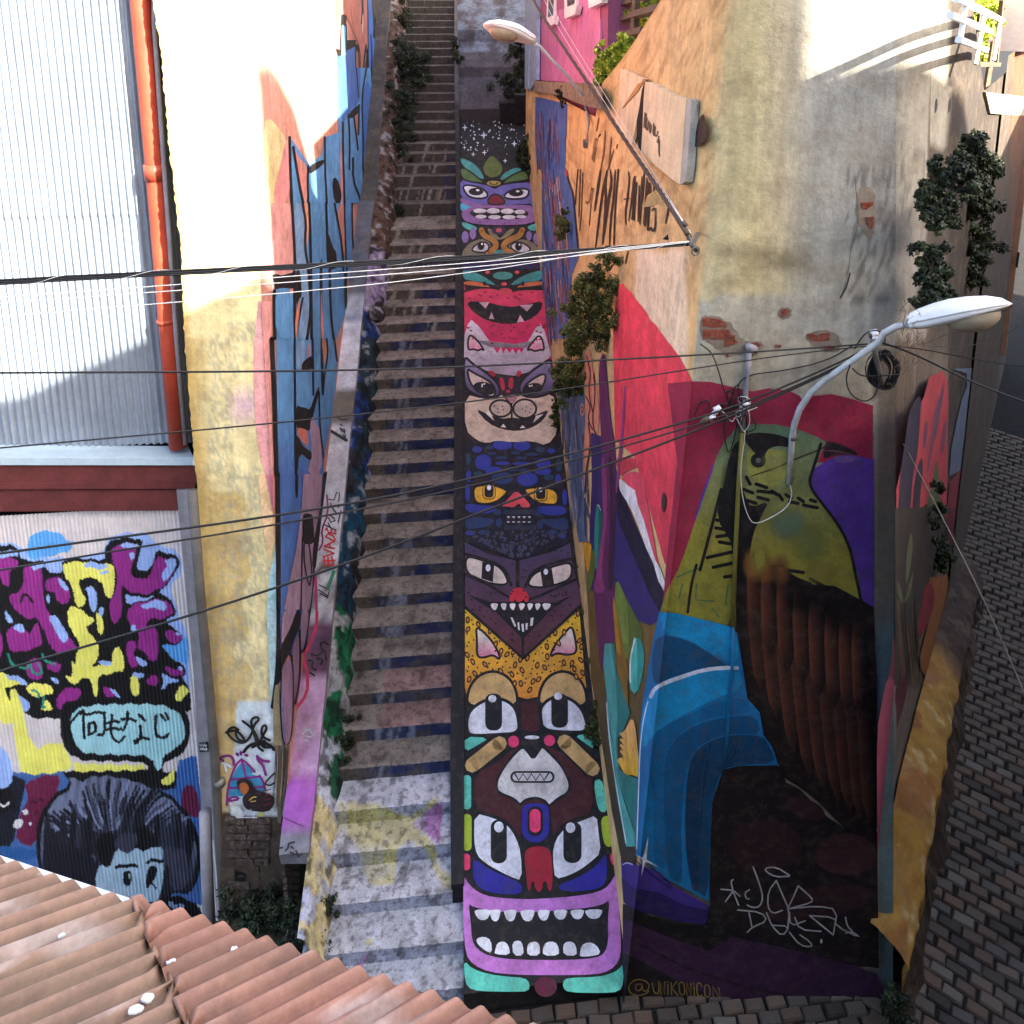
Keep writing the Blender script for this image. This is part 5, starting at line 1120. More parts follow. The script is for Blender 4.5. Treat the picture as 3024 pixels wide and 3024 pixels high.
cp_(KE, [(820,1260),(836,1400),(810,1600),(790,1932),(715,1932),(740,1500)], S(54,40,56)); cp_(KE, [(978,1300),(1000,1420),(1030,1932),(850,1932),(930,1560)], S(82,92,62))
cp_(KE, [(1530,1480),(1420,1550),(1240,1610),(1420,1520)], S(84,52,72)); cp_(KE, [(1450,1640),(1360,1720),(1250,1800),(1380,1690)], S(84,52,72))
cp_(KF, [(530,0),(1080,0),(1080,400),(960,800),(800,1300),(770,1700),(640,1932),(430,1932),(530,1500)], S(58,52,48), 0)
cp_(KF, [(700,240),(725,400),(690,700),(640,880),(655,500)], S(98,104,72)); cp_(KF, [(545,760),(600,900),(625,1060),(560,960)], S(92,98,70)); cp_(KF, [(740,640),(700,900),(630,1060),(640,960)], S(92,98,70))
cp_(KF, [(1090,0),(1530,0),(1450,640),(1300,600),(1180,520),(1100,400)], S(96,28,46), 0); Cc.poly(KF(ell(1210,470,95,85)), S(44,40,56), 0); Cc.poly(KF(ell(1390,520,80,80)), S(44,40,56), 0)
cp_(KF, [(1130,600),(1180,540),(1300,600),(1450,660),(1440,1000),(1380,1150),(1200,1150),(1110,900)], S(120,96,36))
cp_(KF, [(880,750),(1000,760),(1050,700),(1110,760),(1130,1000),(1060,1350),(980,1700),(900,1900),(780,1700),(860,1350),(950,1050)], S(150,92,48)); cp_(KF, [(860,800),(950,850),(960,1050),(870,1300),(800,1420),(765,1300),(830,1000)], S(128,40,50))
for x0_ in range(560, 780, 26): Cc.line(KF([(x0_, 1000 + (x0_ % 7)*60), (x0_+20, 1500), (x0_+60, 1932)]), 9*KF.k, random.choice([S(120,88,56), S(38,34,34), S(90,72,52)]), 1)
cp_(KF, [(520,1300),(525,1932),(430,1932),(480,1750)], S(96,40,52)); cp_(KG, [(430,60),(480,0),(520,40),(515,500),(500,900),(480,1200),(420,1500),(380,1932),(335,1932),(330,900),(345,500)], S(134,58,82), 0)
cp_(KG, [(600,0),(680,0),(640,250),(560,520),(520,640),(518,200)], S(80,30,44)); cp_(KG, [(490,1290),(500,1500),(470,1932),(385,1932),(420,1550)], S(66,62,78))
Cc.build(['street_side_mural'], [rh])
# pink scrawl on the footing
# ================================================================== mural on the left house
L = Paint([WF, WB], splitL, .006, .0005)
KH, KI, KJ, KK_, KL, KM_ = Crop(750, 1000, 400), Crop(750, 1400, 400), Crop(750, 1800, 400), Crop(650, 2200, 450), Crop(750, 600, 400), Crop(950, 0, 250)
SKY, SKY2, DBL, SALM, PCH, MAU = S(98,158,214), S(132,172,214), S(78,122,196), S(224,130,112), S(240,200,150), S(178,150,176)
def lp_(Zc, pts, c, sm=1, jag=0): L.poly(Zc(pts), c, sm, jag)
def ll(Zc, pts, w_, c, sm=2): L.line(Zc(pts), w_*Zc.k, c, sm)
lp_(Z1, [(1508,700),(1530,675),(1560,690),(1640,800),(1660,1000),(1600,1200),(1560,1500),(1530,1330),(1510,900)], S(222,200,150))
lp_(KL, [(230,0),(560,0),(600,900),(580,1350),(270,1350),(225,900),(215,500),(250,250)], S(228,164,160), 0)
lp_(KL, [(60,1400),(250,1400),(250,1932),(10,1932)], S(228,164,160), 0)
lp_(KH, [(0,0),(255,0),(290,1000),(300,1932),(150,1932),(60,1550),(20,1200),(0,600)], S(232,164,160), 0)
lp_(KI, [(150,0),(300,0),(300,600),(250,420),(200,200)], S(226,140,150), 0); lp_(KI, [(60,0),(160,0),(215,300),(270,560),(305,620),(310,900),(230,1250),(170,1000),(120,700),(90,300)], S(238,198,150), 0)
lp_(KI, [(310,900),(315,1932),(180,1932),(220,1500),(250,1300),(290,1200)], S(186,224,226), 0); lp_(KJ, [(180,0),(320,0),(315,500),(300,1000),(280,1280),(235,1280),(215,800),(190,250)], S(186,214,214), 0)
# side wall: sky blue ground with black outlined shapes
lp_(KL, [(560,0),(1400,0),(1400,800),(1310,1300),(1300,1600),(1180,1932),(300,1932),(280,1300),(560,1300)], SKY, 0)
lp_(KH, [(320,0),(1150,0),(1190,400),(1120,1100),(1000,1700),(990,1932),(340,1932)], lambda x, y: mixc(SKY, DBL, min(1, max(0, (y-1200)/200))), 0)
lp_(KI, [(360,0),(980,0),(950,600),(860,1100),(850,1500),(820,1932),(380,1932)], DBL, 0)
lp_(KJ, [(370,0),(830,0),(780,500),(680,620),(560,700),(380,520)], DBL, 0)
lp_(KM_, [(335,100),(620,100),(1040,100),(1290,-200),(1700,-400),(345,-400),(340,0)], S(214,142,116), 0); lp_(KM_, [(330,560),(430,330),(560,330),(850,1000),(900,1300),(900,1932),(1000,1400),(1060,1000),(1060,-100),(335,-100)], S(204,128,112), 0)
lp_(KM_, [(350,1250),(450,1280),(565,1150),(770,1060),(780,1932),(400,1932),(360,1500)], DBL, 0); lp_(KM_, [(445,560),(555,590),(570,1250),(450,1300)], SKY, 0)
lp_(KM_, [(1060,-150),(1140,-150),(1200,800),(1260,1300),(1300,1900),(1080,1932)], DBL, 0)
lp_(KM_, [(430,360),(480,330),(560,345),(565,590),(550,600),(500,560),(445,560),(440,1260),(360,1280),(345,1120),(410,1120),(420,580)], BK, 0, 3)
lp_(KM_, [(580,930),(775,920),(780,1000),(860,1020),(865,1180),(800,1160),(760,1050),(620,1120),(575,1160)], BK, 0, 3)
for P_, w_ in (([(565,560),(572,1180)], 22), ([(770,1050),(790,1932)], 20), ([(845,1150),(880,1932)], 18), ([(1012,1020),(960,1500),(900,1932)], 34), ([(1012,1020),(1060,1500),(1075,1932)], 26), ([(1050,-100),(1060,1000),(1080,1932)], 18), ([(1150,-100),(1200,760),(1270,1250),(1300,1700)], 22), ([(1225,420),(1190,780),(1200,850)], 44), ([(1120,800),(1150,1300),(1130,1932)], 26), ([(930,-60),(935,300),(920,540)], 44), ([(1330,0),(1330,900),(1290,1400)], 16)): ll(KM_, P_, w_, BK, 1)
lp_(KM_, [(935,260),(955,420),(940,900),(920,560)], S(224,190,180))

KP = Crop(760, 200, 400); k8 = 1932/1092
def kp(P_): return [(x*k8, y*k8) for x, y in P_]
lp_(KP, kp([(640,0),(980,0),(960,250),(940,420),(900,560),(870,680),(850,900),(830,1092),(270,1092),(265,560),(420,780),(520,700),(545,560),(655,520)]), SKY, 0)
lp_(KP, kp([(660,0),(830,0),(830,250),(740,400),(690,440),(665,300)]), DBL, 0); lp_(KP, kp([(840,250),(880,100),(960,230),(900,560),(860,700)]), DBL, 0)
lp_(KP, kp([(240,560),(265,580),(262,1092),(120,1092),(180,800)]), S(226,150,150)); lp_(KP, kp([(300,640),(330,720),(410,800),(400,1092),(370,1092)]), S(226,150,140))
lp_(KP, kp([(780,400),(820,330),(815,540),(805,540)]), S(200,140,120)); lp_(KP, kp([(668,600),(690,590),(690,1092),(672,1092)]), S(214,150,150))
for P_, w_ in (([(260,560),(265,800),(280,1092)], 22), ([(290,640),(330,900),(370,1092)], 22), ([(412,790),(405,900),(410,1092)], 16), ([(545,560),(545,800),(560,1092)], 16), ([(690,440),(690,700),(705,1092)], 16), ([(735,380),(745,600),(742,820)], 14), ([(780,400),(812,660)], 14), ([(820,300),(815,540)], 14), ([(772,730),(770,900),(830,1060)], 18), ([(800,0),(815,240)], 9), ([(880,0),(840,240),(855,600),(850,860),(880,940)], 13), ([(920,0),(940,290)], 16)): ll(KP, [(x*k8, y*k8) for x, y in P_], w_*k8, BK, 1)
lp_(KP, kp([(735,370),(820,290),(825,360),(745,420)]), BK); lp_(KP, kp([(410,790),(550,730),(550,760),(470,830),(420,860)]), BK); lp_(KP, kp([(600,900),(640,880),(680,1000),(675,1092),(620,1092)]), BK)
lp_(KP, kp([(940,290),(1050,300),(1050,340),(930,320)]), BK); lp_(KP, kp([(920,430),(1030,490),(1010,640),(900,590)]), S(120,150,176)); lp_(KP, kp([(880,590),(1010,650),(1000,680),(890,640)]), BK); lp_(KP, kp([(890,645),(1000,690),(990,800),(900,800)]), S(190,166,110)); lp_(KP, kp([(930,330),(1040,350),(1030,480),(920,400)]), S(120,92,72)); lp_(KP, kp([(960,80),(1070,140),(1050,290),(950,270)]), S(96,118,140))
for _ in range(14): x, y = random.uniform(930,1010), random.uniform(470,620); ll(KP, [(x*k8, y*k8), ((x+random.uniform(-25,25))*k8, (y+random.uniform(-10,25))*k8)], 4*k8, S(30,34,44), 0)
# middle section
KN = Crop(900, 200, 400)
lp_(KL, [(690,0),(800,0),(770,560),(740,620),(730,300)], S(236,168,130)); lp_(KL, [(1190,100),(1240,0),(1290,0),(1310,900),(1240,480)], S(206,142,130))
lp_(KL, [(560,0),(690,0),(745,280),(718,520),(745,860),(800,1480),(760,1932),(620,1932),(700,1400),(600,860)], SKY2)
for P_, w_ in (([(545,0),(575,500),(590,900)], 34), ([(695,0),(745,300),(728,480),(735,700),(790,1000),(815,1500),(760,1932)], 36), ([(785,0),(810,500),(825,1932)], 36), ([(1030,0),(1045,420),(1060,880)], 34), ([(1150,0),(1190,200),(1260,600),(1280,1000)], 24), ([(1290,0),(1310,700),(1330,1000)], 22), ([(1400,0),(1410,620),(1450,720)], 22), ([(1310,1000),(1310,1420),(1340,1540),(1400,1590)], 40), ([(575,950),(590,1932)], 32), ([(960,900),(960,1400),(970,1932)], 34), ([(1080,950),(1100,1600),(1140,1932)], 30), ([(290,1250),(300,1932)], 46), ([(640,1350),(600,1700),(590,1932)], 20), ([(700,1350),(640,1640),(600,1900)], 26)): ll(KL, P_, w_, BK, 1)
lp_(KL, [(1050,380),(1130,640),(1180,700),(1180,900),(1130,950),(1070,920),(1050,700)], BK); lp_(KL, [(935,880),(968,755),(975,880),(980,1400),(940,1400)], BK)
lp_(KL, [(280,1030),(320,1000),(400,1010),(560,1000),(575,1200),(540,1210),(390,1260),(300,1240),(270,1200)], BK, 0, 6); lp_(KL, [(600,960),(660,940),(690,1350),(640,1350),(610,1480),(590,1200)], BK)
lp_(KL, [(640,1350),(660,1440),(610,1932),(590,1932),(590,1640)], S(226,140,120)); lp_(KL, [(955,1150),(975,1500),(1000,1932),(955,1932)], S(226,140,120)); lp_(KL, [(305,1240),(360,1210),(550,1210),(555,1932),(310,1932)], SKY)
lp_(KH, [(600,60),(750,0),(700,420),(610,440)], SKY2); lp_(KH, [(790,0),(808,250),(760,270)], SALM)
lp_(KH, [(690,340),(760,280),(830,240),(845,420),(800,440),(690,460),(675,420)], BK); lp_(KH, [(965,0),(1020,0),(1050,200),(980,440),(960,300)], S(196,140,112)); lp_(KH, [(970,0),(1000,480),(985,800),(965,600)], BK)
lp_(KH, [(605,940),(660,975),(740,985),(800,1020),(860,820),(930,660),(930,760),(850,1080),(800,1300),(770,1320),(620,1290),(600,1200)], BK); lp_(KH, [(615,1270),(680,1275),(770,1310),(775,1560),(700,1480),(630,1380)], SALM)
lp_(KH, [(600,1380),(640,1400),(700,1540),(830,1620),(820,1720),(790,1740),(650,1620),(620,1932),(590,1932)], BK); lp_(KH, [(800,1190),(840,1100),(860,1180),(950,1300),(980,1932),(760,1932),(800,1750),(830,1700),(810,1400)], MAU)
for P_, w_ in (([(255,0),(290,700),(310,1400),(325,1932)], 62), ([(585,0),(590,900),(600,1932)], 26), ([(840,0),(850,800)], 26), ([(960,0),(965,500),(980,800)], 20), ([(1040,0),(1060,200),(1010,500),(985,800)], 22), ([(1150,0),(1190,320)], 22), ([(930,760),(945,1300),(1000,1700)], 20)): ll(KH, P_, w_, BK, 1)
lp_(KI, [(710,0),(970,0),(950,500),(870,920),(860,1500),(830,1932),(430,1932),(510,1500),(600,1100),(680,500)], MAU, 0); lp_(KI, [(595,0),(640,0),(628,340),(600,340)], BK)
lp_(KI, [(690,600),(730,560),(800,560),(845,600),(860,900),(850,1000),(700,1000),(690,850)], BK)
for P_, w_ in (([(340,0),(350,1000),(350,1932)], 66), ([(1030,0),(1000,400),(940,700),(880,1000),(870,1300)], 76), ([(690,900),(680,1500),(670,1932)], 22), ([(750,880),(710,1000),(720,1300),(760,1500),(790,1590)], 22), ([(750,880),(790,1000),(830,1400),(800,1580)], 22), ([(860,1100),(850,1600),(810,1932)], 24)): ll(KI, P_, w_, BK, 1)
lp_(KJ, [(420,0),(640,0),(560,250),(480,440),(390,520),(400,200)], MAU); lp_(KJ, [(670,0),(790,0),(760,300),(700,560),(665,560)], MAU); lp_(KJ, [(640,300),(660,700),(640,1000),(590,1250),(560,1280),(560,900),(530,620)], S(150,118,146))
lp_(KJ, [(610,0),(670,0),(660,260),(560,450),(520,640),(480,660),(400,850),(370,1050),(320,1050),(320,800),(400,480),(520,260)], BK); lp_(KJ, [(400,880),(440,740),(500,690),(550,760),(560,1000),(555,1500),(530,1800),(470,1932),(430,1900),(390,1500),(385,1100)], S(160,126,156))
for P_, w_ in (([(350,0),(350,500),(330,900),(290,1250),(265,1390)], 58), ([(800,0),(780,350),(730,560),(680,610)], 30), ([(540,650),(565,1000),(560,1500),(530,1850),(480,1932)], 22), ([(390,900),(375,1400),(400,1800),(440,1932)], 20), ([(655,300),(665,800),(640,1100),(590,1340)], 30)): ll(KJ, P_, w_, BK, 1)
lp_(KJ, [(290,1100),(350,1050),(370,1500),(400,1900),(420,2150),(290,2150),(270,1500)], S(150,132,96)); lp_(KK_, [(690,0),(890,0),(850,500),(800,700),(770,1000),(730,980),(710,500)], S(120,104,88), 0)
for x0_ in range(700, 870, 16): ll(KK_, [(x0_, random.randint(0, 150)), (x0_ - 8, 350), (x0_ - 40, random.randint(550, 850))], 8, random.choice([S(56,46,40), S(170,150,116), S(96,80,66)]), 1)
# graffiti and poster on the front wall
ll(KK_, [(300,90),(340,30),(420,-20),(560,-30),(660,20),(680,60)], 40, BK)
KO = Crop(600, 2030, 260)
for P_ in ([(1360,300),(1330,280),(1290,310),(1330,360),(1390,380),(1430,340),(1450,270),(1480,240),(1465,225),(1430,240),(1440,290),(1470,400),(1500,420)], [(1385,250),(1450,300),(1480,380),(1500,330),(1525,290),(1510,270),(1490,290),(1495,340),(1540,360)], [(1290,315),(1340,300),(1380,330),(1400,370),(1355,355),(1345,320)], [(1440,400),(1480,380),(1520,390),(1510,360),(1490,370),(1500,400),(1550,400)]):
    L.line(Z7([(x, y) for x, y in P_]), 7.5, BK, 2)
lp_(KK_, [(150,410),(250,230),(300,230),(430,340),(380,370),(520,400),(560,560),(570,640),(300,640),(100,680),(110,500)], S(58,138,176))
for P_ in ([(85,760),(90,600),(130,420),(200,250),(270,180),(340,230),(440,340)], [(120,440),(330,420),(500,400)], [(110,545),(330,545),(560,530)], [(270,180),(310,330),(330,420)], [(500,390),(550,470),(570,560)], [(100,690),(180,650),(260,690),(110,710)]): ll(KK_, P_, 28, S(132,40,122), 1)
for P_ in ([(0,170),(40,200)], [(30,150),(120,130),(170,180),(175,250)], [(210,110),(225,130)], [(262,90),(268,120)], [(320,125),(345,135)], [(470,140),(480,200),(540,250),(580,380)], [(480,160),(540,200),(620,210)]): ll(KK_, P_, 34, S(132,40,122), 1)
ll(KK_, [(580,470),(640,400),(690,360)], 22, BK, 1); ll(KK_, [(575,490),(620,520),(690,480)], 22, BK, 1); ll(KK_, [(20,230),(80,240),(140,280)], 26, S(206,214,230), 0); ll(KK_, [(60,250),(80,330)], 24, S(206,214,230), 0)
# small painted figure, kept generic
lp_(KK_, [(205,460),(260,425),(340,425),(400,480),(440,560),(500,580),(560,600),(690,650),(690,760),(600,860),(350,830),(290,760),(280,660),(330,630),(260,600),(225,540)], S(40,26,32)); lp_(KK_, [(235,500),(300,470),(350,500),(370,560),(340,610),(300,640),(260,600)], S(170,98,50)); ll(KK_, [(370,700),(420,660),(455,660)], 14, S(206,170,70)); ll(KK_, [(390,720),(450,710)], 12, S(206,170,70))
for y in (580, 640, 700, 760): ll(KK_, [(570,y),(640,y-20)], 14, S(120,36,40), 0)
lp_(KK_, [(100,720),(180,740),(300,840),(280,960),(200,940)], S(196,200,196)); 
for P_ in ([(240,880),(290,830),(280,910)], [(300,900),(330,830),(360,900),(390,820)], [(400,900),(440,830),(420,930)], [(370,850),(450,850)], [(230,920),(460,920)]): ll(KK_, P_, 12, S(210,210,226), 1)
for P_ in ([(460,880),(500,850),(520,900),(480,900)], [(530,850),(555,880),(530,910),(530,850)]): ll(KK_, P_, 12, S(196,196,50), 1)
for P_ in ([(590,850),(640,845)], [(612,850),(615,890)], [(650,860),(670,850),(675,880),(655,885)]): ll(KK_, P_, 9, S(206,206,206), 1)
for P_ in ([(1345,1105),(1350,1200)], [(1350,1120),(1390,1120),(1400,1145),(1355,1155)], [(1355,1155),(1405,1170),(1395,1198),(1350,1200)], [(1470,1215),(1410,1225),(1385,1310),(1430,1330)], [(1395,1265),(1440,1270)], [(1540,1260),(1490,1260),(1490,1300),(1535,1320),(1520,1360),(1465,1350)]): L.line(Z7(P_), 9, S(22,20,20), 1)
for o in L.build(['front_graffiti', 'side_mural'], [lh, lh]):
    if o.name.startswith('front'): tag(o, kind='stuff')
# ledge lettering
G = Paint([LEDGE], None, .012, .0006)
def gl2(Zc, P_, w_, c, sm=1): G.line(Zc(P_), w_*Zc.k, c, sm)
RED = S(190,44,48)
for P_ in ([(1000,1180),(1010,1300),(1130,1290)], [(1055,1190),(1060,1290)], [(1110,1180),(1135,1290)], [(985,1240),(1150,1230)], [(1000,1070),(1140,1130)], [(1140,1130),(990,1180)], [(1140,960),(1000,1030)], [(1000,1030),(1150,1060)], [(1080,990),(1085,1050)], [(1020,890),(1150,960)], [(1020,890),(1060,850),(1130,880),(1160,940)], [(1040,770),(1060,830),(1160,850)], [(1100,790),(1105,840)], [(1160,790),(1165,850)], [(1040,770),(1020,800)]): gl2(KI, P_, 22, RED, 0)
for P_ in ([(1000,720),(1170,800)], [(1060,700),(1090,760)], [(1060,620),(1100,690),(1160,660)], [(1080,580),(1150,640)], [(1090,420),(1120,480)], [(1120,480),(1180,560)], [(1070,360),(1140,370),(1180,260),(1220,270),(1210,390)], [(1240,520),(1200,690)], [(1180,440),(1210,480)], [(920,1650),(1060,1740)], [(930,1580),(1080,1650),(1060,1720)], [(940,1700),(1050,1760)]): gl2(KI, P_, 17, S(36,34,36), 0)
for P_ in ([(1150,1390),(1060,1640)], [(1130,1380),(1040,1650)]): gl2(KI, P_, 30, S(46,130,90), 0)
for P_ in ([(1040,300),(1060,560),(960,800),(990,960),(930,1080)],): gl2(KI, P_, 26, S(132,36,92), 1)
gl2(KI, [(880,1480),(890,1932)], 44, S(158,54,98), 0); gl2(KJ, [(900,30),(890,250),(800,500),(700,680),(740,800),(770,950),(760,1200),(600,1420)], 44, S(176,44,84), 1)
for P_ in ([(950,480),(1000,460),(1060,500)], [(950,480),(960,560),(1000,600)], [(820,640),(900,660),(960,620),(1010,560),(1030,720)], [(780,720),(850,740),(820,820),(880,860)], [(900,700),(980,700),(960,780)], [(800,900),(860,940)]): gl2(KJ, P_, 26, S(26,24,28), 1)
for P_ in ([(700,1780),(720,1740),(740,1700),(760,1730),(800,1700),(810,1760),(860,1790)], [(740,1800),(780,1820),(840,1800)], [(720,1860),(800,1880),(780,1932)]): gl2(KJ, P_, 9, S(150,214,200), 1)
for P_ in ([(1230,1220),(1260,1240)], [(1230,1270),(1240,1310),(1290,1330)], [(1250,1290),(1300,1300),(1290,1350)], [(1270,1370),(1310,1410)], [(1310,1370),(1270,1410)], [(1180,1100),(1240,1160),(1320,1150)], [(1090,1310),(1320,1450)]): gl2(KH, P_, 17 if P_[0] != (1090,1310) else 44, S(40,38,42), 1)
for P_ in ([(1260,220),(1290,280)], [(1330,260),(1300,330),(1400,330)], [(1380,220),(1420,230),(1380,320)], [(1290,350),(1330,380),(1300,400)], [(1340,360),(1440,400)], [(1360,100),(1400,20)], [(1420,60),(1440,130)]): gl2(KH, P_, 11, S(176,180,186), 1)
for P_ in ([(830,1340),(870,1290),(860,1250),(940,1230)], [(900,1290),(930,1310)], [(890,1360),(930,1370)], [(910,1400),(960,1380),(1000,1420)], [(1010,1400),(1040,1380)], [(960,1340),(990,1400)], [(740,1310),(790,1300)]): gl2(KK_, P_, 22, S(30,30,36), 1)
gl2(KK_, [(810,920),(900,960),(1000,1010),(1060,1030)], 10, S(84,44,84), 1)
G.build(['ledge_graffiti'], [lg], kind='stuff')
# ================================================================== graffiti on the corrugated wall
K4 = Crop(0, 1500, 600)
PUR, YEL, LB, LBB, MNT = S(142,46,130), S(226,222,110), S(150,176,226), S(92,162,222), S(160,206,212)
shapes = []
def gp(Zc, pts, c, sm=1): shapes.append((smooth_pts(Zc(pts), True, sm) if sm else Zc(pts), c))
def gline(Zc, pts, w_, c):
    P_ = smooth_pts(Zc(pts), False, 2); ww = w_*Zc.k/2
    for a, b in zip(P_[:-1], P_[1:]):
        d = math.hypot(b[0]-a[0], b[1]-a[1]) or 1; nx_, ny_ = -(b[1]-a[1])/d*ww, (b[0]-a[0])/d*ww
        shapes.append(([(a[0]+nx_, a[1]+ny_), (b[0]+nx_, b[1]+ny_), (b[0]-nx_, b[1]-ny_), (a[0]-nx_, a[1]-ny_)], c)); shapes.append((ell(b[0], b[1], ww, ww, 0, 8), c))
gp(K4, [(-200,330),(180,330),(240,440),(520,480),(960,450),(1040,260),(1280,225),(1430,250),(1480,350),(1700,400),(1740,620),(1600,760),(1700,960),(1700,1060),(1780,1180),(1800,1450),(1810,1932),(-200,1932)], LB)
gp(K4, [(250,430),(270,300),(330,230),(450,215),(560,230),(640,320),(690,300),(680,400),(560,440),(420,470),(280,490)], LBB)
gp(K4, [(-200,360),(180,350),(200,510),(430,495),(440,600),(600,640),(580,490),(760,475),(1000,500),(990,400),(1060,300),(1200,280),(1370,300),(1330,420),(1290,600),(1400,600),(1470,500),(1480,400),(1640,440),(1715,490),(1700,560),(1620,700),(1500,800),(1560,820),(1640,900),(1690,1010),(1550,1090),(1680,1150),(1750,1230),(1700,1320),(1560,1300),(1600,1400),(1760,1510),(1770,1590),(1720,1620),(1810,1700),(1820,2000),(-200,2000)], BK)
for P_ in ([(-200,480),(170,470),(170,560),(90,600),(90,760),(40,740),(0,640),(-200,620)], [(215,550),(390,550),(400,640),(420,900),(470,1000),(530,1150),(740,1300),(690,1370),(560,1390),(480,1330),(440,1200),(380,1100),(330,1040),(230,1060),(80,880),(100,820),(190,790),(230,700)], [(430,690),(480,655),(570,665),(640,720),(680,900),(540,910),(520,800),(430,780)], [(60,1180),(130,1100),(230,1150),(290,1200),(340,1080),(380,1160),(410,1310),(280,1350),(130,1380),(70,1300)],
           [(1065,350),(1300,330),(1290,460),(1240,560),(1250,640),(1330,690),(1430,640),(1490,460),(1600,480),(1690,500),(1640,640),(1540,760),(1380,830),(1240,800),(1170,740),(1150,780),(1170,1000),(1100,1120),(1050,1040),(1040,880),(1100,800),(1120,600),(1060,500)], [(1200,940),(1400,880),(1560,860),(1640,950),(1660,1010),(1540,1060),(1430,1050),(1370,1120),(1500,1120),(1510,1420),(1430,1480),(1370,1350),(1300,1340),(1330,1180),(1220,1100)], [(1190,1270),(1280,1260),(1300,1340),(1260,1400),(1330,1500),(1230,1540)],
           [(1565,1180),(1650,1160),(1730,1210),(1720,1270),(1640,1290),(1580,1250)], [(1560,1510),(1680,1530),(1760,1560),(1740,1600),(1640,1590),(1580,1560)], [(1390,1640),(1490,1560),(1510,1680),(1400,1690)], [(240,1450),(400,1430),(410,1600),(340,1650),(260,1610)], [(440,1480),(560,1460),(590,1500),(540,1570),(450,1540)], [(530,1800),(640,1700),(760,1710),(780,1790),(600,1930),(540,1900)], [(-60,1200),(20,1180),(30,1400),(-60,1450)], [(990,1680),(1060,1720),(1140,1810),(1060,1820),(980,1760)]): gp(K4, P_, PUR)
for P_ in ([(600,530),(640,515),(830,510),(1040,540),(1095,555),(1085,800),(1050,860),(1000,850),(970,680),(800,660),(740,690),(780,800),(820,860),(800,930),(720,940),(690,750),(600,620)], [(640,940),(780,950),(830,1040),(900,1040),(880,1100),(820,1130),(830,1180),(900,1230),(940,1320),(940,1430),(870,1500),(900,1510),(1070,1480),(1060,1380),(1110,1320),(1170,1370),(1190,1540),(1090,1570),(930,1590),(930,1800),(890,1800),(870,1620),(780,1620),(720,1680),(630,1640),(625,1600),(690,1610),(680,1440),(720,1490),(720,1390),(770,1290),(700,1200),(650,1120)],
           [(920,970),(980,1060),(990,1200),(940,1210),(915,1060)], [(-60,1570),(40,1570),(210,1620),(230,1680),(60,1700),(40,1720),(140,1932),(260,2050),(-60,2050)], [(240,1680),(420,1660),(510,1720),(500,1780),(400,1780),(330,1810),(270,1760)], [(1240,1580),(1330,1620),(1320,1790),(1240,1780)], [(1720,1680),(1810,1720),(1760,1780),(1710,1860),(1650,1810)], [(390,1850),(460,1830),(510,1932),(400,1932)]): gp(K4, P_, YEL)
for P_ in ([(1130,340),(1310,330),(1320,380),(1170,390)], [(1220,430),(1280,410),(1280,480),(1240,490)], [(1550,490),(1670,480),(1680,560),(1600,680),(1540,690),(1540,600),(1600,540)], [(1340,910),(1550,865),(1590,940),(1570,975),(1520,960),(1340,950)], [(800,520),(900,515),(1030,545),(1020,580),(900,580),(800,560)], [(950,600),(1030,600),(1040,630),(950,630)], [(540,675),(600,680),(660,770),(640,790),(570,740)], [(450,1020),(540,1030),(640,1180),(650,1270),(600,1280),(540,1200)], [(110,1110),(210,1100),(240,1180),(190,1200)], [(290,540),(420,530),(430,570),(310,590)], [(-100,420),(170,400),(170,465),(-100,480)],
           [(800,760),(910,750),(930,920),(890,1000),(850,950),(840,820)], [(930,950),(980,940),(990,1020),(950,1040)], [(1190,820),(1220,820),(1330,860),(1500,830),(1380,880),(1200,920)], [(40,980),(80,1010),(140,1080),(60,1100)], [(440,820),(470,820),(475,900),(450,900)], [(1240,1110),(1290,1120),(1295,1210),(1250,1180)], [(1280,1410),(1340,1420),(1400,1470),(1400,1510),(1320,1490)], [(1255,1570),(1370,1560),(1370,1610),(1270,1610)], [(1530,1570),(1580,1600),(1700,1630),(1700,1660),(1610,1650),(1560,1740),(1530,1730),(1560,1660)], [(930,1460),(1060,1445),(1060,1490),(950,1500)], [(20,1580),(130,1590),(260,1640),(250,1690),(140,1650)], [(120,1810),(190,1770),(290,1860),(280,1932),(160,1932)], [(1030,1710),(1080,1730),(1155,1800),(1100,1800)], [(460,1620),(560,1610),(550,1680)], [(1690,1510),(1740,1520),(1735,1555),(1700,1550)], [(1660,1170),(1720,1190),(1715,1215),(1670,1200)]): gp(K4, P_, LB)
gp(K4, [(1530,1300),(1620,1310),(1720,1280),(1790,1200),(1800,1500),(1700,1470),(1600,1400)], LBB)
for P_ in ([(75,1380),(110,1480),(160,1520),(270,1520),(280,1450),(300,1560),(350,1590),(410,1550),(360,1480)], [(400,1380),(430,1460),(520,1490)], [(300,1740),(370,1750),(370,1790)], [(420,1790),(400,1900),(430,1900)]): gline(K4, P_, 22, S(46,140,120))
for P_ in ([(200,900),(215,830),(270,830),(310,890)], [(330,1050),(350,1080)]): gline(K4, P_, 26, BK)
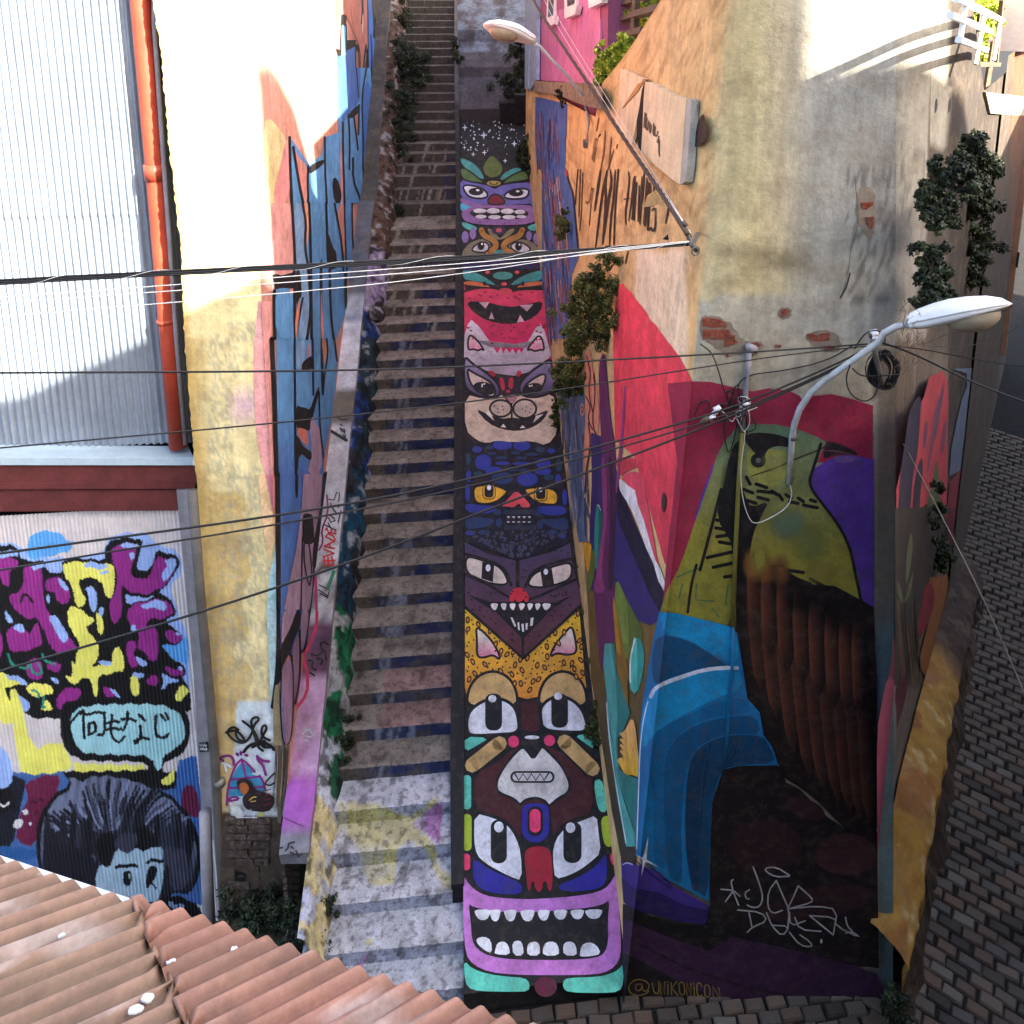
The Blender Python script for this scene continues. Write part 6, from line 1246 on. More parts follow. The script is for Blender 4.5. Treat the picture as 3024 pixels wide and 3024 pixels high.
# lower half: yellow block, bubble, hair, face
gp(Z7, [(-60,540),(420,540),(1000,540),(1130,500),(1160,1300),(-60,1300)], S(70,104,160), 0)
gp(Z7, [(-60,560),(150,560),(130,700),(60,1000),(-60,1010)], S(30,32,44)); gp(Z7, [(330,520),(1000,520),(1060,640),(900,640),(640,560),(420,600)], BK)
gp(Z7, [(40,60),(110,80),(180,430),(330,350),(420,480),(380,540),(150,560),(110,520)], YEL); gp(Z7, [(420,490),(700,500),(820,500),(830,530),(420,540)], YEL, 0); gp(Z7, [(980,540),(1000,520),(990,620),(900,600)], YEL)
gp(Z7, [(-50,400),(20,390),(80,520),(60,640),(-50,620)], LB); gp(Z7, [(1020,470),(1120,450),(1150,700),(1160,1100),(1100,1100),(1080,800),(1000,640)], S(60,104,170), 0)
gp(Z7, [(360,140),(480,120),(700,112),(950,118),(1060,180),(1090,280),(1070,400),(1000,470),(930,480),(930,560),(880,590),(850,560),(840,480),(560,480),(430,470),(350,380),(340,230)], BK)
gp(Z7, [(395,250),(420,190),(500,160),(700,152),(930,155),(1020,200),(1060,280),(1050,360),(990,420),(930,440),(920,530),(890,540),(870,450),(700,442),(500,438),(430,400)], MNT)
for P_ in ([(480,190),(440,215),(395,262)], [(475,215),(480,345)], [(440,212),(600,200)], [(595,200),(600,320),(560,330)], [(505,260),(510,325)], [(505,262),(545,260),(548,318),(505,326)], [(640,215),(630,300),(640,350),(680,370),(710,340)], [(600,262),(680,250)], [(605,298),(690,290)], [(690,235),(775,245)], [(730,200),(725,260),(705,300)], [(790,205),(825,250)], [(800,270),(805,345),(775,380),(765,350),(850,352)], [(890,210),(885,310),(900,345),(935,350),(960,320)], [(915,215),(940,245)], [(945,205),(962,235)]): gline(Z7, P_, 17, BK)
gp(Z7, [(130,600),(320,540),(350,620),(240,800),(210,960),(90,950),(100,800),(170,700)], S(104,34,66)); gp(Z7, [(1040,620),(1120,620),(1150,790),(1090,800),(1030,740)], S(104,34,66))
for x, y, r_ in ((145,772,17),(104,835,28),(172,830,10),(22,680,12)): gp(Z7, ell(x, y, r_, r_), S(206,206,210), 0)
for P_ in ([(175,710),(190,700),(205,715)], [(215,708),(230,698),(245,712)], [(190,780),(215,770)]): gline(Z7, P_, 8, BK)
gp(Z7, [(-60,640),(60,640),(100,700),(60,780),(-60,780)], BK); gline(Z7, [(0,720),(30,745),(50,720)], 12, S(206,206,206))
gp(Z7, [(-50,960),(220,980),(220,1040),(-50,1040)], S(46,92,150))
hairg = [(230,900),(250,800),(310,700),(420,620),(380,560),(470,600),(500,570),(620,560),(800,600),(950,680),(1050,780),(1110,900),(1130,1050),(1110,1180),(1060,1250),(980,1220),(940,1300),(300,1300),(230,1060)]
gp(Z7, [(x + (x-680)*.05, y - 16) for x, y in hairg], BK)
shapes.append((smooth_pts(Z7(hairg), True, 1), 'hair'))
rh_ = random.Random(2)
for _ in range(120):
    a0 = rh_.uniform(-2.9, -.25); r0, r1 = rh_.uniform(.25, .6), rh_.uniform(.7, 1.02); cx_, cy_ = 680, 960
    P_ = [(cx_ + 430*r_*math.cos(a0 + .25*(r_-r0)), cy_ + 370*r_*math.sin(a0 + .25*(r_-r0)) + 60*(1-r_)) for r_ in np.linspace(r0, r1, 5)]
    gline(Z7, P_, rh_.uniform(8, 18), rh_.choice([S(24,24,32), S(40,42,56), S(126,136,164), S(70,74,94), S(30,30,40)]))
for x0_ in range(270, 1090, 30): yt_ = rh_.uniform(740, 900); gp(Z7, [(x0_-14, yt_), (x0_+14, yt_ + rh_.uniform(-30, 30)), (x0_+26, 960), (x0_+rh_.uniform(-10, 20), 1040 + rh_.uniform(-20, 70)), (x0_-26, 970)], rh_.choice([S(34,34,44), S(48,50,64), S(26,26,34)]))
gp(Z7, [(250,960),(300,930),(350,990),(420,960),(520,1000),(560,1100),(540,1300),(300,1300),(240,1080)], S(30,30,40))
gp(Z7, [(540,1090),(640,1060),(660,980),(720,1000),(770,990),(830,930),(870,960),(930,960),(935,1050),(930,1180),(890,1300),(560,1300)], S(160,184,200))
gp(Z7, [(830,820),(880,960),(930,960),(780,1000),(760,900)], BK); gp(Z7, [(540,900),(660,880),(640,1060),(600,1090),(560,1050)], BK); gp(Z7, [(640,960),(700,1000),(760,1000),(800,900),(700,880)], S(58,58,74))
for P_ in ([(660,1090),(710,1070),(780,1080)], [(840,1060),(880,1040),(930,1050)]): gline(Z7, P_, 20, BK)
for P_ in ([(705,1100),(745,1100),(755,1160),(735,1200),(700,1170)], [(845,1090),(890,1070),(900,1110),(860,1190),(830,1220),(835,1140)]): gp(Z7, P_, BK)
gp(Z7, [(725,1120),(745,1120),(740,1165)], S(150,160,170)); gline(Z7, [(860,1170),(880,1190),(890,1200)], 12, BK)
gp(Z7, [(930,960),(1060,980),(1090,1130),(1040,1230),(970,1200),(990,1100),(930,1060)], S(66,66,82)); gp(Z7, [(930,1260),(1000,1240),(1100,1280),(1160,1340),(1150,1400),(900,1400),(900,1300)], BK)
for x, y in ((975,1290),(1000,1310),(1035,1310)): gp(Z7, ell(x, y, 16, 16), S(120,140,170), 0)
def tin_col(px, py):
    n_ = len(px); C_ = np.zeros((n_, 4)); base = np.array(S(206,198,198)); C_[:] = base; C_[:, 3] = 1
    nz = (np.sin(px*.9) * np.sin(py*.23 + px*.05) + np.sin(py*.7 + px*.31)*.5)
    jx = px + nz*1.2; jy = py + 4.0*np.abs(np.sin(px/11.9*math.pi)) * np.sin(px*.13 + py*.01)
    for P_, c in shapes:
        xs, ys = [p[0] for p in P_], [p[1] for p in P_]
        m_ = (jx >= min(xs)) & (jx <= max(xs)) & (jy >= min(ys)) & (jy <= max(ys)); idx = np.where(m_)[0]
        if not len(idx): continue
        ins = idx[pip(P_, jx[idx], jy[idx])]
        if isinstance(c, str):
            y = (py[ins] - 2300)/300; t = np.clip(1.1 - np.abs(y - .25)*1.6 + .25*np.sin(px[ins]*.21 + py[ins]*.03), 0, 1)[:, None]
            C_[ins] = np.array(S(34,34,44))*(1-t) + np.array(S(112,120,146))*t
        else: C_[ins] = c
    return C_
corr('graffiti_cladding', 7.68, -5.1, -2.36, 1506, 2830, 580, 'tinpaint', ch, tin_col, 8, .0062, .038)
# ================================================================== unseen houses added to block light from the lane and street
def block(name, label, foot, z1, m='house', roofm='tin'):
    t = thing(name, label, 'house'); MB().prism([(x, y, -.3) for x, y in foot], (0, 0, z1 + .3)).build('wall', m, t)
    cx, cy = sum(p[0] for p in foot)/len(foot), sum(p[1] for p in foot)/len(foot)
    MB().prism([(cx + (x-cx)*1.03, cy + (y-cy)*1.03, z1 + .004) for x, y in foot], (0, 0, .12)).build('roof', roofm, t); return t
block('viewpoint_shade_house', 'unseen terrace house under the viewpoint added to darken the street', [(-.3, -2.9), (6.2, -2.9), (6.2, .85), (-.3, .85)], 7.3)
block('street_shade_house', 'unseen house across the right hand street added to block its light', [(7.6, 3.0), (14, 1.0), (20, 14), (13.2, 11.5)], 9.5)
# ================================================================== pipes on the left house
dp = thing('drainpipe', 'thick orange rainwater pipe running down the corrugated house', 'drainpipe')
def pxl(pts, Y): return [atY(x, y, Y) for x, y in pts]
MB().tube(pxl([(385, -400), (414, 0), (462, 540), (500, 1000), (527, 1318)], 7.72), .088, 16).build('pipe', 'pipe_orange', dp, True)
MB().tube(pxl([(457, 484), (461, 530)], 7.72), .102, 16).build('collar', 'pipe_orange', dp, True)
MB().tube(pxl([(492, 940), (494, 952)], 7.72), .094, 16).build('joint', 'pipe_orange', dp, True)
MB().tube(pxl([(462, -300), (455, 60), (478, 400), (500, 700), (521, 1000), (548, 1312)], 7.66), .022, 10).build('thin_pipe', 'greypipe', dp, True)
gpst = thing('grey_conduit_post', 'weathered grey downpipe standing at the corner of the graffiti wall', 'downpipe')
MB().tube(pxl([(568, 1450), (592, 1760), (632, 2200), (650, 2520), (668, 2820)], 7.02), .045, 12).build('pipe', 'darkpipe', gpst, True)
MB().tube(pxl([(646, 2300), (650, 2318)], 7.02), .055, 12).build('collar', 'steel', gpst, True)
MB().tube(pxl([(606, 2400), (612, 2600), (622, 2800)], 7.1), .062, 12).build('lower_pipe', 'greypipe', gpst, True)
# sticker
st = Paint([Plane((0, 7.59, 0), (0, -1, 0))], None, .004, .0008)
st.poly(Z7([(1136,375),(1186,369),(1190,424),(1139,427)]), S(24,24,26), 0)
for P_ in ([(1140,382),(1146,396),(1152,381)], [(1158,394),(1156,388),(1161,386),(1162,395)], [(1167,378),(1168,394)], [(1174,386),(1175,402)], [(1174,387),(1181,388),(1175,394)]): st.line(Z7(P_), 2.2, WH, 0)
for P_ in ([(1144,404),(1142,414),(1149,416),(1150,406),(1144,404)], [(1157,402),(1158,416)], [(1154,407),(1161,406)], [(1165,408),(1164,416),(1170,416),(1170,408),(1165,408)], [(1176,406),(1177,420)], [(1176,407),(1183,408),(1177,414)]): st.line(Z7(P_), 2.2, WH, 0)
so_ = st.build(['sticker'], [ch])
# ================================================================== bricks
def brick(parent, plane, pts, off, depth, m='brick'):
    P_ = [plane.at(x, y, off) for x, y in pts]; return MB().prism(P_, -plane.n*depth).build('brick', m, parent)
y = 2418
for r_ in range(10):
    h = 22 + random.uniform(-2, 2); x0_ = 672 + r_*1.6 + (0 if r_ % 2 else -10); xe = 806 - r_*2 if r_ < 6 else 770
    while x0_ < xe - 10:
        wd_ = random.uniform(58, 78); x1_ = min(x0_ + wd_, xe)
        if r_ < 6 or random.random() < .45:
            j = lambda: random.uniform(-2.5, 2.5)
            brick(lh, WF, [(x0_+j(), y+j()), (x1_-5+j(), y+j()), (x1_-4+j(), y+h-5+j()), (x0_+j(), y+h-5+j())], random.uniform(.012, .03), .05, 'darkbrick')
        x0_ = x1_ + 1
    y += h + 1.5
for r_ in range(6):
    yy = 2548 + r_*21; brick(lh, WB, [(842 + r_*2, yy), (884, yy + 4), (884, yy + 20), (842 + r_*2, yy + 17)], .01, .04, 'darkbrick')
KQ, KR = Crop(2050, 850, 400), Crop(2350, 850, 400); k9 = 1932/1092
def sq(P_): return [(x*k9, y*k9) for x, y in P_]
for P_ in (KQ(sq([(40,235),(120,225),(230,240),(300,290),(350,380),(420,430),(560,430),(560,500),(420,520),(280,570),(230,530),(100,440),(50,400)])), KQ(sq([(670,190),(730,150),(800,180),(770,240),(690,260)])), KQ(sq([(880,370),(980,350),(1110,340),(1190,420),(1170,520),(1040,520),(930,450)])), Z3([(1030,1080),(1120,1060),(1135,1200),(1130,1330),(1090,1380),(1040,1300),(1020,1180)])):
    MQ = Paint([WD], None, .003, .0006); MQ.poly(smooth_pts(P_, True, 2), S(140,126,110), 0, 4); MQ.build(['bare_masonry'], [rh])
for P_ in ([(62,250),(110,240),(195,252),(248,275),(262,318),(150,322),(75,308)], [(72,340),(140,335),(280,338),(292,372),(330,385),(328,412),(200,416),(70,410)], [(250,425),(330,418),(358,440),(290,462),(248,472)], [(440,448),(500,440),(545,452),(530,474),(450,476)], [(700,180),(735,168),(775,185),(745,222),(700,238),(690,225)], [(905,378),(960,370),(990,388),(1040,365),(1092,362),(1092,425),(1010,430),(945,428)], [(1040,470),(1100,465),(1140,480),(1130,505),(1060,505)], [(650,462),(705,462),(700,484),(655,480)], [(250,530),(280,532),(275,560),(262,556)]):
    brick(rh, WD, KQ(sq(P_)), random.uniform(.006, .012), .03)
for P_ in ([(1050,1158),(1118,1150),(1120,1170),(1080,1195),(1055,1190)], [(1070,1240),(1122,1236),(1126,1262),(1110,1310),(1080,1280)]): brick(rh, WD, Z3(P_), .008, .03)
# flat patches painted on the plaster for shaded holes, and stains
HP = Paint([WA, WD], splitR, .02, .0006)
HP.poly(K2([(1500,1010),(1560,905),(1605,915),(1632,1270),(1560,1310),(1530,1370),(1400,1362),(1470,1180)]), S(26,22,20), 1)  # flat dark patch painted for the shaded inside of a hole
HP.poly(K2([(1410,705),(1510,690),(1480,1000),(1440,1250),(1380,1330)]), S(96,70,74), 1)
HP.poly(KA([(1480,490),(1520,530),(1530,640),(1510,740),(1490,790),(1465,740),(1465,620)]), S(70,56,50), 1)
for x in (1475, 1552): 
    a = WC.at(*Z3([(x, 560)])[0]); HP2 = Paint([WC], None, .02, .0005); HP2.poly(Z3([(x-2,565),(x+10,560),(x+10,620),(x-8,655),(x-8,620)]), S(30,28,26), 1); HP2.build(['weep_hole_shade'], [rh])  # flat dark shapes painted for the shade inside the drain holes
HP.line(Z3([(1015,1010),(1020,1100),(1035,1200),(1028,1300),(990,1420),(975,1560),(935,1700)]), 2.2, S(96,90,84), 1); HP.line(Z3([(985,1560),(965,1640),(930,1700)]), 5, S(56,52,50), 1)
HP.build(['wall_dark_patches', 'wall_crack'], [rh, rh], kind='stuff')
# ================================================================== torn canvas sign on the ochre wall
sg = thing('canvas_sign', 'torn pale canvas sign panel hanging on the ochre wall', 'sign')
MB().prism([WA.at(x, y, .075) for x, y in K2([(745,440),(860,470),(1000,560),(1150,640),(1335,690),(1300,1150),(1275,1500),(1245,1905),(1130,1830),(900,1640),(690,1440),(712,1100),(728,700)])], -WA.n*.07).build('canvas', 'canvas', sg)
MB().prism([WA.at(x, y, .05) for x, y in K2([(392,258),(450,262),(640,355),(760,405),(738,450),(700,560),(640,960),(560,1340),(420,1180),(310,1080),(360,800),(388,500)])], -WA.n*.03).build('torn_canvas', 'canvas', sg)
MB().prism([WA.at(x, y, .06) for x, y in K2([(645,470),(690,450),(720,400),(775,405),(700,480),(640,580),(420,820),(520,660),(600,540)])], -WA.n*.01).build('flap', mat('canvas back', S(176,130,78), .85, .2, 4, .2, 30), sg)
MB().prism([WA.at(x, y, .056) for x, y in K2([(700,570),(735,460),(745,560),(728,800),(715,1090),(690,1440),(660,1430),(635,1260),(628,1000),(668,800)])], -WA.n*.01).build('slit_shade', 'black', sg)  # black sheet stands in for the shaded gap in the torn canvas
MB().prism([WA.at(x, y, .072) for x, y in K2([(1345,680),(1408,705),(1380,1200),(1350,1640),(1320,1870),(1250,1910),(1290,1400)])], -WA.n*.065).build('side_board', mat('grey board', S(168,166,156), .8, .25, 6, .2, 40), sg)
sg_p = Paint([WA], None, .079, .0006)
for P_ in ([(745,880),(735,1000),(728,1090)], [(765,900),(745,1060),(752,1100)], [(775,960),(760,1120),(782,1140),(800,1000)], [(820,1030),(808,1150),(822,1190),(835,1060)], [(870,1040),(855,1180),(875,1210)], [(890,1080),(880,1190),(905,1230),(930,1150)], [(945,1220),(915,1300),(935,1320),(950,1240),(940,1420),(950,1500)]): sg_p.line(K2(P_), 3.2, S(88,66,46), 1)
sg_p.build(['lettering'], [sg])
# ================================================================== street lamps
def cobra(name, label, arm, tip, neck, width, up, m_arm, armr):
    t = thing(name, label, 'street lamp', (0, 0, 0), 'street lamps on wall brackets')
    MB().tube(arm, armr, 12).build('arm', m_arm, t, True)
    neck, tip = np.array(neck), np.array(tip); ax = tip - neck; Ln = np.linalg.norm(ax); ax /= Ln
    upv = np.array(up, float); upv -= ax*(upv @ ax); upv /= np.linalg.norm(upv); sd = np.cross(ax, upv)
    sec = [(0, .30, .30, .30), (.03, .42, .40, .36), (.14, .52, .52, .50), (.30, .80, .62, .52), (.45, .98, .66, .50), (.62, 1.0, .62, .44), (.80, .86, .50, .32), (.93, .56, .30, .18), (1.0, .16, .06, .05)]
    V, Fc = [], []; n_ = 20
    for s, w_, h_, d_ in sec:
        for j in range(n_):
            a = 2*math.pi*j/n_; ca, sa = math.cos(a), math.sin(a)
            V.append(neck + ax*(s*Ln) + sd*(width*.5*w_*math.copysign(abs(ca)**.7, ca)) + upv*(width*.5*((h_*abs(sa)**.8) if sa > 0 else -d_*.62*abs(sa)**.5)))
    for i in range(len(sec)-1):
        for j in range(n_): Fc.append((i*n_+j, i*n_+(j+1) % n_, (i+1)*n_+(j+1) % n_, (i+1)*n_+j))
    Fc += [tuple(range(n_))[::-1], tuple((len(sec)-1)*n_ + j for j in range(n_))]
    o = obj('housing', V, Fc, 'white', t, None, True)
    # seam rim
    P_ = []
    for s, w_, h_, d_ in sec[1:-1]: P_.append(neck + ax*(s*Ln) + sd*(width*.5*w_*1.015))
    P2 = [neck + ax*(s*Ln) - sd*(width*.5*w_*1.015) for s, w_, h_, d_ in sec[1:-1]][::-1]
    MB().tube(P_ + [tip + ax*.004] + P2, .006, 6).build('seam', 'lampgrey', t, True)
    V, Fc = [], []; nb = 6
    for i in range(nb+1):
        ph_ = math.pi/2*i/nb
        for j in range(n_):
            a = 2*math.pi*j/n_; V.append(neck + ax*(Ln*(.62 + .27*math.cos(ph_)*math.cos(a))) + sd*(width*.40*math.cos(ph_)*math.sin(a)) - upv*(width*(.10 + .30*math.sin(ph_))))
    for i in range(nb):
        for j in range(n_): Fc.append((i*n_+j, i*n_+(j+1) % n_, (i+1)*n_+(j+1) % n_, (i+1)*n_+j))
    obj('bowl', V, Fc, 'glass', t, None, True)
    return t
armA = [WA.at(*K1([(1098,1620)])[0], .05), WA.at(*K1([(1112,1400)])[0], .06)] + [atY(*K1([p])[0], Yq) for p, Yq in (((1100,1290),10.35),((1062,1130),10.3),((985,1020),10.2),((850,840),10.1),((680,670),10.0),((560,530),9.95),((490,492),9.9))]
l1 = cobra('street_lamp', 'cream street lamp reaching over the totem ramp from the ochre wall', armA, atY(*K1([(-75,270)])[0], 9.6), atY(*K1([(492,470)])[0], 9.9), .33, (0.1, .40, 1), 'lampgrey', .020)
MB().box(tuple(WA.at(*K1([(1098,1640)])[0], .0) - .05), tuple(WA.at(*K1([(1098,1640)])[0], .0) + .05)).build('wall_clamp', 'steel', l1)
Yw = 5.62
armB = [WD.at(*Z6([(640,830)])[0], .02), WD.at(*Z6([(655,560)])[0], .03)] + [atY(*Z6([p])[0], Yq) for p, Yq in (((668,490),5.60),((700,400),5.55),((760,310),5.5),((850,230),5.42),((940,170),5.36),((1050,90),5.28),((1150,20),5.2))] + [atY(*Z3([p])[0], Yq) for p, Yq in (((1180,1900),5.17),((1250,1862),5.12),((1330,1848),5.06))]
l2 = cobra('street_lamp', 'white street lamp on curved pipe arm at the bird mural', armB, atY(*Z3([(1905,1735)])[0], 4.8), atY(*Z3([(1318,1848)])[0], 5.06), .34, (0, .50, 1), 'lampgrey', .024)
MB().tube([WD.at(*Z6([(662,545)])[0], .03), WD.at(*Z6([(662,575)])[0], .03)], .032, 10).build('coupling', 'steel', l2, True)
MB().tube([WD.at(*Z6([(655,590)])[0], .025), WD.at(*Z6([(640,825)])[0], .025)], .018, 10).build('conduit', mat('olive painted pipe', S(110,108,60), .6, .2, 8, .1, 50), l2, True)
# vertical conduit on the bird wall
vc = thing('wall_conduit', 'vertical metal conduit pipe running down the bird mural', 'conduit')
MB().tube([WD.at(*Z6([p])[0], .035) for p in ((412,65),(400,200),(385,360),(372,520))], .022, 10).build('upper_pipe', 'greypipe', vc, True)
MB().tube([WD.at(*Z6([p])[0], .035) for p in ((372,520),(350,820),(332,1200),(318,1640))], .018, 10).build('painted_pipe', mat('olive pipe', S(120,112,50), .6, .2, 8, .1, 50), vc, True)
MB().tube([WD.at(*Z6([p])[0], .035) for p in ((318,1640),(312,1932))] + [WD.at(*Z9([p])[0], .03) for p in ((300,60),(285,300),(275,500))], .014, 10).build('lower_pipe', mat('blue pipe', S(20,96,140), .6, .2, 8, .1, 50), vc, True)
MB().tube([WD.at(*Z6([p])[0], .035) for p in ((390,52),(412,48),(440,62),(452,80))], [.03, .034, .032, .02], 10).build('weather_cap', 'greypipe', vc, True)
# ================================================================== cables
def cable(name, label, pts, rad, m='cable', grp='overhead cables crossing the lane', n_=6):
    o = MB().tube(pts, rad, n_).build(name, m, None, True); tag(o, label, 'cable', grp); return o
def sp3(pts, it=3):
    P_ = [tuple(p) for p in pts]
    for _ in range(it):
        Q = [P_[0]]
        for a, b in zip(P_[:-1], P_[1:]): Q += [tuple(.75*np.array(a)+.25*np.array(b)), tuple(.25*np.array(a)+.75*np.array(b))]
        P_ = Q + [P_[-1]]
    return P_
def pxc(pts, Ya, Yb): 
    xs = [p[0] for p in pts]; a, b = min(xs), max(xs); return sp3([atY(x, y, Ya + (Yb - Ya)*(x - a)/(b - a)) for x, y in pts], 2)
b1 = pxc([(-250, 850), (0, 833), (500, 806), (1000, 782), (1560, 752), (2000, 722), (2040, 718)], 4.6, 5.55)
cb = thing('cable_bundle', 'thick black cable bundle wound with pale wire crossing at mid height', 'cable', (0,0,0), 'overhead cables crossing the lane')
for dx, dz in ((0, 0), (.006, .011), (-.006, -.010)): MB().tube([(p[0], p[1] + dx, p[2] + dz) for p in b1], .0065, 6).build('strand', 'cable', cb, True)
P_ = []
for i in range(240):
    t = i/239*(len(b1)-1); k = min(int(t), len(b1)-2); p = np.array(b1[k])*(1-(t-k)) + np.array(b1[k+1])*(t-k); a = i*.33; P_.append(p + np.array([0, -.018*math.cos(a), .021*math.sin(a)]))
MB().tube(P_, .0016, 4).build('binding_wire', 'wire', cb, True)
CW = (('lowest of the three thin white wires below the cable bundle', [(-250, 955), (0, 935), (1000, 853), (1430, 800), (1800, 738), (2030, 716)], .003, 'wire'), ('uppermost of the three thin white wires below the cable bundle', [(-250, 900), (0, 878), (1000, 806), (1500, 768), (1850, 730), (2035, 712)], .003, 'wire'), ('middle one of the three thin white wires below the cable bundle', [(-250, 915), (0, 896), (1000, 823), (1500, 780), (1850, 738), (2035, 714)], .003, 'wire'),
      ('nearly level black cable running to the white street lamp', [(-250, 1103), (0, 1101), (1000, 1096), (1500, 1078), (2000, 1052), (2300, 1035), (2560, 1016)], .0065, 'cable'), ('thin dark cable rising gently to the white street lamp', [(-250, 1345), (0, 1323), (1000, 1233), (1600, 1160), (2000, 1096), (2300, 1050), (2560, 1022)], .0048, 'cable'),
      ('upper of the paired dark cables above the speech bubble', [(-250, 1670), (0, 1634), (1000, 1499), (1500, 1390), (2000, 1254), (2200, 1190), (2450, 1085), (2575, 1022)], .0075, 'cable'), ('lower of the paired dark cables above the speech bubble', [(-250, 1725), (0, 1683), (1000, 1520), (1500, 1412), (2000, 1274), (2200, 1205), (2450, 1095), (2575, 1028)], .006, 'cable'),
      ('steepest dark cable passing lowest over the graffiti wall', [(-250, 2060), (0, 1981), (500, 1838), (1000, 1675), (1500, 1482), (2000, 1295), (2250, 1190), (2450, 1100), (2575, 1032)], .0078, 'cable'))
for lb, pts, rad, m_ in CW: cable('overhead_cable', lb, pxc(pts, 4.6, 5.45), rad, m_)
for lb, pts, rad, m_ in (('thick sagging cable from the white lamp to the right edge', [(2600,1010),(2700,1045),(2850,1120),(3024,1188),(3200,1240)], .008, 'cable'), ('thin cable from the white lamp running level to the right', [(2600,1018),(2720,1030),(2850,1056),(2990,1080),(3200,1092)], .004, 'cable'),
                         ('pale thin wire rising right beneath the white lamp', [(2720,1020),(2800,985),(2900,950),(2990,905),(3100,840)], .003, 'steel'), ('pale wire swinging low beneath the white lamp', [(2740,1022),(2850,1026),(2950,1000),(3010,960),(3100,900)], .003, 'steel')):
    cable('side_cable', lb, pxc(pts, 5.3, 4.6), rad, m_, 'cables right of the white lamp')
cable('guy_wire', 'grey guy wire slanting down in front of the right street', sp3([atY(2668, 1310, 5.2), atY(2800, 1560, 4.9), atY(2920, 1800, 4.6), atY(3060, 2130, 4.3)], 2), .005, 'steel', 'guy wires')
d1 = sp3([np.array([1.05, 13.5, 9.6]), atY(1569, 0, 12.0), atY(1700, 190, 9.5), atY(1850, 420, 7.6), atY(1960, 580, 6.4), atY(2036, 700, 5.62)], 3)
tw = thing('twisted_cable', 'thick twisted brown cable slanting from the pink house to the corner bracket', 'cable')
for a0 in (0, 2.1, 4.2):
    P_ = []
    for i in range(160):
        t = i/159*(len(d1)-1); k = min(int(t), len(d1)-2); p = np.array(d1[k])*(1-(t-k)) + np.array(d1[k+1])*(t-k); a = i*.8 + a0; P_.append(p + np.array([.011*math.cos(a), 0, .011*math.sin(a)]))
    MB().tube(P_, .011, 5).build('strand', mat('brown cable', S(76,66,58), .7, .2, 20, 0, 50), tw, True)
for k, dx in enumerate((30, 46)):
    cable('thin_wire', ('nearer' if k else 'farther') + ' of two thin pale wires beside the twisted cable', sp3([np.array([1.25+k*.06, 13.5, 9.7]), atY(1569+dx, 0, 12.0), atY(1700+dx*1.0, 215, 9.5), atY(1850+dx*.8, 440, 7.6), atY(2040, 690, 5.62)], 2), .0032, 'wire', 'thin wires beside the twisted cable')
# bracket and insulators at the corner
br = thing('cable_bracket', 'steel cable bracket with insulators on the corner of the ochre wall', 'bracket')
MB().beam(WA.at(2062, 690, .0), atY(2042, 722, 5.5), .03, .03).build('arm', 'steel', br)
MB().tube([atY(x, y, 5.52) for x, y in ((2020,655),(2030,690),(2040,722),(2058,742))], .016, 8).build('rod', 'steel', br, True)
MB().tube(sp3([atY(x, y, 5.5) for x, y in ((2045,735),(2062,725),(2066,745),(2052,755),(2042,745),(2046,735))], 2), .008, 6).build('hook', 'steel', br, True)
for x, y in ((2015,665),(2022,690)): MB().tube([atY(x, y, 5.5), atY(x+12, y-8, 5.5)], [.02, .026], 10).build('insulator', 'timber', br, True)
MB().prism([atY(x, y, 5.5) for x, y in KC([(1380,800),(1440,745),(1450,810)])], (0, .01, 0)).build('plate', 'black', br)
MB().prism([atY(x, y, 6.0) for x, y in KC([(1165,430),(1210,310),(1250,280),(1300,250),(1400,380),(1390,430),(1340,400),(1250,420)])], (0, .02, 0)).build('cloth', mat('brown rag', S(150,120,84), .9, .25, 8, .3, 30), br)
ins = thing('insulator_cluster', 'cluster of white insulators and loose wires on the bird wall', 'insulator')
for x, y, r_ in ((215,410,.026),(150,470,.03),(185,460,.022),(205,430,.02),(140,485,.024)): MB().tube([WD.at(*Z6([(x, y)])[0], .10), WD.at(*Z6([(x+30, y-22)])[0], .10)], [r_, r_*.7], 10).build('insulator', 'white' if x > 180 else 'timber', ins, True)
MB().tube([WD.at(*Z6([(375,365)])[0], .08), WD.at(*Z6([(408,378)])[0], .08)], .018, 8).build('clamp', 'white', ins, True)
rw = random.Random(11)
for k in range(9):
    cx, cy = rw.uniform(250, 400), rw.uniform(300, 480); P_ = [(cx + 60*math.cos(a)*rw.uniform(.4, 1.3), cy + 80*math.sin(a)*rw.uniform(.4, 1.2)) for a in np.linspace(rw.uniform(0, 6), rw.uniform(7, 12), 7)]
    MB().tube(sp3([WD.at(*Z6([p])[0], .07 + .02*hsh(k, i)) for i, p in enumerate(P_)], 2), .005 if k % 3 else .003, 5).build('loose_wire', 'cable' if k % 3 else 'wire', ins, True)
for P_ in ([(130,30),(200,80),(240,200),(265,290),(300,380)], [(1000,40),(850,130),(600,185),(440,200),(350,240),(345,330),(390,400),(400,600)], [(280,400),(265,520),(290,680),(330,560),(350,420)], [(360,420),(390,560),(370,660),(360,760),(370,900),(400,1010),(440,1065),(560,1010),(640,950),(655,880),(645,840)], [(100,440),(120,370),(170,345),(190,380),(160,415)]):
    wm = 'wire' if P_[0] == (360,420) else 'cable'; MB().tube(sp3([WD.at(*Z6([p])[0], .05) for p in P_], 2), .0055 if wm == 'cable' else .0035, 5).build('hanging_wire', wm, ins, True)
coil = thing('cable_coil', 'tangled coil of spare black cable hanging under the white lamp', 'cable coil')
